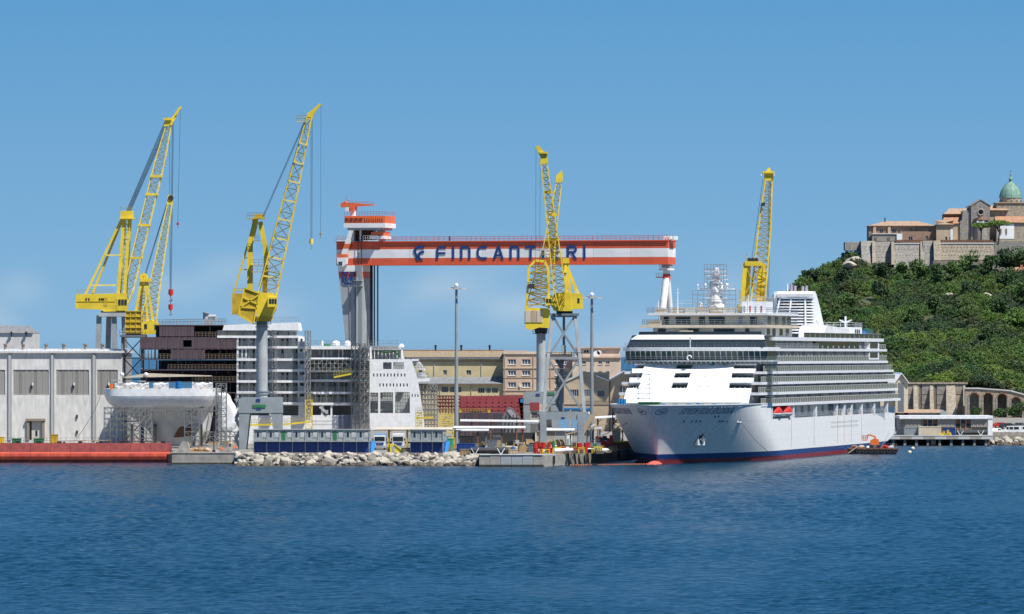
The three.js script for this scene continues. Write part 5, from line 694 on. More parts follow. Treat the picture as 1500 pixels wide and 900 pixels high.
  { const g = mk(); for (let k = 0; k < 46; k++) { const z = -112 - (k % 23) * 1.5, y = k < 23 ? 6.6 : 5.7; g.box(13.9, 14.03, y, y + .42, z - .25, z + .25); } const o = g.build('porthole_row', M.greyLight, t); o.userData.kind = 'stuff'; }
  for (const z of [-66, -92, -120, -128, -137, -150]) { const b = half(z, .5); piece('shell_seam', M.greyLight, t, b - .02, b + .05, 2.4, 8.1, z - .1, z + .1); }

  // side openings, lifeboats
  const XS = 13.85;
  for (const z of [-46, -70, -96, -121, -130, -139, -152, -168, -185]) piece('side_frame', M.white, t, 13.1, XS, 8.2, 10.9, z - .5, z + .5);
  for (const [za, zb] of [[-70.5, -120], [-139.5, -184]]) { const g = mk(); g.rail(V(13.7, 8.2, za), V(13.7, 8.2, zb), 1.05, Math.round((za - zb) / 1.6), .09, 3); g.build('boat_deck_rail', M.white, t); }
  for (let k = 0; k < 14; k++) { const z = -72 - k * 8; piece('boat_deck_window', pick([M.glass, M.taupe, M.hallGrey]), t, 12, 12.06, 8.9, 10.4, z - 2.5, z); }
  for (const z of [-52.4, -60.5]) piece('boat_bay', M.greyLight, t, 10.5, 11.1, 8.2, 10.9, z - 8, z + .6);
  for (const z of [-125, -134.5]) piece('boat_bay', M.steel, t, 11.5, 12.1, 8.2, 10.9, z - 4, z + 4);
  { const g = mk(); for (const z of [-122, -126, -131, -136]) { g.bar(V(13.4, 8.2, z), V(13.4, 10.8, z), .3); g.bar(V(13.4, 9.4, z), V(13.4, 9.4, z - 3), .2); } g.build('davit', M.greyLight, t); }

  // passenger decks: slab, recessed cabins, glazed balustrade, dividers
  const glassB = new THREE.MeshPhysicalMaterial({ color: new THREE.Color().setRGB(.42, .45, .46), roughness: .15, transmission: .75, thickness: 0 });
  const decks = [[11.1, 203.5, 33], [13.35, 200, 30.4], [15.4, 197.5, 33], [17.5, 194, 35.6], [19.5, 186.5, 39], [22.05, 185, 44]];
  decks.forEach(([y, e, f], i) => {
    const nextY = i < 5 ? decks[i + 1][0] : 24.2, r = 2.5;
    plan([[XS + .25, f], [XS + .25, e - r], [XS - r, e], [-XS + r, e], [-XS - .2, e - r], [-XS - .2, f]], y - .32, y + .2).build('deck_slab', M.white, t);
    mk().box(-12.3, 12.3, y + .2, nextY - .32, -(e - (i < 4 ? 9 : 3)), -f - 5).build('cabin_wall', pick([M.cream, M.taupe, M.tan]), t);
    if (i < 5) {
      const zEnd = e - 7; const nC = Math.floor((zEnd - f - 7) / 4.1);
      for (let k = 0; k < nC; k++) { const z = -f - 7 - k * 4.1; piece('cabin_window', pick([M.glass, M.pane, M.glass, M.hallGrey, M.steel]), t, 12.3, 12.38, y + .25, nextY - .5, z - 3.9, z - .2 - R() * .9); piece('balcony_divider', k % 3 ? M.offwhite : M.greyLight, t, 12.3, XS, y + .2, nextY - .32, z - .06, z + .06); }
      const bl = mk(); for (let z = f + 1; z < e - 4; z += 2.05) { bl.box(XS - .03, XS + .05, y + .2, y + 1.22, -z - .03, -z + .03); } bl.box(XS - .02, XS + .06, y + 1.2, y + 1.26, -(e - 3), -f - .5); bl.build('balustrade_post', M.white, t); mk().box(XS, XS + .03, y + .28, y + 1.18, -(e - 3), -f - .5).build('balustrade_glass', glassB, t);
    }
  });
  // lounge windows above
  plan([[XS + .3, 46], [XS + .3, 178], [XS - 1, 181], [-XS + 1, 181], [-XS, 178], [-XS, 46]], 24.2 - .35, 24.55).build('deck_slab', M.white, t);
  mk().box(12.35, 12.9, 22.26, 23.8, -176, -100).build('lounge_glass', M.glass, t); for (let k = 0; k < 11; k++) piece('lounge_frame', M.white, t, 12.9, 13.0, 22.4, 22.9, -108.5 - k * 6.5, -107.2 - k * 6.5);
  for (let k = 0; k < 14; k++) piece('cabin_window', k % 2 ? M.hallGrey : M.steel, t, 12.3, 12.4, 22.4, 23.7, -56 - k * 3.1, -53.4 - k * 3.1);
  { const g = mk(); g.rail(V(XS, 22.26, -50), V(XS, 22.26, -98), 1, 30, .09, 2); g.build('lounge_rail', M.white, t); }
  mk().box(11.5, XS + .1, 19.96, 23.85, -173, -160).build('stern_casing', M.white, t); mk().box(XS + .1, XS + .16, 22.4, 23.75, -171, -161).build('stern_glass', M.glass, t); mk().box(XS + .1, XS + .16, 20.4, 21.5, -171, -161).build('stern_glass', M.glass, t);
  mk().box(XS - .15, XS, 24.56, 25.5, -176, -82).build('windbreak', M.glass, t); { const g = mk(); for (let k = 0; k < 16; k++) g.box(XS, XS + .05, 24.56, 25.55, -82.1 - k * 6, -82 - k * 6); g.box(XS - .2, XS + .1, 25.5, 25.58, -176, -82); g.build('windbreak_frame', M.greyLight, t); }
  // upper houses forward
  const upper = [[25.0, 26.4, 47, 10.6], [27.2, 28.9, 49, 11.0]];
  mk().box(-10.6, 11.6, 24.56, 26.4, -80, -47).build('upper_house', M.offwhite, t); mk().box(-9.8, 11.4, 26.9, 28.9, -80, -50).build('upper_house', M.offwhite, t);
  mk().box(-12.7, 12.9, 26.4, 26.95, -80, -44.5).build('deck_slab', M.cream, t); mk().box(-11.8, 12.6, 28.9, 29.35, -82, -47.5).build('deck_slab', M.white, t);
  for (const [y0, y1, z, list] of [[25.0, 26.2, -47, [[-9.6, -8], [-3.4, -1.2], [1.8, 6], [8.2, 9]]], [27.1, 28.6, -50, [[-9, -8], [-6.6, -3.6], [-1.8, -.6], [.2, 3.4], [8.6, 10.0]]]]) for (const [a, b] of list) piece('house_window', M.glass, t, a, b, y0, y1, z, z + .12);
  for (const [y0, y1, zs] of [[24.9, 26.2, [-52, -58, -66, -73]], [27.1, 28.6, [-54, -62, -70, -76]]]) for (const z of zs) piece('house_window', M.glass, t, y0 < 26 ? 11.6 : 11.4, (y0 < 26 ? 11.6 : 11.4) + .1, y0, y1, z - 3.2, z);
  { const g = mk(); for (const [y, w, z, zb] of [[26.95, 12.6, -44.7, -80], [29.35, 12.3, -47.8, -82]]) { g.rail(V(-w + .3, y, z), V(w, y, z), 1.05, 22, .08, 3); g.rail(V(w, y, z), V(w, y, zb), 1.05, 26, .08, 3); g.rail(V(-w + .3, y, z), V(-w + .3, y, zb), 1.05, 16, .08, 3); } g.build('upper_rail', M.greyLight, t); }
  for (const [x, w] of [[6.3, 3.0], [9.6, 1.2]]) piece('house_curtain', M.sky, t, x, x + w * .25, 27.1, 28.5, -49.9, -49.8);
  // raked front
  { const ang = Math.atan2(10.5, 8.3), Ln = Math.hypot(10.5, 8.3), m = new THREE.Matrix4().makeRotationX(-ang).setPosition(0, 11.5, -27), hs = [];
    const rows = [[4.7, 6.5], [8.0, 9.6], [10.9, 12.4]], out = [[-12.6, 0], [12.6, 0]];
    for (const [a, b] of rows) out.push([12.5, a], [8.0, a], [8.0 - .15, b], [12.3, b]); out.push([12.2, Ln], [-12.2, Ln]); for (const [a, b] of rows.slice().reverse()) out.push([-12.3, b], [-10.0, b], [-10.2, a], [-12.5, a]);
    const s = new THREE.Shape(out.map(p => new THREE.Vector2(...p)));
    for (const [a, b] of rows) { const [x0, x1] = [-3.6, -.4]; s.holes.push(new THREE.Path([[x0 - .1, a], [x0 + .05, b], [x1 + .05, b], [x1 - .1, a]].map(p => new THREE.Vector2(...p)))); hs.push([x0, x1, a, b], [7.8, 12.0, a, b], [-12.1, -9.8, a, b]); }
    for (const [x, v0, v1] of [[-6.5, .2, 12.9], [5.2, .2, 12.9], [1.4, .2, 12.9]]) { const c = new B(m); c.box(x - .035, x + .035, v0, v1, 0, .03); c.build('plate_seam', M.offwhite, t); } for (const v of [3.4, 7.2, 10.2]) { const c = new B(m); c.box(-9.6, 7.4, v - .035, v + .035, .002, .034); c.build('plate_seam', M.offwhite, t); }
    new B(m).geo(new THREE.ExtrudeGeometry(s, { depth: .35, bevelEnabled: false }), new THREE.Matrix4().makeTranslation(0, 0, -.35)).build('front_bulkhead', M.white, t);
    for (const [x0, x1, a, b] of hs) { const w = new B(m); w.box(x0 - .1, x1 + .1, a - .1, b + .1, -1.1, -1.0); const f = w.build('front_window', M.glass, t); const c = new B(m); for (let k = 1; k < 4; k++) { const x = lerp(x0, x1, k / 4); c.box(x - .07, x + .07, a, b, -1.0, -.9); } c.build('mullion', M.greyLight, f); }
    for (const [x, v] of [[-7, 12.4], [-8, 12.0], [3.6, 12.3], [6, 12.2], [-5, 8.6], [2.6, 8.8], [4.6, 8.9], [2, 5.6], [3.8, 5.6]]) { const d = new B(m); d.cyl(V(x, v, 0), V(x, v, .06), .52, .45, 18); d.build('round_cover', x === 3.6 ? mat(.08, .42, .48, .5, null) : M.offwhite, t); }
    zy([[27.4, 11.3], [44, 11.3], [44, 19.6], [37.7, 19.6]], 7.2, 7.7).build('front_cheek', M.white, t); zy([[27.4, 11.3], [44, 11.3], [44, 19.6], [37.7, 19.6]], -10.0, -9.4).build('front_cheek', M.white, t);
    zy([[29.5, 11.3], [44, 11.3], [44, 19.6], [39, 19.6]], -12.0, 12.0).build('front_core', M.offwhite, t); }
  // foredeck house
  mk().box(-8, 11.5, 10.42, 11.7, -30, -24).build('foredeck_house', M.offwhite, t); for (let k = 0; k < 7; k++) piece('foredeck_door', k % 2 ? M.sky : M.greyLight, t, -7 + k * 2.6, -6 + k * 2.6, 10.6, 11.5, -24, -23.93);
  mk().cyl(V(3.2, 11.1, -23.9), V(3.2, 11.1, -23.7), .45, .45, 16).build('round_cover', M.blueBright, t);
  { const g = mk(), P = []; for (let i = 0; i <= 12; i++) { const a = i / 12 * Math.PI; P.push(V(11.9, 11.2 + Math.sin(a) * 1.3, -30 - (1 - Math.cos(a)) * 3)); } g.tube(P, .5); g.build('side_arch', M.white, t); }
  // bridge with leaning windows
  const bowF = x => -35.2 - 2.4 * Math.pow(Math.abs(x) / 14.3, 2.6), nB = 26;
  { const pts = (o, h) => { const p = []; for (let i = 0; i <= 20; i++) { const x = lerp(-h, h, i / 20); p.push([x, -bowF(x) + o]); } return [...p, [h, 50], [-h, 50]]; };
    plan(pts(.5, 14.0), 19.75, 21.8).build('bridge_core', M.steel, t); plan(pts(-.25, 14.6), 19.62, 19.95).build('bridge_walkway', M.greyLight, t); plan(pts(-.55, 14.7), 21.75, 22.5).build('bridge_roof', M.white, t);
    for (let i = 0; i < nB; i++) { const x0 = lerp(-14.2, 14.2, i / nB) + .09, x1 = lerp(-14.2, 14.2, (i + 1) / nB) - .09; mk().hexa([V(x0, 20.0, bowF(x0) - .35), V(x1, 20.0, bowF(x1) - .35), V(x1, 21.72, bowF(x1) + .35), V(x0, 21.72, bowF(x0) + .35), V(x0, 20.0, bowF(x0) - .45), V(x1, 20.0, bowF(x1) - .45), V(x1, 21.72, bowF(x1) + .25), V(x0, 21.72, bowF(x0) + .25)]).build('bridge_window', M.glassGreen, t); const x = lerp(-14.2, 14.2, i / nB); mk().bar(V(x, 19.95, bowF(x) - .36), V(x, 21.75, bowF(x) + .38), .14).build('bridge_mullion', M.white, t); }
    for (let i = 0; i < 5; i++) { piece('bridge_window', M.glassGreen, t, 14.0, 14.2, 20.1, 21.6, -40.4 - i * 2, -38.7 - i * 2); }
    const g = mk(); for (let i = 0; i < 44; i++) { const x0 = lerp(-14.5, 14.5, i / 44), x1 = lerp(-14.5, 14.5, (i + 1) / 44), a = V(x0, 19.9, bowF(x0) + .3), b = V(x1, 19.9, bowF(x1) + .3); g.rail(a, b, .75, 1, .07, 2); } g.build('bridge_rail', M.greyLight, t);
    const bk = mk(); for (let i = 0; i < 30; i++) { const x = lerp(-14, 14, i / 29); bk.bar(V(x, 19.1, bowF(x) - 1.6), V(x, 19.7, bowF(x) + .1), .12); } bk.build('walkway_bracket', M.white, t);
    // observation lounge, leaning back
    const lean = (yA, yB, oA, oB, hA, hB, m, nm, n, gap) => { for (let i = 0; i < n; i++) { const a = i / n, b = (i + 1) / n, f = (u, h, o) => { const x = lerp(-h, h, u); return [x, -35.2 - 2.0 * Math.pow(Math.abs(x) / 14.3, 2.6) - o]; }, p = [f(a, hA, oA), f(b, hA, oA), f(b, hB, oB), f(a, hB, oB)]; const G = gap; mk().hexa([V(p[0][0] + G, yA, p[0][1]), V(p[1][0] - G, yA, p[1][1]), V(p[2][0] - G, yB, p[2][1]), V(p[3][0] + G, yB, p[3][1]), V(p[0][0] + G, yA, p[0][1] - .4), V(p[1][0] - G, yA, p[1][1] - .4), V(p[2][0] - G, yB, p[2][1] - .4), V(p[3][0] + G, yB, p[3][1] - .4)]).build(nm, m, t); } };
    lean(22.5, 24.05, .7, 2.4, 14.2, 13.4, M.glass, 'lounge_window', 18, .02); lean(24.05, 25.0, 2.3, 5.2, 13.6, 12.6, M.white, 'lounge_roof', 12, 0); lean(25.0, 25.6, 5.1, 5.3, 12.5, 12.4, M.glass, 'windbreak', 12, .03);
    const sw = [[36.6, 22.5], [50, 22.5], [50, 24.9], [41.5, 24.9], [39.4, 24.05]]; zy(sw, 13.2, 13.7).build('lounge_side', M.glass, t); zy(sw, -13.7, -13.2).build('lounge_side', M.glass, t); mk().box(-13.1, 13.1, 22.5, 24.5, -50, -41).build('lounge_core', M.taupe, t); mk().box(-12.4, 13.2, 24.5, 24.95, -50, -41.5).build('sun_deck', M.white, t);
    const lr = mk(); for (let i = 0; i < 40; i++) { const x0 = lerp(-14.3, 14.3, i / 40), x1 = lerp(-14.3, 14.3, (i + 1) / 40); lr.rail(V(x0, 22.5, bowF(x0) + .3), V(x1, 22.5, bowF(x1) + .3), .85, 1, .06, 2); } lr.build('lounge_rail', M.greyLight, t);
    mk().bar(V(-.6, 22.5, bowF(0) + .2), V(-.6, 24.3, bowF(0) + .2), .2).geo(new THREE.SphereGeometry(.25, 10, 8), new THREE.Matrix4().setPosition(-.6, 24.4, bowF(0) + .2)).build('signal_post', M.white, t); mk().geo(new THREE.TorusGeometry(.45, .12, 8, 16, 4.5), new THREE.Matrix4().setPosition(-.7, 20.4, bowF(0) + .75)).build('bridge_horn', M.white, t); }
  // masts and domes
  { const g = mk(); const pr = [[29.3, 1.9], [31.5, 1.7], [33.5, 1.15], [35.2, 1.5], [36.6, .8], [38.6, .45]]; for (let i = 0; i < pr.length - 1; i++) g.cyl(V(-.3, pr[i][0], -60), V(-.3, pr[i + 1][0], -60 - .2), pr[i][1], pr[i + 1][1], 10, i === pr.length - 2); g.build('radar_mast', M.white, t);
    for (const [y, w] of [[34.2, 3.6], [36.9, 1.9], [32.4, 2.2]]) { mk().box(-w - .3, w - .3, y, y + .18, -61, -59).build('mast_platform', M.white, t); const r = mk(); r.rail(V(-w - .3, y + .18, -59), V(w - .3, y + .18, -59), .9, 9, .09, 2); r.build('mast_rail', M.white, t); }
    for (const [x, y, r] of [[-3.2, 30.6, .6], [-2.2, 34.9, .3], [2.2, 34.9, .34], [5.6, 30.4, .55], [-3.8, 34.9, .2]]) { mk().geo(new THREE.SphereGeometry(r, 16, 12), new THREE.Matrix4().setPosition(x, y + r * .6, -58.5)).cyl(V(x, 29.4 < y - 2 ? y - .4 : 29.35, -58.5), V(x, y + .2, -58.5), r * .5, r * .4, 8).build('radome', M.white, t); }
    const bar = mk(); bar.bar(V(-2.6, 37.9, -59.5), V(1.8, 37.9, -59.5), .22); bar.bar(V(-1.6, 36.0, -58.8), V(2.4, 36.2, -58.8), .2); bar.build('radar_bar', M.white, t);
    for (const [x, h] of [[-6.2, 34.4], [8.2, 33], [-10.2, 31.8]]) { mk().cyl(V(x, 29.3, -50), V(x, h, -50), .17, .08, 6).bar(V(x - .5, h - 1, -50), V(x + .5, h - 1, -50), .08).build('pole_mast', M.white, t); }
    mk().box(6.6, 11.4, 29.35, 31.7, -60, -52).build('top_house', M.white, t); for (let k = 0; k < 4; k++) piece('top_house_door', k % 2 ? M.red : M.greyLight, t, 6.9 + k * 1.15, 7.2 + k * 1.15, 29.5, 30.8, -52, -51.92);
    const r5 = mk(); r5.rail(V(6.6, 31.7, -52), V(11.4, 31.7, -52), 1, 6, .08, 3); r5.rail(V(11.4, 31.7, -52), V(11.4, 31.7, -60), 1, 10, .08, 3); r5.rail(V(-8.5, 30.9, -60), V(7, 30.9, -60), 1, 14, .08, 2); r5.build('top_rail', M.white, t); }
  // funnel
  { const louv = mk(); zy([[152, 24.5], [167, 24.5], [163.5, 27.6], [158.5, 31.6], [154.5, 34.2], [152, 34.7]], 2.6, 3.3).build('funnel_side', M.white, t); zy([[152, 24.5], [167, 24.5], [163.5, 27.6], [158.5, 31.6], [154.5, 34.2], [152, 34.7]], -5.6, -4.9).build('funnel_side', M.white, t);
    mk().box(-4.9, 2.6, 24.5, 33.4, -160, -153.2).build('funnel_core', M.grey, t);
    zy([[151, 33.3], [155.4, 33.2], [153.5, 34.75], [150.6, 34.7], [150, 34.2]], -4.6, 3.25).build('funnel_cap', M.white, t);
    for (let k = 0; k < 13; k++) { const y = 25.6 + k * .62, b = 151.2 - (1 - k / 13) * 1.8, w = lerp(5.0, 3.3, Math.pow(k / 12, .8)); const wl = lerp(7.4, 4.6, Math.pow(k / 12, 1.2)), ol = []; for (let i = 0; i <= 10; i++) { const q = i / 10 * Math.PI; ol.push([lerp(-wl, 3.3, (1 - Math.cos(q)) / 2), 152.6 - Math.pow(Math.sin(q), .6) * lerp(4.2, 1.9, k / 12)]); } const g = plan([...ol, [3.2, 152.8], [-wl + .2, 152.8]], y, y + .3); g.build('louvre', M.white, t); }
    for (const x of [-4.2, -1.6, 1.6]) mk().bar(V(x * 1.25, 25.4, -148.6), V(x * .95, 33.4, -150.8), .3, .3).build('louvre_post', M.white, t);
    for (const [x, h] of [[-1.9, 36.2], [-1.1, 35.9], [.6, 35.8], [1.4, 35.9]]) mk().cyl(V(x, 34.6, -152.6), V(x, h, -152.9), .36, .33, 12).build('exhaust_pipe', mat(.32, .28, .36, .5, 'fine'), t); mk().cyl(V(-2.6, 34.6, -152), V(-2.6, 36.4, -152), .16, .12, 8).build('funnel_mast', M.white, t);
    const lg = mk(), L = (a, y) => V(3.34, y, -a); const pts = []; for (let i = 0; i <= 22; i++) { const q = i / 22; pts.push(L(154 + q * 8.6, 27.2 + Math.sin(q * 9.5) * .85 * (1 - q * .45) + (q < .15 ? 1.2 * (1 - q / .15) : 0))); } lg.tube(pts, .1); lg.build('funnel_script', M.greyLight, t); }
  // aft top: houses, mast, tank
  mk().box(2, 11, 24.55, 27.0, -176 + 8, -158).build('aft_house', M.white, t); zy([[118, 24.6], [150, 24.6], [149, 26.6], [122, 27.2], [119, 26.5]], 6, 11.5).build('aft_canopy', M.tarp, t); for (let k = 0; k < 3; k++) piece('aft_window', M.glass, t, 11, 11.06, 25.2, 26.5, -160.4 - k * 2.3, -159 - k * 2.3);
  { const g = mk(); g.rail(V(11, 27, -158), V(11, 27, -168), 1, 6, .09, 2); g.rail(V(2, 27, -158), V(11, 27, -158), 1, 6, .09, 2); g.build('aft_rail', M.white, t); const m = mk(); m.bar(V(8.4, 27, -162), V(8.4, 29.4, -162), .35); m.prism([[7.0, 28.5], [8.4, 27.7], [9.8, 28.5], [9.7, 28.7], [8.4, 28.2], [7.1, 28.7]], -162.2, -161.8); m.build('aft_mast', M.white, t); }
  mk().box(-11.5, 12.5, 24.56, 25.0, -177, -169).build('aft_deck', M.greyLight, t);
  { const g = mk(); g.rail(V(12.6, 24.56, -177), V(-12, 24.56, -180), 1, 14, .09, 3); for (const [y, e] of [[19.95, 186], [22.25, 184.5], [17.7, 193.5], [15.6, 197], [13.55, 199.5], [11.3, 203]]) { g.rail(V(11.6, y, -e), V(-11, y, -e), 1, 14, .08, 3); g.rail(V(11.6, y, -e), V(XS, y, -e + 2.6), 1, 2, .08, 3); } g.build('stern_rail', M.white, t); }
  const w2 = (x, y, z) => V(x, y, z).applyAxisAngle(V(0, 1, 0), -th).add(V(...POS));
  // loose things on board
  const onb = (name, label, cat, p, group) => { const o = thing(name, label, cat, [0, 0, 0], group, -th); const w = w2(...p); o.position.copy(w); return o; };
  for (const [i, z] of [-52.5, -63.5].entries()) { const o = onb('lifeboat', 'red topped enclosed lifeboat stowed in the side bay of the cruise ship', 'lifeboat', [13.15, 8.35, z], 'lifeboats in the bays of the cruise ship'); const g = new THREE.SphereGeometry(1, 20, 14); mk().geo(new THREE.SphereGeometry(1, 20, 8, 0, 6.2832, 0, 1.5), new THREE.Matrix4().compose(V(0, .9, 0), new THREE.Quaternion(), V(1.5, 1.6, 3.3))).build('canopy', M.red, o); mk().geo(new THREE.SphereGeometry(1, 20, 8, 0, 6.2832, 1.5, 1.64), new THREE.Matrix4().compose(V(0, .9, 0), new THREE.Quaternion(), V(1.55, .85, 3.4))).build('hull', M.white, o); mk().box(1.1, 1.3, 1.3, 1.6, -1.4, 1.4).build('window', M.glass, o); }
  for (let r = 0; r < 2; r++) for (let k = 0; k < 6; k++) { const o = onb('plank_bundle', 'bundle of pale yellow planks stacked on the top deck of the cruise ship', 'planks', [-8.2 + k * 2.65, 29.42 + r * .62, -54], 'plank bundles on the top deck'); for (let i = 0; i < 2; i++) for (let j = 0; j < 3; j++) piece('plank', (i + j + k) % 3 ? M.cream : M.wood, o, 0, 2.45, i * .28, i * .28 + .22, -j * .5, -j * .5 + .45); }
  for (const [x, y, z, w, m, lab] of [[-11.4, 26.98, -46, 2.6, M.wood, 'long timber pile beside the rail of the cream edged deck'], [-10.6, 29.38, -49, 2.4, M.wood, 'timber pile at the corner of the highest deck'], [-4.6, 24.97, -44.5, 2.6, M.yellowPale, 'yellow timber pile on the deck above the lounge windows']]) { const o = onb('timber_pile', lab, 'timber', [x, y, z]); for (let i = 0; i < 3; i++) for (let j = 0; j < 3; j++) piece('plank', (i + j) % 2 ? m : M.cream, o, 0, w, i * .3, i * .3 + .25, -j * .4, -j * .4 + .36); }
  { const o = onb('cargo_tub', 'flat green container on the foredeck of the cruise ship', 'container', [-5.5, 10.45, -19]); mk().box(-2, 2, 0, 1.2, -1, 1).build('tub', M.green, o); mk().box(-2.1, 2.1, 1.2, 1.32, -1.1, 1.1).build('rim', M.green, o); }
  { const o = onb('tarpaulin_stack', 'bright blue covered stack at the edge of the foredeck', 'stack', [-11.4, 10.45, -18]); for (let k = 0; k < 3; k++) mk().cyl(V(k * .55, 0, 0), V(k * .55, 1.9, 0), .36, .34, 10).build('roll', M.blueBright, o); }
  { const o = onb('blue_tarpaulin', 'bright blue tarpaulin bundle beside the green tank', 'tarpaulin', [10.8, 24.6, -169.5]); const g = new THREE.BoxGeometry(1.6, 1.6, 2, 4, 4, 4), p = g.attributes.position; for (let i = 0; i < p.count; i++) { const n = n3(p.getX(i) * 2, p.getY(i) * 2, p.getZ(i) * 2) * .2; p.setXYZ(i, p.getX(i) + n, p.getY(i) + n * .7, p.getZ(i)); } mk().geo(g, new THREE.Matrix4().setPosition(0, .85, 0)).build('cover', M.blueBright, o); }
  { const o = onb('round_tank', 'dark green round tank at the stern of the cruise ship', 'tank', [10.6, 25.0, -174.5]); const gt = mat(.045, .11, .11, .5, 'fine'); mk().cyl(V(0, 0, 0), V(0, 1.5, 0), 1.75, 1.75, 26).build('shell', gt, o); mk().cyl(V(0, 1.5, 0), V(0, 1.9, 0), 1.8, .3, 26).build('lid', mat(.06, .19, .12, .6, 'fine'), o); }
  { const o = onb('mooring_line', 'slack mooring line hanging from the lit bow to the water', 'rope', [0, 0, 0]); const a = onHull(-21, 7.9), b = V(17.2, 0, -44), pts = []; for (let i = 0; i <= 14; i++) { const q = i / 14; pts.push(a.clone().lerp(b, q).add(V(0, -Math.sin(q * 3.14) * 1.4, 0))); } mk().tube(pts, .1).build('strand', M.tan, o); }
  { const o = onb('mooring_line', 'taut mooring line from the shaded bow to the quay', 'rope', [0, 0, 0]); mk().rod(V(-5.5, 7.9, 2), V(-18, 2.6, -8), .12).build('strand', M.tan, o); mk().rod(V(-6, 7.9, 0), V(-19, 2.6, -14), .12).build('strand', M.red, o); }
  // staging by the front corner and round the mast
  const sc = (label, x0, x1, y0, y1, z, d, nx, ny, m = M.tubeSteel) => { const o = onb('scaffold', label, 'scaffold', [(x0 + x1) / 2, y0, z]); const w = (x1 - x0) / 2, h = y1 - y0, g = mk(), l = mk(); for (let i = 0; i <= nx; i++) for (const q of [0, -d]) g.rod(V(lerp(-w, w, i / nx), 0, q), V(lerp(-w, w, i / nx), h, q), .085); for (let j = 1; j <= ny; j++) { const y = h * j / ny; for (const q of [0, -d]) l.rod(V(-w, y, q), V(w, y, q), .1); l.rod(V(-w, y, 0), V(-w, y, -d), .1); l.rod(V(w, y, 0), V(w, y, -d), .1); if (j % 2) l.rod(V(-w, y - h / ny, 0), V(w, y, 0), .08); if (!/mast/.test(label)) piece('plank_deck', M.greyLight, o, -w, w, y - .05, y + .02, -d + .1, -.1); } g.build('standard', m, o); l.build('ledger', m, o); };
  sc('scaffold tower on the lit front corner of the cruise ship', 12.4, 15.2, 11.4, 19.5, -39, 5, 2, 6); sc('scaffold on the shaded front corner of the cruise ship', -15, -12.4, 11.4, 19.4, -39, 4, 2, 6); sc('scaffold cage round the radar mast', -4.6, 4.2, 29.4, 34, -57.4, 5, 4, 5); sc('small scaffold cage at the tip of the radar mast', -2.4, 1.6, 34.3, 39.2, -58.4, 3, 3, 5); sc('thin scaffold mast before the white front of the cruise ship', -8.8, -6.2, 10.5, 17.2, -22.5, 1.5, 1, 7);
}

// ---------------------------------------------------------------- hill, cathedral, far shore
const crestTab = [[850, 8], [960, 13], [1030, 22], [1080, 30], [1130, 37.5], [1165, 41], [1182, 45], [1215, 49], [1240, 53], [1265, 54], [1285, 51.5], [1310, 50], [1460, 50], [1800, 53]];
const crest = p => { let k = 0; while (k < crestTab.length - 2 && p > crestTab[k + 1][0]) k++; const [a, b] = crestTab[k], [c, d] = crestTab[k + 1]; return lerp(b, d, clamp((p - a) / (c - a))); };
function hillY(x, D) { const p = 750 + x * FL / D, c = crest(p), t = clamp((D - 1852) / 258), f = Math.pow(t, .9); const bs = lerp(12.2, 7.5, sm(1440, 1530, p)); let y = lerp(bs, c, f) + fbm(x * .03, D * .03, 4) * 3.2 * Math.sin(Math.min(t, 1) * 3.1416); if (D > 2112) y = lerp(c, c + 3, sm(2112, 2150, D)) - sm(2190, 2420, D) * 60; return y * sm(840, 1010, p) + GY * (1 - sm(840, 1010, p)); }
const soil = mat(.075, .085, .035, .95, 'rough');
{
  const nx = 110, nz = 110, pos = [], idx = [], uv = [];
  for (let j = 0; j <= nz; j++) for (let i = 0; i <= nx; i++) { const D = 1851 + Math.pow(j / nz, 1.2) * 600, x = lerp(15, 420, i / nx); pos.push(x, j ? hillY(x, D) : GY, j ? -D : -1850.9); uv.push(x, D); }
  for (let j = 0; j < nz; j++) for (let i = 0; i < nx; i++) { const a = j * (nx + 1) + i, b = a + nx + 1; idx.push(a, a + 1, b + 1, a, b + 1, b); }
  const g = new THREE.BufferGeometry(); g.setAttribute('position', new THREE.Float32BufferAttribute(pos, 3)); g.setAttribute('uv', new THREE.Float32BufferAttribute(uv, 2)); g.setIndex(idx); g.computeVertexNormals(); const m = new THREE.Mesh(g, soil); m.name = 'hill'; m.receiveShadow = m.castShadow = true; scene.add(struct(m));
}
const leafMat = new THREE.MeshPhysicalMaterial({ color: 0xffffff, roughness: .9, transmission: .38, thickness: 0, side: THREE.DoubleSide });
function clump(seed, n, size) { const s = rng(seed), p = []; for (let k = 0; k < n; k++) { const c = V(s() * 2 - 1, s() * 2 - 1, s() * 2 - 1); c.normalize().multiplyScalar(.25 + .75 * s()); const u = V(s() - .5, s() - .5, s() - .5).normalize(), v = V(s() - .5, s() - .5, s() - .5).cross(u).normalize(), h = size * (.6 + s() * .8); const q = (i, j) => c.clone().addScaledVector(u, i * h).addScaledVector(v, j * h * .7); const P = [q(-1, 0), q(0, -1), q(1, 0), q(-1, 0), q(1, 0), q(0, 1)]; for (const w of P) p.push(w.x, w.y, w.z); } const g = new THREE.BufferGeometry(); g.setAttribute('position', new THREE.Float32BufferAttribute(p, 3)); g.computeVertexNormals(); return g; }
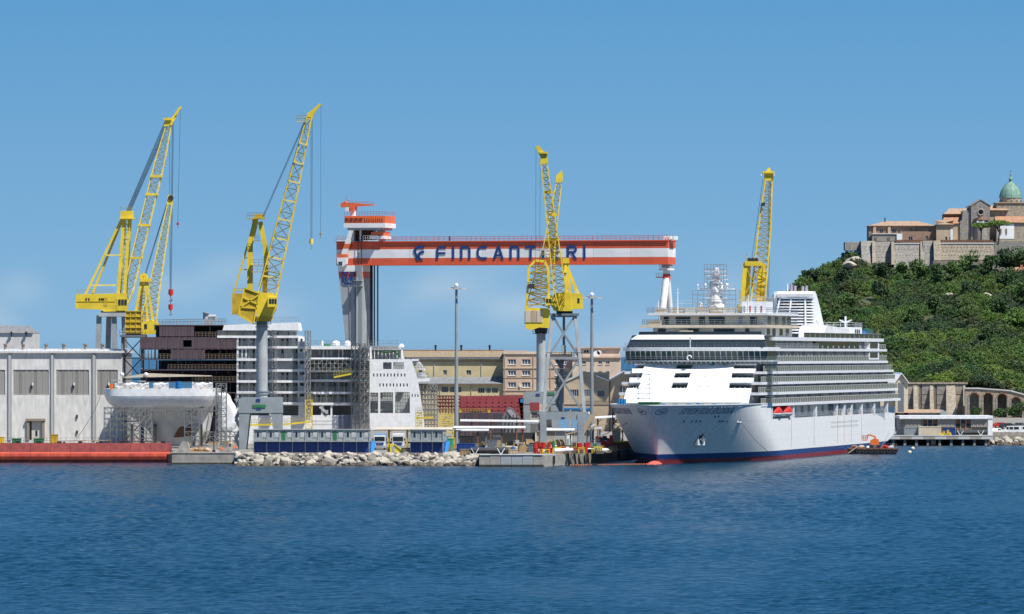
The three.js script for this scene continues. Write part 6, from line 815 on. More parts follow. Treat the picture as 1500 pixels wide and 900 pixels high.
{ // scrub that covers the slope as one mass
  const s = rng(501), inst = [[], [], []], col = new THREE.Color();
  for (let k = 0; k < 4300; k++) {
    const D = 1852 + Math.pow(s(), 1.1) * 275, p = lerp(1040, 1580, s()), x = X(p, D); if (D > 2095 && p > 1252) continue;
    const y = hillY(x, D), r0 = .9 + Math.pow(s(), 2.6) * 3.2, tone = 1.5 * fbm(x * .035 + 9, D * .02, 3), open = sm(.05, .35, fbm(x * .06 + 70, D * .025 + 8, 3)), yel = sm(.15, .5, fbm(x * .05 + 30, D * .04 + 4, 3)) * sm(2040, 1900, D);
    const r = lerp(r0, .8 + s() * .5, open); const base = [lerp(.036, .118, clamp(.45 + tone + open * .35 + (s() - .5) * .6)), lerp(.085, .21, clamp(.5 + tone + (s() - .5) * .5)), lerp(.014, .026, s())];
    if (yel > .2 || s() < .06) { base[0] = lerp(base[0], .20, yel); base[1] = lerp(base[1], .29, yel); base[2] = lerp(base[2], .035, yel); }
    const n = Math.round(15 * r * r + 9);
    for (let i = 0; i < n; i++) { const a = s() * 6.283, e = Math.asin(s() * 1.05 - .05 > 1 ? 1 : s() * 1.05 - .05), rr = r * (.72 + .34 * s()) * (1 + .2 * Math.sin(a * 3 + k)), v = .75 + s() * .5; inst[Math.floor(s() * 3)].push([x + Math.cos(a) * Math.cos(e) * rr, y + Math.sin(e) * rr * .85, -D + Math.sin(a) * Math.cos(e) * rr, .36 + s() * .42, base[0] * v, base[1] * v, base[2] * v, s() * 6.28]); }
  }
  const root = new THREE.Group(); root.name = 'hillside_scrub'; scene.add(root); tag(root, 'dense green scrub covering the hillside below the fortress walls', 'scrub', undefined, 'stuff');
  const o = new THREE.Object3D(); inst.forEach((L, q) => { const im = new THREE.InstancedMesh(clump(900 + q, 13, .42), leafMat, L.length); L.forEach((e, i) => { o.position.set(e[0], e[1], e[2]); o.scale.setScalar(e[3]); o.rotation.set(e[7], e[7] * 1.7, 0); o.updateMatrix(); im.setMatrixAt(i, o.matrix); im.setColorAt(i, col.setRGB(e[4], e[5], e[6])); }); im.name = 'foliage'; im.userData.kind = 'stuff'; im.castShadow = im.receiveShadow = true; root.add(im); });
}
function leafMatOf(r, g, b) { return new THREE.MeshPhysicalMaterial({ color: new THREE.Color().setRGB(r, g, b), roughness: .9, transmission: .2, thickness: 0, side: THREE.DoubleSide }); }
const LM = [leafMatOf(.045, .10, .022), leafMatOf(.07, .14, .024), leafMatOf(.12, .22, .03), leafMatOf(.032, .07, .02)];
function tree(name, label, cat, p, h, w, lobes, mats, seed, group, leaf = .32, dens = 1) { // tapered trunk, limbs, crown of leaf faces in uneven lobes
  const t = thing(name, label, cat, [p.x, p.y, p.z], group), s = rng(seed), tr = mk(), top = lobes.flat ? .8 : .45;
  tr.cyl(p.clone().add(V(0, -.6, 0)), p.clone().add(V(.1 * w, h * top, 0)), .045 * h, .02 * h, 7); const C = [], L = [];
  for (let k = 0; k < lobes.n; k++) { const a = s() * 6.283, d = Math.sqrt(s()) * w * .62; const c = p.clone().add(V(Math.cos(a) * d, lobes.flat ? h * (.86 + .1 * s() - .1 * d / w) : h * (.36 + .52 * s() * (1 - .5 * d / w)), Math.sin(a) * d)); L.push([c, lobes.r * w * (.7 + .6 * s())]); tr.cyl(p.clone().add(V(0, h * top * (.5 + .45 * s()), 0)), c, .016 * h, .006 * h, 5, false); }
  tr.build('trunk', M.bark, t); const g = mk();
  for (const [c, r] of L) { const n = Math.round(lobes.q * dens); for (let i = 0; i < n; i++) { const d = V(s() - .5, s() - .5, s() - .5).normalize(), q = c.clone().addScaledVector(d.multiply(V(1, lobes.flat ? .38 : .85, 1)), r * (.55 + .5 * s())), u = V(s() - .5, s() - .5, s() - .5).normalize(), v = V(s() - .5, s() - .5, s() - .5).cross(u).normalize(), z = leaf * (.6 + s() * .8); g.tri(q.clone().addScaledVector(u, -z), q.clone().addScaledVector(v, -z * .7), q.clone().addScaledVector(u, z)); g.tri(q.clone().addScaledVector(u, -z), q.clone().addScaledVector(u, z), q.clone().addScaledVector(v, z * .7)); } }
  g.build('crown', mats, t); return t;
}
{
  const at = (px, py, D) => { const x = X(px, D); return V(x, hillY(x, D), -D); };
  // trees that stand out on the slope
  const a = [[1126, 2060, 9, 6, 0], [1183, 2100, 8, 3.6, 0], [1196, 2090, 6, 4, 3], [1176, 2085, 5, 4, 1], [1213, 2075, 6, 5, 0], [1248, 2098, 5, 4, 1], [1235, 2040, 8, 6, 3], [1292, 2062, 10, 6.5, 3], [1318, 2080, 7, 6, 1], [1345, 2070, 8, 7, 1], [1290, 2010, 9, 6, 3], [1375, 2050, 10, 7, 0], [1400, 2075, 8, 7, 1], [1420, 2090, 10, 7, 1], [1452, 2085, 9, 7, 0], [1370, 1985, 8, 6, 0], [1425, 2020, 9, 7, 3], [1472, 2050, 9, 7, 0], [1340, 1960, 7, 6, 1], [1465, 1985, 8, 6, 0], [1490, 1960, 8, 7, 2], [1240, 1990, 7, 6, 1], [1300, 1930, 6, 5, 0], [1505, 2020, 10, 8, 1], [1530, 2070, 10, 8, 0], [1515, 1930, 8, 7, 0], [1205, 1960, 6, 5, 1], [1445, 1925, 6, 5, 0]];
  a.forEach(([px, D, h, w, m], i) => tree('hillside_tree', 'bushy ' + ['dark green', 'mid green', 'bright green', 'blackish green'][m] + ' tree rising out of the hillside scrub', 'tree', at(px, 0, D), h, w * .62, { n: 9, r: .42, q: 150 }, LM[m], 700 + i, ['dark', 'mid', 'bright', 'blackish'][m] + ' green trees on the hillside', .34));
  for (const [i, [px, D, h, w, lab]] of [[1478, 2100, 9, 8, 'big dark evergreen at the foot of the fortress wall under the domed church'], [1497, 2098, 10, 9, 'tall dark evergreen crowding the small red roofed house']].entries()) tree('evergreen_tree', lab, 'tree', at(px, 0, D), h, w * .7, { n: 16, r: .4, q: 190 }, LM[i ? 0 : 3], 760 + i, undefined, .36);
  for (const [i, [px, lab]] of [[1437, 'umbrella pine before the gabled church front'], [1463, 'umbrella pine beside the church nave, its crown wider']].entries()) { const D = 2124; tree('umbrella_pine', lab, 'tree', V(X(px, D), Y(354, D), -D), i ? 7.6 : 6.6, i ? 4.6 : 4.0, { n: 16, r: .36, q: 170, flat: 1 }, LM[2], 780 + i, undefined, .22); }
  for (const [i, [px, D]] of [[1465, 1834], [1484, 1832], [1496, 1830], [1432, 1836]].entries()) tree('bush', 'dark leafy bush at the foot of the stone arches', 'bush', V(X(px, D), GY, -D), i === 2 ? 5 : 3, i === 2 ? 3 : 2.2, { n: 7, r: .5, q: 110 }, LM[i % 2], 800 + i, 'bushes at the foot of the arches', .25);
}
for (const [i, [px, D, w, h]] of [[1249, 2096, 3.2, 2.2], [1243, 2088, 2.4, 1.6], [1462, 2010, 3, 1.6], [1443, 2030, 2.2, 1.3], [1390, 2040, 1.8, 1.2]].entries()) { const x = X(px, D), m = new THREE.Mesh(rockGeo[i], M.rockPale); m.name = numbered('rock_outcrop'); m.position.set(x, hillY(x, D) + h * .6, -D + 3); m.scale.set(w, h, 2); m.castShadow = m.receiveShadow = true; scene.add(tag(m, ['bare pale rock breaking out of the scrub below the low end of the fortress wall', 'smaller bare rock on the slope below the fortress end', 'pale rock face in the scrub below the cottage', 'small pale rock among hillside bushes', 'little pale boulder in the scrub under the buttresses'][i], 'rock')); }
{ // fortress wall: battered bays, piers, weep holes
  const D = 2112, t = thing('fortress_wall', 'grey stone fortress wall with buttresses and rows of holes under the church', 'wall', [X(1350, D), 40, -D]);
  const bay = (a, b, y0, y1, d, m, bat = 3) => { mk().hexa([V(X(a, D), Y(y1, D), -d + bat), V(X(b, D), Y(y1, D), -d + bat), V(X(b, D), Y(y0, D), -d), V(X(a, D), Y(y0, D), -d), V(X(a, D), Y(y1, D), -d - 9), V(X(b, D), Y(y1, D), -d - 9), V(X(b, D), Y(y0, D), -d - 9), V(X(a, D), Y(y0, D), -d - 9)]).build('wall_bay', m, t); for (let r = 0; r < 3; r++) for (let k = 0; k < Math.floor((b - a) / 4.6); k++) { const yy = lerp(y0, y1, .22 + r * .25), f = (yy - y0) / (y1 - y0), px = a + 2.4 + k * 4.6 + (r % 2) * 2; if (px < b - 1) mk().cyl(V(X(px, D), Y(yy, D), -d + bat * f - .05), V(X(px, D), Y(yy, D), -d + bat * f + .1), .17, .17, 5).build('weep_hole', M.stoneDark, t); } };
  bay(1240, 1270, 354, 366, D + 8, M.stoneGrey, .5); bay(1262, 1281, 353, 394, D + 2, M.stoneGrey, 7); bay(1281, 1307, 354, 386, D + 3, M.stoneGrey); bay(1309, 1350, 357, 394, D, M.stoneGrey, 4); bay(1352, 1366, 353, 390, D - 1, M.stoneGrey); bay(1367, 1377, 353, 382, D - 3, M.stone); bay(1378, 1456, 357, 381, D, M.stone, 1.5);
  for (const [a, b, y1] of [[1277, 1282, 386], [1305, 1310, 388], [1347.5, 1352.5, 390]]) mk().hexa([V(X(a, D), Y(y1, D), -D + 4.6), V(X(b, D), Y(y1, D), -D + 4.6), V(X(b, D), Y(354, D), -D + .5), V(X(a + 1, D), Y(354, D), -D + .5), V(X(a, D), Y(y1, D), -D - 4), V(X(b, D), Y(y1, D), -D - 4), V(X(b, D), Y(354, D), -D - 4), V(X(a + 1, D), Y(354, D), -D - 4)]).build('buttress', M.stone, t);
  ppiece('coping', M.offwhite, t, 1309, 1352, 356, 357.8, D - .4, 3); ppiece('coping', M.offwhite, t, 1378, 1457, 355.6, 357.6, D - .3, 3); mk().pbox(1266, 1600, 353.5, 420, D + 12, 60).build('terrace_fill', M.stoneGrey, t);
  for (const [a, b] of [[1312, 1352], [1353, 1367], [1378, 1455]]) { const n = Math.round((b - a) / 4); for (let k = 0; k < n; k++) ppiece('fence_panel', M.rust, t, lerp(a, b, k / n) + .2, lerp(a, b, (k + 1) / n) - .2, 351.5, 355.5, D - .2, .15); }
  mk().hexa([PV(1252, 400, D - 4), PV(1285, 402, D - 4), PV(1283, 388, D + 2), PV(1262, 384, D + 2), PV(1252, 400, D + 6), PV(1285, 402, D + 6), PV(1283, 388, D + 6), PV(1262, 384, D + 6)]).build('wall_foot', M.stone, t);
}
{ // long house on the terrace
  const D = 2128, t = thing('terrace_house', 'long brick house with tiled roof on the fortress terrace', 'house', [X(1335, D), Y(354, D), -D]);
  const w = [[1289, 1294, 335, 341], [1307, 1313, 334, 341], [1316, 1319, 334.5, 341], [1333, 1337, 333.5, 339], [1341, 1345, 333.5, 339], [1361, 1365, 333, 340], [1331, 1337, 347, 353.8], [1356, 1360, 346, 353]];
  mk().wall(X(1273, D), X(1372, D), Y(356, D), Y(330, D), -D - .4, -D, holesOf(w, D)).build('wall', mat(.33, .22, .16, .9, 'rough'), t); windows(t, w, D, { frame: M.stoneGrey, glass: M.glass, w: .18 }); mk().box(X(1273.5, D), X(1371.5, D), Y(356, D), Y(330.5, D), -D - 14, -D - .9).build('core', M.taupe, t);
  const D2 = D - 3, w2 = [[1391, 1394, 347, 352], [1385, 1388, 347, 352]]; mk().wall(X(1372, D2), X(1396.5, D2), Y(356, D2), Y(329, D2), -D2 - .4, -D2, holesOf(w2, D2)).build('end_wing', M.tan, t); windows(t, w2, D2, { frame: M.stoneGrey, glass: M.glass, mull: 0 }); mk().box(X(1372.4, D2), X(1396, D2), Y(356, D2), Y(329.5, D2), -D2 - 15, -D2 - .9).build('end_wing_core', M.tan, t); ppiece('end_wing_pier', M.white, t, 1392.5, 1396, 335, 352, D2 - .1, .2);
  mk().pbox(1278, 1314, 343, 356, D - 4, 4).build('porch', M.stoneGrey, t); mk().pbox(1314, 1322, 342.5, 353, D - 4.5, 4).build('porch', M.white, t); ppiece('porch_top', M.offwhite, t, 1277, 1315, 342, 343.2, D - 4.3, 4); for (const a of [1281, 1300]) ppiece('porch_opening', M.stoneDark, t, a, a + 4, 348, 355, D - 4.1, .2);
  for (const a of [1279.5, 1301]) ppiece('pier', M.tan, t, a, a + 4, 331.5, 343, D - .6, .6);
  const hip = (a, b, ye, yr, d0, d1, m) => { const x0 = X(a, D), x1 = X(b, D), e = Y(ye, D), r = Y(yr, D), zm = -(d0 + d1) / 2, k = (d1 - d0) / 2; const A = V(x0, e, -d0), Bq = V(x1, e, -d0), C = V(x1, e, -d1), E = V(x0, e, -d1), F = V(x0 + k * .8, r, zm), G = V(x1 - k * .8, r, zm); const g = mk(); g.quad(A, Bq, G, F); g.tri(Bq, C, G); g.quad(C, E, F, G); g.tri(E, A, F); g.quad(E, C, Bq, A); return g.build('roof', m, t); };
  hip(1271.5, 1373, 331, 323.5, D - .8, D + 15, M.tile); hip(1371, 1398, 329.2, 322.5, D2 - .8, D2 + 16, M.tile); ppiece('chimney', M.dark, t, 1296, 1297.5, 319, 326, D + 6, .6);
}
{ // domed church
  const D = 2140, t = thing('cathedral', 'stone church with green copper dome and gabled front on the hilltop', 'church', [X(1455, D), Y(354, D), -D]), q = (a, b) => [X(a, D), Y(b, D)];
  { const s = new THREE.Shape([q(1423, 356), q(1450, 356), q(1450.5, 302), q(1437, 293.5), q(1423, 302)].map(p => new THREE.Vector2(...p))); const h = new THREE.Path(); h.absarc(X(1437, D), Y(311, D), .95, 0, 6.2832, true); s.holes.push(h); mk().geo(new THREE.ExtrudeGeometry(s, { depth: .6, bevelEnabled: false }), new THREE.Matrix4().makeTranslation(0, 0, -D - .6)).build('front_gable', M.stoneGrey, t); mk().geo(new THREE.TorusGeometry(1.05, .22, 6, 20), new THREE.Matrix4().setPosition(X(1437, D), Y(311, D), -D + .05)).build('rose_window_ring', M.stone, t); mk().pbox(1432, 1442, 305, 317, D + .9, .2).build('rose_window', M.glass, t); mk().prism([q(1423.5, 356), q(1450, 356), q(1450, 303), q(1437, 295), q(1423.5, 303)], -D - 22, -D - 1.3).build('nave', M.stoneGrey, t); mk().prism([q(1422, 302.5), q(1437, 293), q(1452, 302.5), q(1452, 301), q(1437, 291.6), q(1422, 301)], -D - 22, -D + .2).build('nave_roof', M.stoneGrey, t); }
  mk().prism([q(1407, 356), q(1423, 356), q(1423, 308), q(1411, 308.5), q(1410, 322), q(1407, 324)], -D - 16, -D - .8).build('side_aisle', M.stoneGrey, t);
  mk().prism([q(1450.5, 356), q(1600, 356), q(1600, 307), q(1450.5, 307)], -D - 18, -D - 4).build('transept', M.stone, t); mk().hexa([PV(1450.6, 308, D + 3), PV(1478, 308, D + 3), PV(1474, 301, D + 9), PV(1450.6, 301, D + 9), PV(1450.6, 308, D + 15), PV(1478, 308, D + 15), PV(1474, 301, D + 12), PV(1450.6, 301, D + 12)]).build('transept_roof', M.tile, t);
  mk().prism([q(1460, 356), q(1600, 356), q(1600, 325), q(1460, 325)], -D - 4, -D + 1).build('lower_aisle', M.stone, t); mk().hexa([PV(1458, 326, D - 1.6), PV(1600, 326, D - 1.6), PV(1600, 317, D + 3.9), PV(1458, 317, D + 3.9), PV(1458, 327, D + 4), PV(1600, 327, D + 4), PV(1600, 318, D + 4), PV(1458, 318, D + 4)]).build('lower_aisle_roof', M.tileRed, t); ppiece('aisle_corner', M.white, t, 1462, 1486, 328, 350, D - 1.1, .2);
  for (const a of [1466, 1474]) ppiece('aisle_window', M.stoneDark, t, a, a + 1.6, 335, 343, D - 1.35, .2);
  { const g = mk().pbox(1384, 1423, 313, 356, D + 6, 12); g.build('side_chapel', M.brick, t); mk().hexa([PV(1383, 313.6, D + 5), PV(1423, 313.6, D + 5), PV(1423, 305.5, D + 12), PV(1391, 305.5, D + 12), PV(1383, 313.6, D + 19), PV(1423, 313.6, D + 19), PV(1423, 305.5, D + 13), PV(1391, 305.5, D + 13)]).build('chapel_roof', M.tile, t); mk().hexa([PV(1377, 329, D + 1), PV(1412, 327, D + 1), PV(1411, 317.5, D + 5.9), PV(1384, 318, D + 5.9), PV(1377, 329, D + 5.9), PV(1412, 327, D + 5.9), PV(1411, 318.5, D + 5.9), PV(1384, 318.6, D + 5.9)]).build('chapel_roof', M.tileRed, t); mk().pbox(1378, 1410, 328.5, 356, D + 1.5, 4).build('chapel_aisle', M.tan, t); }
  mk().cyl(PV(1437, 356, D + .5), PV(1437, 322, D + .5), 2.4, 2.4, 12).build('apse', M.stoneGrey, t); mk().cyl(PV(1437, 322.5, D + .5), PV(1437, 317.5, D + .5), 2.9, .6, 12).build('apse_roof', M.tileRed, t); for (let k = 0; k < 5; k++) ppiece('apse_arch', M.white, t, 1431.5 + k * 2.3, 1433 + k * 2.3, 323.5, 326.5, D - 2.05, .3);
  mk().pbox(1460, 1505, 297.5, 308, D + 5, 11).build('crossing', M.stone, t); ppiece('crossing_cornice', M.tan, t, 1458.5, 1506.5, 296.3, 297.6, D + 4.6, 12);
  const c = PV(1481, 297, D + 10); mk().cyl(c, c.clone().add(V(0, 1.6, 0)), 3.85, 3.85, 12).build('drum', M.stone, t); for (let k = 0; k < 12; k++) { const a = k / 12 * 6.283; mk().cyl(c.clone().add(V(Math.cos(a) * 3.7, .5, Math.sin(a) * 3.7)), c.clone().add(V(Math.cos(a) * 3.95, .5, Math.sin(a) * 3.95)), .35, .35, 6).build('drum_window', M.stoneDark, t); }
  { const pts = [[3.95, 0], [3.9, .9], [3.65, 2.2], [3.2, 3.5], [2.5, 4.8], [1.7, 5.8], [.9, 6.5], [.62, 6.8], [.55, 7.6], [.8, 7.7], [.6, 8.2], [.25, 8.9], [.2, 9.6], [.32, 9.8], [.18, 10.1], [.05, 10.4]].map(p => new THREE.Vector2(p[0], p[1] * .84)); mk().geo(new THREE.LatheGeometry(pts, 24), new THREE.Matrix4().setPosition(c.x, c.y + 1.6, c.z)).build('dome', M.copper, t); for (let k = 0; k < 12; k++) { const a = k / 12 * 6.283, g = mk(); for (let i = 0; i < 6; i++) g.rod(V(c.x + Math.cos(a) * pts[i].x * 1.01, c.y + 1.6 + pts[i].y, c.z + Math.sin(a) * pts[i].x * 1.01), V(c.x + Math.cos(a) * pts[i + 1].x * 1.01, c.y + 1.6 + pts[i + 1].y, c.z + Math.sin(a) * pts[i + 1].x * 1.01), .14); g.build('dome_rib', M.copper, t); } mk().bar(V(c.x, c.y + 10.2, c.z), V(c.x, c.y + 11.4, c.z), .1).bar(V(c.x - .35, c.y + 11.0, c.z), V(c.x + .35, c.y + 11.0, c.z), .1).build('cross', M.dark, t); }
}
{ const D = 2090, t = thing('cottage', 'small stone cottage with red tiled roof half hidden in hillside trees', 'house', [X(1495, D), Y(412, D), -D]), w = [[1492, 1495, 400, 406]]; mk().wall(X(1483.5, D), X(1530, D), Y(420, D), Y(396.5, D), -D - .3, -D, holesOf(w, D)).build('wall', M.stone, t); windows(t, w, D, { frame: M.taupe, glass: M.glass, mull: 0 }); mk().pbox(1484, 1529, 397, 420, D + .6, 8).build('core', M.stone, t); mk().hexa([PV(1481.5, 397.5, D - 1), PV(1532, 397.5, D - 1), PV(1526, 391.5, D + 4), PV(1488, 391.5, D + 4), PV(1481.5, 397.5, D + 9), PV(1532, 397.5, D + 9), PV(1526, 391.5, D + 4.3), PV(1488, 391.5, D + 4.3)]).build('roof', M.tileRed, t); ppiece('chimney', M.brick, t, 1495, 1499, 388, 394, D + 3, 1); }
{ // lower retaining wall with sloped buttresses, then an arcade
  const D = 1846, t = thing('retaining_wall', 'long stone retaining wall with sloping buttresses at the foot of the hill', 'wall', [X(1370, D), GY, -D]);
  mk().box(X(1060, D), X(1416, D), GY, Y(562.5, D), -D - 5, -D).build('wall', M.stoneDark, t); mk().box(X(1060, D), X(1418, D), Y(563, D), Y(560.3, D), -D - 5, -D + .5).build('coping', M.stone, t);
  for (let k = 0; k < 5; k++) for (let r = 0; r < 3; r++) ppiece('stone_panel', pick([M.stone, M.stoneGrey, M.stoneGrey]), t, 1306 + k * 22 + 1, 1325 + k * 22, 564 + r * 15, 578 + r * 15, D - .18, .2);
  for (const [a, b] of [[1292, 1300], [1315, 1322], [1337, 1344.5], [1361, 1367.5], [1385, 1400], [1410, 1415]]) mk().hexa([V(X(a, D), GY, -D + 5.5), V(X(b, D), GY, -D + 5.5), V(X(b - .6, D), Y(565, D), -D + .3), V(X(a + 1.2, D), Y(565, D), -D + .3), V(X(a, D), GY, -D - 1), V(X(b, D), GY, -D - 1), V(X(b - .6, D), Y(565, D), -D - 1), V(X(a + 1.2, D), Y(565, D), -D - 1)]).build('buttress', M.stone, t);
  const DA = 1838, u = thing('stone_arcade', 'row of tall brick edged blind arches in a stone wall below the scrub', 'arcade', [X(1460, DA), GY, -DA]);
  const topY = p => p < 1430 ? 569.5 : lerp(569.5, 586, (p - 1430) / 90), outline = [[1414, 613.5], [1640, 613.5], [1640, topY(1640)], [1520, 584], [1480, 573], [1432, 569.5], [1414, 569.5]];
  const s = new THREE.Shape(outline.map(([a, b]) => new THREE.Vector2(X(a, DA), Y(b, DA)))); const arcs = [[1427.5, 583], [1448, 583], [1468.5, 584], [1489, 589], [1510, 594], [1531, 599]];
  for (const [px, sp] of arcs) { const cx = X(px, DA), cy = Y(sp, DA), r = 1.42, h = new THREE.Path(); h.moveTo(cx - r, GY + .02); h.lineTo(cx - r, cy); h.absarc(cx, cy, r, Math.PI, 0, true); h.lineTo(cx + r, GY + .02); s.holes.push(h); const ring = mk(); for (let k = 0; k < 11; k++) { const a = (k + .5) / 11 * Math.PI; ring.box(-.01, .01, -.01, .01, -.01, .01); } for (let k = 0; k < 13; k++) { const a = k / 13 * Math.PI + .02, b = (k + 1) / 13 * Math.PI - .02, P = (q, rr) => [cx + Math.cos(q) * rr, cy + Math.sin(q) * rr]; mk().prism([P(a, r), P(b, r), P(b, r + .42), P(a, r + .42)], -DA - .3, -DA + .1).build('voussoir', k % 3 ? M.brick : M.tile, u); } mk().box(cx - r - .3, cx + r + .3, GY, cy + r + .3, -DA - 2.6, -DA - 2.2).build('blind_wall', R() < .5 ? M.stoneGrey : M.stoneDark, u); for (const sd of [-1, 1]) for (let k = 0; k < 5; k++) piece('quoin', k % 2 ? M.stone : M.stoneGrey, u, cx + sd * (r + .25) - .28, cx + sd * (r + .25) + .28, GY + k * (cy - GY) / 5 + .02, GY + (k + 1) * (cy - GY) / 5 - .03, -DA - .2, -DA + .1); }
  mk().geo(new THREE.ExtrudeGeometry(s, { depth: 2.2, bevelEnabled: false, curveSegments: 10 }), new THREE.Matrix4().makeTranslation(0, 0, -DA - 2.2)).build('wall', M.stone, u);
  for (const [a, b] of [[[1414, 569], [1432, 569]], [[1432, 569], [1480, 572.5]], [[1480, 572.5], [1520, 583.5]]]) mk().bar(PV(...a, DA), PV(...b, DA), .7, .35).build('coping', M.offwhite, u);
}
{ // gabled hall between ship and wall
  const D = 1500, t = thing('gabled_hall', 'cream gabled hall with white roof behind the stern of the cruise ship', 'hall', [X(1315, D), GY, -D]), q = (a, b) => [X(a, D), Y(b, D)];
  mk().prism([q(1312, 632), q(1330.5, 632), q(1330.5, 562), q(1321, 549.5), q(1312, 561)], -D - 30, -D).build('wall', M.cream, t); mk().pbox(1316, 1324.5, 561, 632, D - .08, .2).build('door', M.steel, t); mk().prism([q(1285, 561), q(1313, 561), q(1321, 549), q(1297, 549)], -D - 26, -D - .4).build('side_roof', M.white, t); mk().prism([q(1310.5, 562.5), q(1321, 548), q(1332, 563), q(1332, 561), q(1321, 546.2), q(1310.5, 560.5)], -D - 30, -D + .6).build('roof', M.white, t); mk().pbox(1285, 1312, 561.2, 632, D + 2, 24).build('side_wall', M.cream, t);
}
{ // long shed on the far pier
  const D = 1440, t = thing('pier_shed', 'long low shed with white roof edge, ribbed walls and window bays on the far pier', 'shed', [X(1390, D), GY, -D]);
  mk().pbox(1318, 1455, 609.5, 613.5, D - .35, 16).build('roof', M.white, t); mk().pbox(1447.5, 1454.5, 613.6, 637.6, D - .2, 14).build('end_wall', M.white, t); mk().pbox(1318, 1447, 614, 637.6, D + 1.4, 12).build('core', M.hallGrey, t);
  const rib = mat(.30, .28, .23, .7, 'streak'); for (const [a, b] of [[1326, 1350], [1374, 1399], [1423, 1447]]) { const n = 9; for (let k = 0; k < n; k++) ppiece('wall_panel', k % 2 ? rib : M.hallGrey, t, lerp(a, b, k / n), lerp(a, b, (k + 1) / n) - .1, 614.5, 626, D - (k % 2) * .08, .3); }
  for (const [a, b, y1] of [[1352, 1374, 625], [1400, 1423, 634]]) { for (let k = 0; k < 3; k++) for (let r = 0; r < (y1 > 630 ? 4 : 2); r++) ppiece('pane', pick([M.brick, M.glass, M.rust]), t, lerp(a, b, k / 3) + .5, lerp(a, b, (k + 1) / 3) - .5, 616.4 + r * 4.6, 620.4 + r * 4.6, D + .3, .1); for (let k = 0; k <= 3; k++) ppiece('frame_post', M.greyLight, t, lerp(a, b, k / 3) - .4, lerp(a, b, k / 3) + .4, 614.5, y1 + 1, D + .1, .2); }
  mk().pbox(1318, 1447, 613.6, 614.4, D - .6, 1).build('gutter', M.greyLight, t);
  const u = thing('back_shed', 'grey shed with rusty tiled roof behind the white edged pier shed', 'shed', [X(1355, 1500), GY, -1500]); mk().pbox(1300, 1376, 604, 637, 1500, 14).build('wall', M.sky.clone(), u).material.color.setRGB(.30, .34, .38); mk().hexa([PV(1298, 605, 1498.5), PV(1379, 605, 1498.5), PV(1376, 600, 1507), PV(1300, 600, 1507), PV(1298, 605, 1516), PV(1379, 605, 1516), PV(1376, 600, 1508), PV(1300, 600, 1508)]).build('roof', M.tile, u); mk().prism([[1376.2, 637], [1389, 637], [1389, 605], [1382, 601], [1376.2, 605]].map(p => [X(p[0], 1499), Y(p[1], 1499)]), -1512, -1499).build('end_gable', M.greyLight, u);
}
{ // pier on piles
  const D = 1421, t = thing('pier', 'concrete pier deck on square piles beside the stern of the cruise ship', 'pier', [X(1380, D), 0, -D]);
  const n = 9, a = 1302, b = 1455; for (let k = 0; k < n; k++) { piece('deck_slab', k % 2 ? M.concrete : M.offwhite, t, X(lerp(a, b, k / n), D), X(lerp(a, b, (k + 1) / n), D) - .03, 1.45, 2.21, -D - 14, -D); ppiece('pile', M.stoneGrey, t, lerp(a, b, (k + .3) / n), lerp(a, b, (k + .3) / n) + 3.6, 644, 662, D + .4, .7); ppiece('pile', M.stoneGrey, t, lerp(a, b, (k + .3) / n), lerp(a, b, (k + .3) / n) + 3.6, 644, 662, D + 5, .7); }
  mk().box(X(a, D), X(b, D), -1, 1.4, -D - 13, -D - 9).build('back_wall', M.stoneDark, t); ppiece('tyre_fender', M.black, t, 1364, 1371, 645, 652, D - .4, .5); ppiece('kerb', M.offwhite, t, 1310, 1455, 638, 639.4, D - .05, .5);
}
// things on the far pier
for (const [a, b, y0, m, lab] of [[1346, 1379, 625.5, M.cream, 'cream shipping container on the far pier'], [1325, 1345, 627, M.grey, 'grey blue shipping container against the stern of the cruise ship'], [1383, 1400, 628, M.blue, 'dark blue shipping container behind yellow stands on the far pier']]) { const D = a === 1346 ? 1427 : 1429, t = thing('shipping_container', lab, 'container', [X(a, D), GY, -D]); mk().pbox(a, b, y0, 638.9, D, 2.4).build('body', m, t); const n = Math.round((b - a) / 1.8); for (let k = 0; k < n; k++) ppiece('rib', m, t, lerp(a, b, k / n) + .3, lerp(a, b, k / n) + 1, y0 + .8, 638, D - .07, .08); ppiece('top_rail', m, t, a - .2, b + .2, y0 - .5, y0 + .3, D - .1, 2.6); }
for (const [a, h] of [[1378, 634], [1382, 632], [1388, 630], [1391, 634], [1385, 636]]) { const D = 1424 + (a % 3) * .6, t = thing('yellow_stand', 'yellow steel stand on the far pier', 'stand', [X(a, D), GY, -D], 'yellow stands on the far pier'); for (const d of [0, 2]) mk().bar(V(X(a + d, D), GY, -D), PV(a + d, h, D), .18).build('post', M.yellow, t); for (const f of [.3, .95]) mk().bar(V(X(a, D), lerp(GY, Y(h, D), f), -D), V(X(a + 2, D), lerp(GY, Y(h, D), f), -D), .18).build('rung', M.yellow, t); mk().box(X(a, D) - .2, X(a + 2, D) + .2, GY, GY + .3, -D - .6, -D + .3).build('foot', M.yellow, t); }
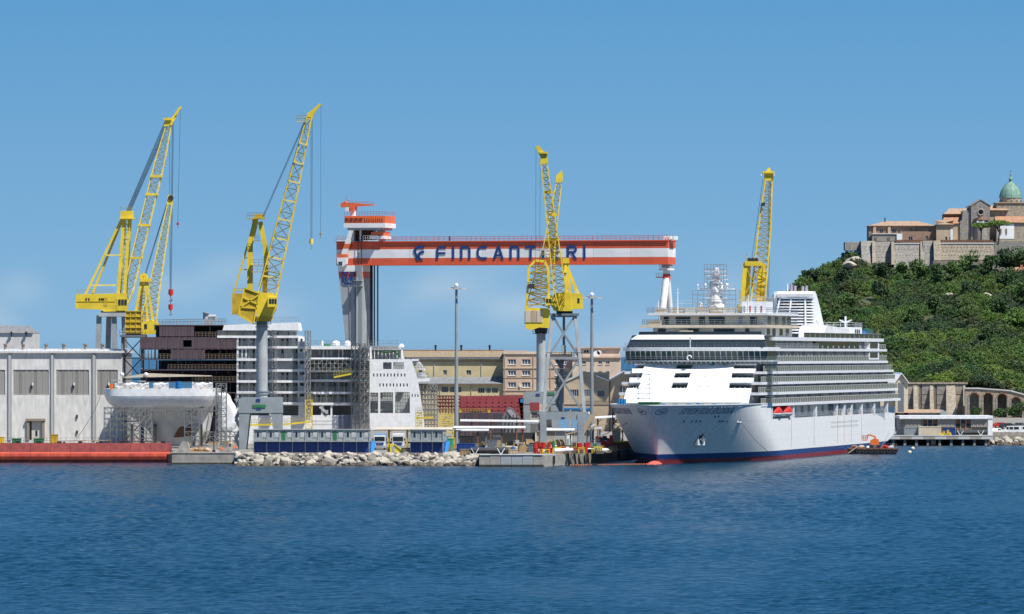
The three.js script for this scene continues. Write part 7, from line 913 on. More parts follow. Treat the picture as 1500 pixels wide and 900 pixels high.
for (const [a, b, D, lab] of [[1402, 1446, 1422.5, 'long black pipe cradle with white V shaped legs on the far pier'], [689, 745, 1153, 'long black pipe cradle with white V shaped legs on the quay edge beside the rocks']]) { const t = thing('pipe_cradle', lab, 'pipe', [X(a, D), GY, -D]), r = (b - a > 50 ? .55 : .5); mk().cyl(V(X(a, D), GY + r + .22, -D - 1), V(X(b, D), GY + r + .22, -D - 1), r, r, 14).build('pipe', M.dark, t); ppiece('rack_top', M.steel, t, a, b, 0, 1, 1e-9 + D, .2).position.y = GY + 1.32 - t.position.y; for (const f of [.12, .8]) { const x = lerp(X(a, D), X(b, D), f), g = mk(); g.bar(V(x - .7, GY + 1.25, -D), V(x, GY + .05, -D), .13); g.bar(V(x + .7, GY + 1.25, -D), V(x, GY + .05, -D), .13); g.build('support', M.white, t); } }
function van(px, D, m, lab, turn, kind = 0, L = 4.6) { const t = thing(kind ? 'parked_car' : 'parked_van', lab, kind ? 'car' : 'van', [X(px, D), GY, -D], undefined, turn), h = kind ? 1.45 : 2.0, w = .9; t.org = V(0, 0, 0); const pr = kind ? [[-L / 2, .35], [L / 2, .35], [L / 2, .8], [L * .28, .95], [L * .1, h], [-L * .3, h], [-L * .47, .95], [-L / 2, .85]] : [[-L / 2, .35], [L / 2, .35], [L / 2, .95], [L * .36, 1.1], [L * .22, h], [-L * .48, h], [-L / 2, 1.6]]; mk().prism(pr, -w, w).build('body', m, t); for (const [a, b] of kind ? [[-L * .27, -L * .06], [-L * .03, L * .12]] : [[-L * .4, -L * .15], [-L * .1, L * .08], [L * .12, L * .24]]) { piece('window', M.glass, t, a, b, kind ? .98 : 1.2, h - .18, w, w + .02); piece('window', M.glass, t, a, b, kind ? .98 : 1.2, h - .18, -w - .02, -w); } for (const x of [-L * .31, L * .31]) for (const z of [-w + .05, w - .05]) { const wh = mk().cyl(V(x, .34, z - .12), V(x, .34, z + .12), .34, .34, 14).build('wheel', M.black, t); mk().cyl(V(x, .34, z - .14), V(x, .34, z + .14), .18, .18, 10).build('rim', M.greyLight, wh); } for (const z of [-.6, .6]) piece('headlight', M.white, t, L / 2 - .02, L / 2 + .03, .65, .82, z - .18, z + .18); return t; }
van(1482, 1447, M.white, 'white van parked nose to nose with another on the far shore', Math.PI * .95); van(1494, 1450, M.white, 'white van with dark windows on the far shore beside the rocks', .1); van(1478, 1560, M.dark, 'black car on the road below the arches', .2, 1); van(1468, 1575, M.red, 'red car on the road below the arches', .1, 1); van(1492, 1570, M.steel, 'grey car on the road below the arches', 2.9, 1); van(1460, 1450, M.white, 'white car beside the end wall of the pier shed', 1.1, 1);
{ const D = 1640, t = mk().box(X(1440, D), X(1620, D), GY + .004, GY + .08, -1640, -1470).build('road', mat(.40, .38, .35, .9, 'rough')); struct(t); const w = tag(mk().box(X(1455, 1600), X(1620, 1600), GY, GY + 1.1, -1600.4, -1600).build('low_wall', M.concrete), 'low concrete wall along the road before the arches', 'wall'); const r = tag(mk().box(X(1455, 1436), X(1640, 1436), GY, GY + .7, -1436.6, -1436).build('sea_wall', M.rockMid), 'low rubble sea wall above the far rocks', 'wall'); }
{ // work barge with lift at the ship's side
  const D = 1300, t = thing('work_barge', 'black work barge with tyre fenders floating at the side of the cruise ship', 'barge', [X(1280, D), 0, -D]);
  mk().prism([[1243, 663], [1248, 669], [1310, 669], [1316, 661], [1316, 657.5], [1243, 658.5]].map(p => [X(p[0], D), Y(p[1], D)]), -D - 3.6, -D).build('hull', M.black, t); mk().pbox(1242.5, 1316.5, 656.8, 658.4, D - .1, 3.8).build('deck', M.rust, t); for (let k = 0; k < 8; k++) mk().geo(new THREE.TorusGeometry(.34, .13, 6, 12), new THREE.Matrix4().setPosition(X(1248 + k * 9, D), Y(661, D), -D + .15)).build('tyre', M.dark, t); const r = mk(); r.rail(V(X(1290, D), Y(657, D), -D - 3.4), V(X(1315, D), Y(657, D), -D - 3.4), .9, 6, .06); r.build('railing', M.tubeSteel, t); mk().bar(PV(1291, 657, D + 1), PV(1303, 634, D + 1), .08).build('pole', M.greyLight, t); mk().bar(PV(1243, 664, D - .3), PV(1256, 655, D - .3), .2).build('boarding_pole', M.tan, t);
  const u = thing('boom_lift', 'orange boom lift with a raised basket on the work barge', 'boom lift', [X(1282, D), Y(656.8, D), -D]); const g = mk().prism([[1276, 652], [1276, 646], [1281, 643], [1288, 644], [1288.5, 652]].map(p => [X(p[0], D), Y(p[1], D)]), -D - 2.6, -D - 1).build('turret', M.orange, u); mk().pbox(1275, 1289, 652.2, 655.4, D + .8, 2).build('chassis', M.steel, u); for (const a of [1277, 1287]) mk().cyl(PV(a, 655, D + .6), PV(a, 655, D + 1), .42, .42, 12).build('wheel', M.black, u); mk().bar(PV(1283, 645, D + 1.8), PV(1282, 640, D + 1.8), .4).bar(PV(1282, 640, D + 1.8), PV(1272, 637, D + 1.8), .32).bar(PV(1272, 637, D + 1.8), PV(1270, 645, D + 1.8), .25).build('arm', M.orange, u); const b = mk(); b.pbox(1264, 1271, 645.3, 646, D + 1.2, 1.2); b.rail(V(X(1264, D), Y(645.3, D), -D - 1.2), V(X(1271, D), Y(645.3, D), -D - 1.2), 1, 3, .07, 2); b.rail(V(X(1264, D), Y(645.3, D), -D - 2.4), V(X(1271, D), Y(645.3, D), -D - 2.4), 1, 3, .07, 2); b.build('basket', M.orange, u);
  for (const [a, m, lab] of [[1262, M.tan, 'tan heap of rope on the work barge'], [1274, M.white, 'white sack on the work barge by the orange lift'], [1297, M.red, 'red machine on the work barge'], [1305, M.greyLight, 'grey box on the work barge'], [1252, M.brick, 'brown netting heap at the end of the work barge']]) { const m2 = new THREE.Mesh(rockGeo[a % 9], m); m2.name = numbered('barge_load'); m2.position.copy(PV(a, 655.5, D + 1.6)); m2.scale.set(.75, .5, .6); m2.castShadow = m2.receiveShadow = true; scene.add(tag(m2, lab, 'load')); }
  for (const [x, y] of [[1333, 664], [1337.5, 658.5]]) { const D3 = 21 * FL / (y - 520), o = thing('mooring_buoy', 'small white buoy floating off the pier', 'buoy', [X(x, D3), 0, -D3], 'white buoys off the pier'); mk().geo(new THREE.SphereGeometry(.42, 12, 9), new THREE.Matrix4().setPosition(X(x, D3), .15, -D3)).build('float', M.cream, o); mk().cyl(V(X(x, D3), .4, -D3), V(X(x, D3), .75, -D3), .08, .08, 6).build('pin', M.dark, o); }
}

// ---------------------------------------------------------------- yard: cabins, lamps, canopies, stores
function cabins(label, px0, D, L, dep, turn, n, small) { // stacked site cabins: grey modules on blue ones
  const t = thing('site_cabins', label, 'cabin', [X(px0, D), GY, -D], undefined, turn), h = 2.15, w = L / n, pale = mat(.40, .43, .40, .6, 'coarse');
  for (let k = 0; k < n; k++) {
    const a = k * w + .02, b = (k + 1) * w - .02; piece('lower_module', M.navy, t, a, b, 0, h - .05, -dep, 0); piece('upper_module', pale, t, a, b, h + .12, 2 * h + .05, -dep, 0);
    for (let j = 0; j < 3; j++) piece('lower_panel', M.blue, t, a + .1 + j * w / 3, a + (j + 1) * w / 3 - .05, .1, h - .15, 0, .03);
    const kind = k % 4; if (kind === 2 && !small) piece('door', M.green, t, a + .4, a + 1.15, h + .2, 2 * h - .25, 0, .05); else { const dr = piece('door', M.greyLight, t, a + .35, a + 1.2, h + .2, 2 * h - .2, 0, .05); piece('door_glass', M.glass, t, a + .6, a + 1.0, h + .8, 2 * h - .35, .05, .07); } if (w > 2.4) { piece('window', M.white, t, a + 1.5, a + 2.3, h + .75, 2 * h - .35, 0, .05); piece('shutter', M.offwhite, t, a + 1.56, a + 2.24, h + .8, 2 * h - .4, .05, .07); }
    piece('corner_post', M.greyLight, t, a - .05, a + .09, 0, 2 * h + .05, .035, .16);
  }
  piece('corner_post', M.greyLight, t, L - .1, L + .06, 0, 2 * h + .05, .035, .16); piece('gallery', M.greyLight, t, -.1, L + .1, h - .04, h + .1, -.05, 1.0); piece('roof', M.greyLight, t, -.15, L + .15, 2 * h + .06, 2 * h + .2, -dep - .1, .25); piece('sunlit_end_panel', mat(.02, .09, .36, .5, 'fine'), t, L, L + .04, .05, h - .1, -dep + .1, -.1); piece('end_window', M.glass, t, L, L + .05, h + 1, h + 1.5, -dep * .6, -dep * .45);  // end panel in brighter blue: sunlight on that side put into its colour
  const g = mk(); g.rail(V(0, h + .1, .95), V(L, h + .1, .95), 1, Math.round(L / 2), .05, 1); g.build('gallery_rail', M.sky, t); const st = mk(); st.bar(V(L + .6, 0, .5), V(L + .6, h, -2.2), .7, .12); st.rail(V(L + .3, 0, .5), V(L + .3, h, -2.2), .95, 4, .06, 1); st.build('stair', M.blueBright, t); return t;
}
cabins('long row of grey site cabins stacked on blue ones above the rocks', 371.5, 1180, 22.3, 2.6, -.07, 9); cabins('short stack of grey site cabins on blue ones above the end of the rocks', 601, 1177, 6.4, 3.4, -.16, 3, 1);
function lampMast(px, pyTop, D, label) { const t = thing('lamp_mast', label, 'lamp mast', [X(px, D), GY, -D]); mk().cyl(V(X(px, D), GY, -D), PV(px, pyTop + 7, D), .46, .24, 16).build('pole', M.grey, t); const c = PV(px, pyTop + 7, D); mk().cyl(c, c.clone().add(V(0, .25, 0)), 1.1, 1.1, 16).build('head_ring', M.greyLight, t); for (let k = 0; k < 8; k++) { const a = k / 8 * 6.283; mk().bar(c.clone(), c.clone().add(V(Math.cos(a) * 1.75, .05, Math.sin(a) * 1.75)), .12).box(c.x + Math.cos(a) * 1.75 - .3, c.x + Math.cos(a) * 1.75 + .3, c.y - .15, c.y + .1, c.z + Math.sin(a) * 1.75 - .2, c.z + Math.sin(a) * 1.75 + .2).build('floodlight', M.offwhite, t); } mk().geo(new THREE.SphereGeometry(.42, 14, 10), new THREE.Matrix4().setPosition(c.x, c.y + .65, c.z)).build('top_globe', M.white, t); mk().box(X(px, D) - .6, X(px, D) + .6, GY, GY + .8, -D - .6, -D + .6).build('footing', M.concrete, t); }
lampMast(668.5, 416, 1236, 'tall grey lamp mast with a ring of floodlights before the sand coloured workshop'); lampMast(867, 429.5, 1236, 'tall grey lamp mast with a ring of floodlights before the sawtooth shed');
{ const D = 1184, t = thing('quay_lamp', 'thin black lamp post on the quay stub', 'lamp', [X(313, D), 2.24, -D]); mk().cyl(V(X(313, D), 2.2, -D), PV(313, 612, D), .1, .08, 8).build('pole', M.dark, t); ppiece('lamp_head', M.dark, t, 309, 317, 610.5, 612.2, D - .2, .5); mk().cyl(V(X(313, D), 2.24, -D), V(X(313, D), 2.7, -D), .4, .25, 10).build('base', M.black, t); }
function canopy(label, a, b, py, D, dep, m, posts, pm, tilt = 0) { const t = thing('canopy', label, 'canopy', [X((a + b) / 2, D), GY, -D]); mk().hexa([PV(a, py + 1.3, D), PV(b, py + 1.3 + tilt, D), PV(b, py + .4 + tilt, D), PV(a, py + .4, D), V(X(a, D), Y(py - .6, D), -D - dep), V(X(b, D), Y(py - .6 + tilt, D), -D - dep), V(X(b, D), Y(py - 1.6 + tilt, D), -D - dep), V(X(a, D), Y(py - 1.6, D), -D - dep)]).build('roof', m, t); for (const px of posts) for (const z of [.8, dep - .8]) mk().bar(V(X(px, D), GY, -D - z), V(X(px, D), Y(py + 1, D), -D - z), .28).build('post', pm, t); const g = mk(); for (const px of posts) { g.bar(V(X(px, D), Y(py + 1, D), -D - .8), V(X(px, D), Y(py + 1, D), -D - dep + .8), .2); g.bar(PV(px, py + 6, D + .8), PV(px + 6, py + 1.5, D + .8), .14); } g.build('brace', pm, t); }
canopy('beige canopy on yellow posts behind the short cabin stack', 550, 690, 628.5, 1226, 7, M.cream, [569, 596, 632, 666], M.yellowWeather); canopy('long pale canopy over the stores before the maroon block', 674, 800, 616.5, 1262, 6, M.offwhite, [690, 719, 757, 790], M.rust, 1.5); canopy('pale flat canopy over pallets beside the lamp mast', 664, 770, 626.5, 1226, 6, M.tarp, [672, 700, 735, 766], M.rust); canopy('narrow white canopy near the blue container', 668, 716, 630.5, 1214, 5, M.offwhite, [672, 712], M.steel); canopy('low white canopy beyond the portal of the lattice tower crane', 795, 842, 630, 1262, 6, M.tarp, [800, 836], M.steel); canopy('white canopy beside the shaded bow', 872, 905, 612.5, 1280, 6, M.tarp, [876, 900], M.steel, -2); canopy('grey canopy over machines by the second lamp mast', 858, 882, 628, 1262, 5, M.greyLight, [861, 879], M.steel);
// hull blocks waiting for assembly
{ const D = 1330, t = thing('hull_block', 'long dark purple hull block with yellow railing under the maroon block', 'hull block', [X(705, D), GY, -D]); mk().pbox(669, 736, 605, 646, D, 10).build('shell', M.purple, t); for (let k = 0; k < 6; k++) ppiece('shell_plate', k % 2 ? mat(.075, .06, .085, .7, 'rough') : M.purple, t, 670 + k * 11, 680.4 + k * 11, 606, 646, D - .1, .2); mk().rail(PV(670, 605, D - .1), PV(718, 605, D - .1), .9, 12, .09).build('railing', M.yellow, t); for (const a of [673, 715]) ppiece('lug', M.yellow, t, a, a + 3, 601, 605, D + 1, .5); ppiece('roof_hatch', M.dark, t, 688, 706, 602.6, 605, D + 2, 4); }
{ const D = 1318, t = thing('hull_block', 'tilted grey bow plate leaning among the stores', 'hull block', [X(748, D), GY, -D]); mk().prism([[736, 612], [744, 597], [750, 598], [762, 612], [762, 646], [736, 646]].map(p => [X(p[0], D), Y(p[1], D)]), -D - 6, -D).build('shell', M.steel, t); mk().prism([[742, 602], [748, 600], [760, 612], [750, 612]].map(p => [X(p[0], D), Y(p[1], D)]), -D - .1, -D + .15).build('pale_plate', mat(.42, .36, .42, .7, 'rough'), t); for (let k = 0; k < 4; k++) mk().bar(PV(738 + k * 6, 644, D - .1), PV(742 + k * 5, 608, D - .1), .2).build('stiffener', M.dark, t); }
{ const D = 1300, t = thing('kiosk', 'small kiosk with a red roof under the column crane', 'kiosk', [X(788, D), GY, -D]); mk().pbox(777, 800, 602, 650, D, 5).build('wall', M.cream, t); ppiece('roof', M.maroon, t, 776, 790, 590, 602, D - .3, 5.6); ppiece('opening', M.dark, t, 779, 788, 605, 612, D - .05, .1); mk().rail(PV(774, 619, D - .6), PV(792, 619, D - .6), 1.4, 8, .09).build('fence', M.offwhite, t); ppiece('platform', M.greyLight, t, 773, 793, 619, 621, D - .8, 3); }
{ const D = 1275, t = thing('store_shed', 'low grey concrete store behind the red bottle racks', 'shed', [X(825, D), GY, -D]); for (let k = 0; k < 6; k++) ppiece('wall_panel', k % 2 ? M.concrete : M.greyLight, t, 786 + k * 14, 799.6 + k * 14, 633 - (k % 3) * 2, 653, D, .6); ppiece('door', M.white, t, 830, 838, 638, 652.5, D - .05, .1); ppiece('roof', M.steel, t, 784, 871, 630.5, 632, D - .4, 6); mk().rail(PV(752, 628, D + 6), PV(792, 628, D + 6), 1.6, 14, .09, 2).build('fence', M.offwhite, t); ppiece('back_wall', M.dark, t, 690, 784, 634, 653, D + 3, .5); }
// trucks facing the water
for (const [px, m, lab] of [[556, M.white, 'white and blue truck cab facing the water beside the long cabins'], [583, M.offwhite, 'dusty white truck cab facing the water under the beige canopy']]) { const D = 1213, t = thing('truck', lab, 'truck', [X(px, D), GY, -D]), x = X(px, D); mk().box(x - 1.15, x + 1.15, GY + .5, GY + 2.9, -D - 2, -D).build('cab', m, t); piece('windscreen', M.glass, t, x - 1, x + 1, GY + 1.75, GY + 2.6, -D, -D + .05); piece('grille', M.navy, t, x - .8, x + .8, GY + .9, GY + 1.5, -D, -D + .06); piece('bumper', M.greyLight, t, x - 1.2, x + 1.2, GY + .4, GY + .75, -D, -D + .25); mk().box(x - 1.2, x + 1.2, GY + .8, GY + 3.2, -D - 8, -D - 2.2).build('load_box', px < 570 ? M.sky : M.tarp, t); for (const a of [-.95, .95]) { const w = mk().cyl(V(x + a - .15, GY + .48, -D - .9), V(x + a + .15, GY + .48, -D - .9), .48, .48, 14).build('wheel', M.black, t); mk().cyl(V(x + a - .17, GY + .48, -D - .9), V(x + a + .17, GY + .48, -D - .9), .22, .22, 10).build('rim', M.greyLight, w); piece('headlight', M.white, t, x + a - .2, x + a + .2, GY + .85, GY + 1.1, -D, -D + .07); } for (const a of [-1.3, 1.3]) piece('mirror', M.black, t, x + a - .12, x + a + .12, GY + 1.8, GY + 2.3, -D - .1, -D); }
{ const D = 1179, t = thing('chute', 'yellow wedge shaped chute with a grey door above the rocks', 'chute', [X(580, D), GY, -D]); mk().prism([[571, 665.5], [592, 665.5], [592, 662], [578, 651], [571, 651]].map(p => [X(p[0], D), Y(p[1], D)]), -D - 2, -D).build('body', M.yellow, t); ppiece('door', M.greyLight, t, 574, 578, 654, 665, D - .04, .06); mk().bar(PV(578, 651, D - .08), PV(592, 662, D - .08), .2).build('edge', M.yellowPale, t); }
function bigBox(name, label, cat, a, b, h, D, dep, m, extra) { const t = thing(name, label, cat, [X(a, D), GY, -D]), x0 = X(a, D), x1 = X(b, D); piece('body', m, t, x0, x1, GY, GY + h, -D - dep, -D); piece('lid', m, t, x0 - .06, x1 + .06, GY + h, GY + h + .1, -D - dep - .06, -D + .06); const n = Math.max(2, Math.round((x1 - x0) / .6)); for (let k = 0; k < n; k++) piece('rib', m, t, lerp(x0, x1, (k + .3) / n), lerp(x0, x1, (k + .5) / n), GY + .1, GY + h - .1, -D, -D + .06); if (extra) extra(t, x0, x1, D); return t; }
bigBox('shipping_container', 'bright blue container beside the pipe cradle on the quay', 'container', 669, 696, 1.75, 1172, 2.4, M.blue); bigBox('storage_tank', 'dark grey cubic tank behind the pipe cradle', 'tank', 714, 728, 2.3, 1180, 1.8, M.steel); bigBox('crate', 'brown covered crate leaning at the end of the pipe cradle next to the rocks', 'crate', 674, 688, .95, 1154, 1.8, M.wood); bigBox('crate', 'tan steel skip at the far end of the pipe cradle', 'crate', 745, 759, .9, 1154, 1.6, M.tan); bigBox('generator', 'dark generator box behind the red drums', 'generator', 773, 785, 1.4, 1186, 1.6, M.steel); bigBox('generator', 'grey compressor box beside the shaded bow', 'generator', 865, 880, 1.7, 1184, 1.8, M.grey); bigBox('site_cabin', 'white control cabin far back under the pale canopy', 'cabin', 722, 733, 2.4, 1232, 2.4, M.white); bigBox('crate', 'orange crate at the quay edge by the compressor', 'crate', 880, 886, 1.2, 1186, 1.2, M.orange); bigBox('tool_container', 'black tool container deep under the pale canopy', 'container', 672, 694, 2.6, 1222, 2.6, M.dark); bigBox('tool_container', 'green tool container behind the short cabin stack', 'container', 655, 664, 2.3, 1204, 2.2, mat(.05, .30, .16, .6, 'fine')); bigBox('waste_skip', 'green waste skip on the dock gate, first from its free end', 'skip', 17, 30, .8, 1200.5, 1.4, M.green).position.y = 3.74; bigBox('waste_skip', 'green waste skip on the dock gate beside the yellow box', 'skip', 49, 63, .8, 1200.5, 1.4, M.green).position.y = 3.74; bigBox('yellow_box', 'tall yellow box standing on the dock gate', 'box', 73.5, 84, 1.6, 1200.5, 1.3, M.yellowWeather).position.y = 3.74; bigBox('winch', 'small yellow winch on the dock gate', 'winch', -4, 5, 1.1, 1200.5, 1.3, M.yellow).position.y = 3.74;
{ const t = thing('gate_gangway', 'flat plank gangway laid along the dock gate towards the propped hull', 'gangway', [X(130, 1201), 3.74, -1201]); for (let k = 0; k < 8; k++) piece('plank', k % 2 ? M.wood : M.tan, t, X(90 + k * 9, 1201), X(98.6 + k * 9, 1201), 4.0 + k * .03, 4.12 + k * .03, -1202, -1200.8); for (const a of [92, 115, 140, 160]) piece('support', M.rust, t, X(a, 1201), X(a, 1201) + .3, 3.74, 4.0, -1202, -1200.9); }
{ const D = 1210, t = thing('rope', 'long slack cable running from the hall wall down to the dock gate', 'cable', [X(145, D), 4, -D]), pts = []; for (let i = 0; i <= 16; i++) { const q = i / 16; pts.push(PV(lerp(147, 110, q), lerp(578, 646, Math.pow(q, .75)), lerp(1250, 1203, q))); } mk().tube(pts, .09).build('strand', M.dark, t); }
// red drums, bottles and pipes on the quay apron
function drumOf(m) { const t = thing('steel_drum', 'x', 'drum'); t.org = V(0, 0, 0); mk().cyl(V(0, 0, 0), V(0, .95, 0), .36, .36, 14).build('shell', m, t); for (const y of [.02, .32, .62, .9]) mk().cyl(V(0, y, 0), V(0, y + .04, 0), .38, .38, 14).build('hoop', m, t); return t; }
function scatter(proto, label, group, spots, lift = 0) { spots.forEach(([px, D, y = 0, turn = 0, sc = 1], i) => { const p = [X(px, D), GY + y + lift, -D]; if (i === 0) { proto.position.set(...p); proto.rotation.y = turn; if (sc.length) proto.scale.set(...sc); else proto.scale.setScalar(sc); proto.userData.label = label; proto.userData.group = group; } else copy(proto, p, label, turn, sc, group); }); }
const around = (n, a, b, d0, d1, seed, stack = 0) => { const s = rng(seed), o = []; for (let k = 0; k < n; k++) o.push([lerp(a, b, s()), lerp(d0, d1, s()), stack && s() < .3 ? stack : 0, s() * 3.14, .8 + s() * .5]); return o; };
{ const sp = []; for (const [a, D] of [[784, 1176], [790.5, 1178], [796, 1177], [804.5, 1175], [810, 1178], [786, 1171], [793, 1170], [842, 1176], [848, 1172], [858, 1174], [862, 1179]]) { sp.push([a, D, 0, 0, [1.1, 1.05, 1.1]]); if (a !== 786 && a !== 793 && a !== 810 && a !== 842) sp.push([a, D, 1.02, 0, [1.05, 1, 1.05]]); } scatter(drumOf(M.red), 'red steel drum stacked on the quay apron under the lattice tower crane', 'red drums on the quay', sp); }
scatter(drumOf(M.orange), 'orange steel drum standing on the quay apron', 'orange drums on the quay', around(9, 812, 846, 1168, 1182, 31)); scatter(drumOf(M.blueBright), 'blue steel drum among the yard stores', 'blue drums in the yard', around(10, 700, 900, 1172, 1215, 32)); scatter(drumOf(M.dark), 'black oil drum among the yard stores', 'black drums in the yard', around(12, 690, 880, 1172, 1225, 33));
{ const t = thing('gas_bottle', 'x', 'gas bottle'); t.org = V(0, 0, 0); mk().cyl(V(0, 0, 0), V(0, 1.5, 0), .19, .19, 10).cyl(V(0, 1.5, 0), V(0, 1.75, 0), .19, .07, 10).build('bottle', M.green, t); mk().cyl(V(0, 1.75, 0), V(0, 1.95, 0), .08, .08, 6).build('valve', M.greyLight, t); scatter(t, 'green gas bottle standing on the quay apron', 'green gas bottles', [[810, 1178, 0, 0, 1.3], [811.5, 1178, 0, 0, 1.3], [870, 1180], [873, 1180.5], [731, 1190], [733, 1191]]); }
{ const t = thing('traffic_post', 'tall red marker post standing at the quay crane leg', 'post', [X(851.5, 1172), GY, -1172]); mk().cyl(V(X(851.5, 1172), GY, -1172), V(X(851.5, 1172), GY + 2, -1172), .5, .16, 10).build('cone', M.red, t); mk().box(X(851.5, 1172) - .6, X(851.5, 1172) + .6, GY, GY + .12, -1172.6, -1171.4).build('base', M.dark, t); }
{ const t = thing('white_pipe', 'long white pipe lying on the quay apron between red drums', 'pipe', [X(825, 1168), GY, -1168]); mk().cyl(V(X(812, 1168), GY + .55, -1168), V(X(839, 1169), GY + .7, -1169), .38, .38, 14).build('tube', M.white, t); for (const a of [816, 834]) piece('block', M.wood, t, X(a, 1168), X(a, 1168) + .4, GY, GY + .25, -1169, -1167.6); }
{ const t = thing('fuel_crate', 'x', 'crate'); t.org = V(0, 0, 0); piece('body', M.wood, t, -.6, .6, .14, .95, -.5, .5); for (const x of [-.55, 0, .55]) piece('batten', M.tan, t, x - .06, x + .06, .14, .95, .5, .55); for (const x of [-.5, .5]) piece('skid', M.wood, t, x - .08, x + .08, 0, .14, -.5, .5); piece('lid', M.tan, t, -.64, .64, .95, 1.0, -.54, .54); t.name = t.name.replace('fuel_crate', 'wooden_crate'); scatter(t, 'wooden crate with battens among the yard stores', 'wooden crates in the yard', around(26, 690, 905, 1172, 1236, 41, 1)); }
{ const t = thing('pallet_stack', 'x', 'pallets'); t.org = V(0, 0, 0); for (let k = 0; k < 6; k++) { for (const z of [-.45, 0, .45]) piece('slat', k % 2 ? M.wood : M.tan, t, -.6, .6, k * .16 + .1, k * .16 + .13, z - .12, z + .12); for (const x of [-.5, 0, .5]) piece('runner', M.wood, t, x - .06, x + .06, k * .16, k * .16 + .1, -.55, .55); } scatter(t, 'stack of grey brown pallets in the yard', 'pallet stacks in the yard', around(16, 560, 900, 1178, 1240, 42)); }
{ const t = thing('steel_plate_stack', 'x', 'steel plates'); t.org = V(0, 0, 0); for (let k = 0; k < 5; k++) piece('plate', k % 2 ? M.rust : M.steel, t, -1.8 + k * .05, 1.8 - k * .06, k * .12, k * .12 + .09, -.8, .8); scatter(t, 'stack of rusty steel plates on the yard ground', 'steel plate stacks', around(16, 690, 890, 1164, 1230, 43)); }
{ const t = thing('pipe_bundle', 'x', 'pipes'); t.org = V(0, 0, 0); for (let r = 0; r < 3; r++) for (let k = 0; k < 5 - r; k++) mk().cyl(V(-2, .14 + r * .24, (k + r / 2) * .28 - .6), V(2, .14 + r * .24, (k + r / 2) * .28 - .6), .13, .13, 8).build('tube', k % 2 ? M.greyLight : M.tubeSteel, t); for (const x of [-1.4, 1.4]) piece('strap', M.dark, t, x - .04, x + .04, 0, .8, -.75, .75); scatter(t, 'bundle of grey steel tubes on the yard ground', 'tube bundles in the yard', around(16, 690, 890, 1166, 1236, 44)); }
{ const t = thing('cable_reel', 'x', 'cable reel'); t.org = V(0, 0, 0); for (const z of [-.45, .45]) mk().cyl(V(0, .8, z - .05), V(0, .8, z + .05), .8, .8, 16).build('flange', M.wood, t); mk().cyl(V(0, .8, -.4), V(0, .8, .4), .5, .5, 14).build('cable', M.dark, t); scatter(t, 'wooden cable reel standing in the yard', 'cable reels in the yard', around(9, 700, 890, 1176, 1226, 45)); }
{ const t = thing('tool_cabinet', 'x', 'cabinet'); t.org = V(0, 0, 0); piece('body', M.greyLight, t, -.6, .6, .1, 1.7, -.4, .4); for (const x of [-.3, .3]) { piece('door', M.grey, t, x - .27, x + .27, .18, 1.62, .4, .43); piece('handle', M.black, t, x - .03, x + .03, .85, 1.05, .43, .47); } piece('plinth', M.dark, t, -.58, .58, 0, .1, -.38, .38); scatter(t, 'grey two door tool cabinet in the yard', 'tool cabinets in the yard', around(12, 690, 895, 1176, 1236, 46)); }
{ const t = thing('trestle', 'x', 'trestle'); t.org = V(0, 0, 0); for (const x of [-.9, .9]) for (const z of [-.5, .5]) mk().bar(V(x, 0, z), V(x, 1, z), .12).build('leg', M.yellow, t); for (const z of [-.5, .5]) mk().bar(V(-.9, 1, z), V(.9, 1, z), .14).build('rail', M.yellow, t); for (const x of [-.9, 0, .9]) mk().bar(V(x, 1, -.5), V(x, 1, .5), .14).build('cross_bar', M.yellow, t); scatter(t, 'low yellow steel trestle on the yard ground', 'yellow trestles in the yard', around(16, 770, 900, 1164, 1212, 47)); }
{ const t = thing('sheet_bundle', 'x', 'bundle'); t.org = V(0, 0, 0); const m = new THREE.Mesh(rockGeo[2], M.tarp); m.name = 'sheet'; m.scale.set(1.1, .55, .8); m.position.y = .4; m.castShadow = m.receiveShadow = true; t.add(m); piece('pallet', M.wood, t, -.9, .9, 0, .14, -.6, .6); scatter(t, 'pale sheeted bundle on a pallet in the yard', 'sheeted bundles in the yard', around(18, 690, 890, 1172, 1236, 48)); }
// quay machines beside the bow
{ const D = 1196, t = thing('forklift', 'red telescopic loader parked beside the shaded bow', 'loader', [X(886, D), GY, -D]), q = (a, b) => [X(a, D), Y(b, D)]; mk().prism([q(874, 655), q(874, 648), q(882, 646), q(898, 647), q(898, 655)], -D - 2, -D).build('chassis', M.red, t); mk().prism([q(882, 646), q(883, 639), q(889, 639), q(890, 646)], -D - 1.8, -D - .4).build('cab', M.glass, t); mk().bar(PV(897, 645, D + 1), PV(872, 641, D + 1), .5).build('boom', M.red, t); for (const a of [877, 894]) { const w = mk().cyl(PV(a, 656, D - .2), PV(a, 656, D + .3), .6, .6, 14).build('wheel', M.black, t); mk().cyl(PV(a, 656, D - .25), PV(a, 656, D + .25), .28, .28, 10).build('rim', M.red, w); } ppiece('counterweight', M.red, t, 893, 898, 638, 647, D + .3, 1.4); }
bigBox('pallet_load', 'yellow topped dark load on the quay beside the bow', 'load', 899, 925, 1.2, 1226, 2, M.rust, (t, a, b, D) => piece('cover', M.yellow, t, a, b, GY + 1.32, GY + 1.6, -D - 2, -D));
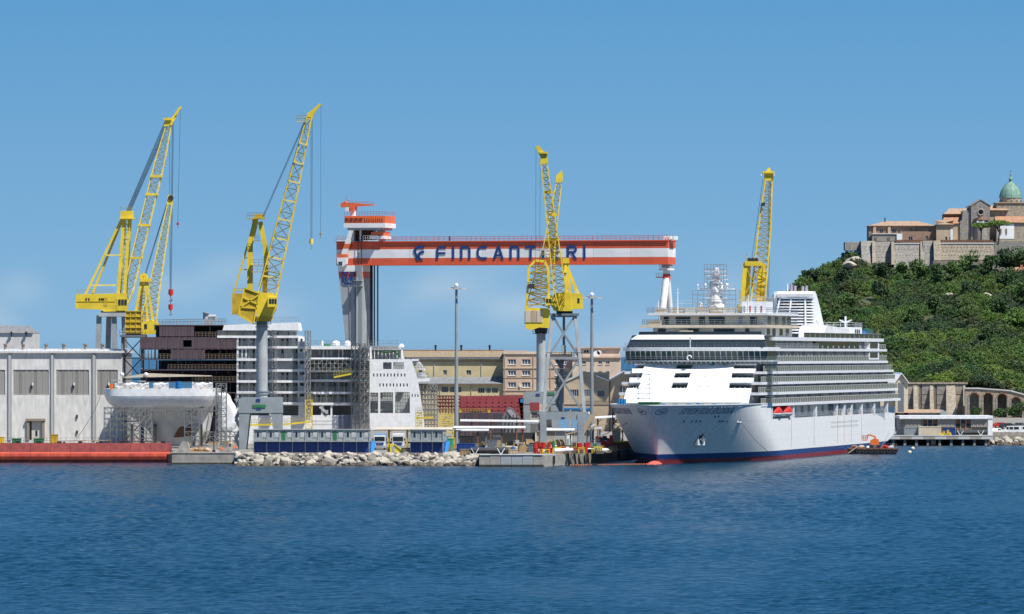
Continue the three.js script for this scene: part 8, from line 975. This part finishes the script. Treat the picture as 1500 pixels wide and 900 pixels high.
{ const D = 1232, t = thing('gangway_tower', 'dark lattice gangway tower reaching up to the shaded bow', 'gangway tower', [X(908, D), GY, -D]), f = mk(); lattice(f, V(X(905, D), GY, -D), PV(905, 594, D), () => [2, 2], 5, .2, .12); f.build('tower', M.dark, t); mk().pbox(897, 916, 603, 604.5, D - 1.4, 2.8).build('landing', M.steel, t); mk().rail(PV(897, 603, D - 1.4), PV(916, 603, D - 1.4), 1.1, 5, .09).build('railing', M.steel, t); mk().bar(PV(906, 600, D), PV(914, 590, D), .5, .16).build('brow', M.greyLight, t); mk().pbox(899, 909, 628, 652, D - 1.5, 2).build('cabin', M.tan, t); }
for (const [a, b, c, d, m, lab, D] of [[828, 637, 905, 617, M.tan, 'long tan boom pole slanting from the crane portal to the bow', 1214], [846, 634, 872, 622, M.rust, 'red and white boom pole slanting beside the crane portal', 1212], [850, 640, 868, 608, M.tan, 'thick tan beam leaning on the crane portal', 1206]]) { const t = thing('boom_pole', lab, 'pole', [X(a, D), GY, -D]); const P = PV(a, b, D), Q = PV(c, d, D); for (let k = 0; k < 4; k++) mk().bar(P.clone().lerp(Q, k / 4), P.clone().lerp(Q, (k + 1) / 4), a === 850 ? .9 : .26).build('section', m === M.rust && k % 2 ? M.white : m, t); mk().bar(V(lerp(P.x, Q.x, .5), GY, P.z), P.clone().lerp(Q, .5), .16).build('prop', M.steel, t); mk().bar(V(P.x, GY, P.z), P, .16).build('prop', M.steel, t); }
// small stores on the quay stub and in front of the dock
{ const t = thing('pallet_load', 'tan sack load on the quay stub between the two concrete blocks', 'load', [X(290, 1186), 2.24, -1186]); for (let k = 0; k < 4; k++) { const m = new THREE.Mesh(rockGeo[k], k % 2 ? M.tan : M.wood); m.name = 'sack'; m.scale.set(.8, .45, .6); m.position.set(k * 1.1 - 1.6, .4, k % 2 * -.6); m.castShadow = true; t.add(m); } piece('pallet', M.wood, t, X(290, 1186) - 2.4, X(290, 1186) + 2.2, 2.24, 2.4, -1187.2, -1185.4); }
{ const sp = around(9, 280, 350, 1185, 1203, 51).map(e => [e[0], e[1], .05, e[3], e[4] * .8]); const t = thing('barrier', 'x', 'barrier'); t.org = V(0, 0, 0); piece('board', M.orange, t, -.7, .7, .5, .85, -.05, .05); for (const x of [-.55, .55]) { piece('post', M.greyLight, t, x - .05, x + .05, 0, .9, -.05, .05); piece('foot', M.dark, t, x - .1, x + .1, 0, .08, -.35, .35); } scatter(t, 'orange and grey barrier near the foot of the column crane', 'orange barriers by the crane', sp); }
{ const t = thing('keel_block', 'x', 'block'); t.org = V(0, 0, 0); piece('base', M.concrete, t, -.6, .6, 0, .8, -.6, .6); piece('cap', M.wood, t, -.55, .55, .8, 1.1, -.55, .55); scatter(t, 'concrete keel block with wooden cap by the dock', 'keel blocks by the dock', around(14, 190, 345, 1216, 1250, 52)); }
{ const D = 1212, t = thing('fence', 'long grey mesh fence behind the long cabins', 'fence', [X(450, D), GY, -D]); for (let k = 0; k < 16; k++) { mk().bar(V(X(366 + k * 12, D), GY, -D), V(X(366 + k * 12, D), GY + 1.8, -D), .1).build('post', M.greyLight, t); const g = mk(); g.rail(V(X(366 + k * 12, D), GY, -D), V(X(378 + k * 12, D), GY, -D), 1.8, 6, .05, 4); g.build('mesh_panel', M.tubeSteel, t); } }
{ const D = 1205, t = thing('floating_boom', 'thin orange floating boom on the water in front of the shaded quay', 'float line', [X(860, D), 0, -1168]); for (let k = 0; k < 34; k++) { const f = k / 33, D3 = lerp(1164, 1176, f), x = lerp(X(836, D3), X(958, D3), f); mk().geo(new THREE.SphereGeometry(.17, 6, 5), new THREE.Matrix4().setPosition(x, .05, -D3)).build('float', M.orange, t); } }

renderer.render(scene, camera);
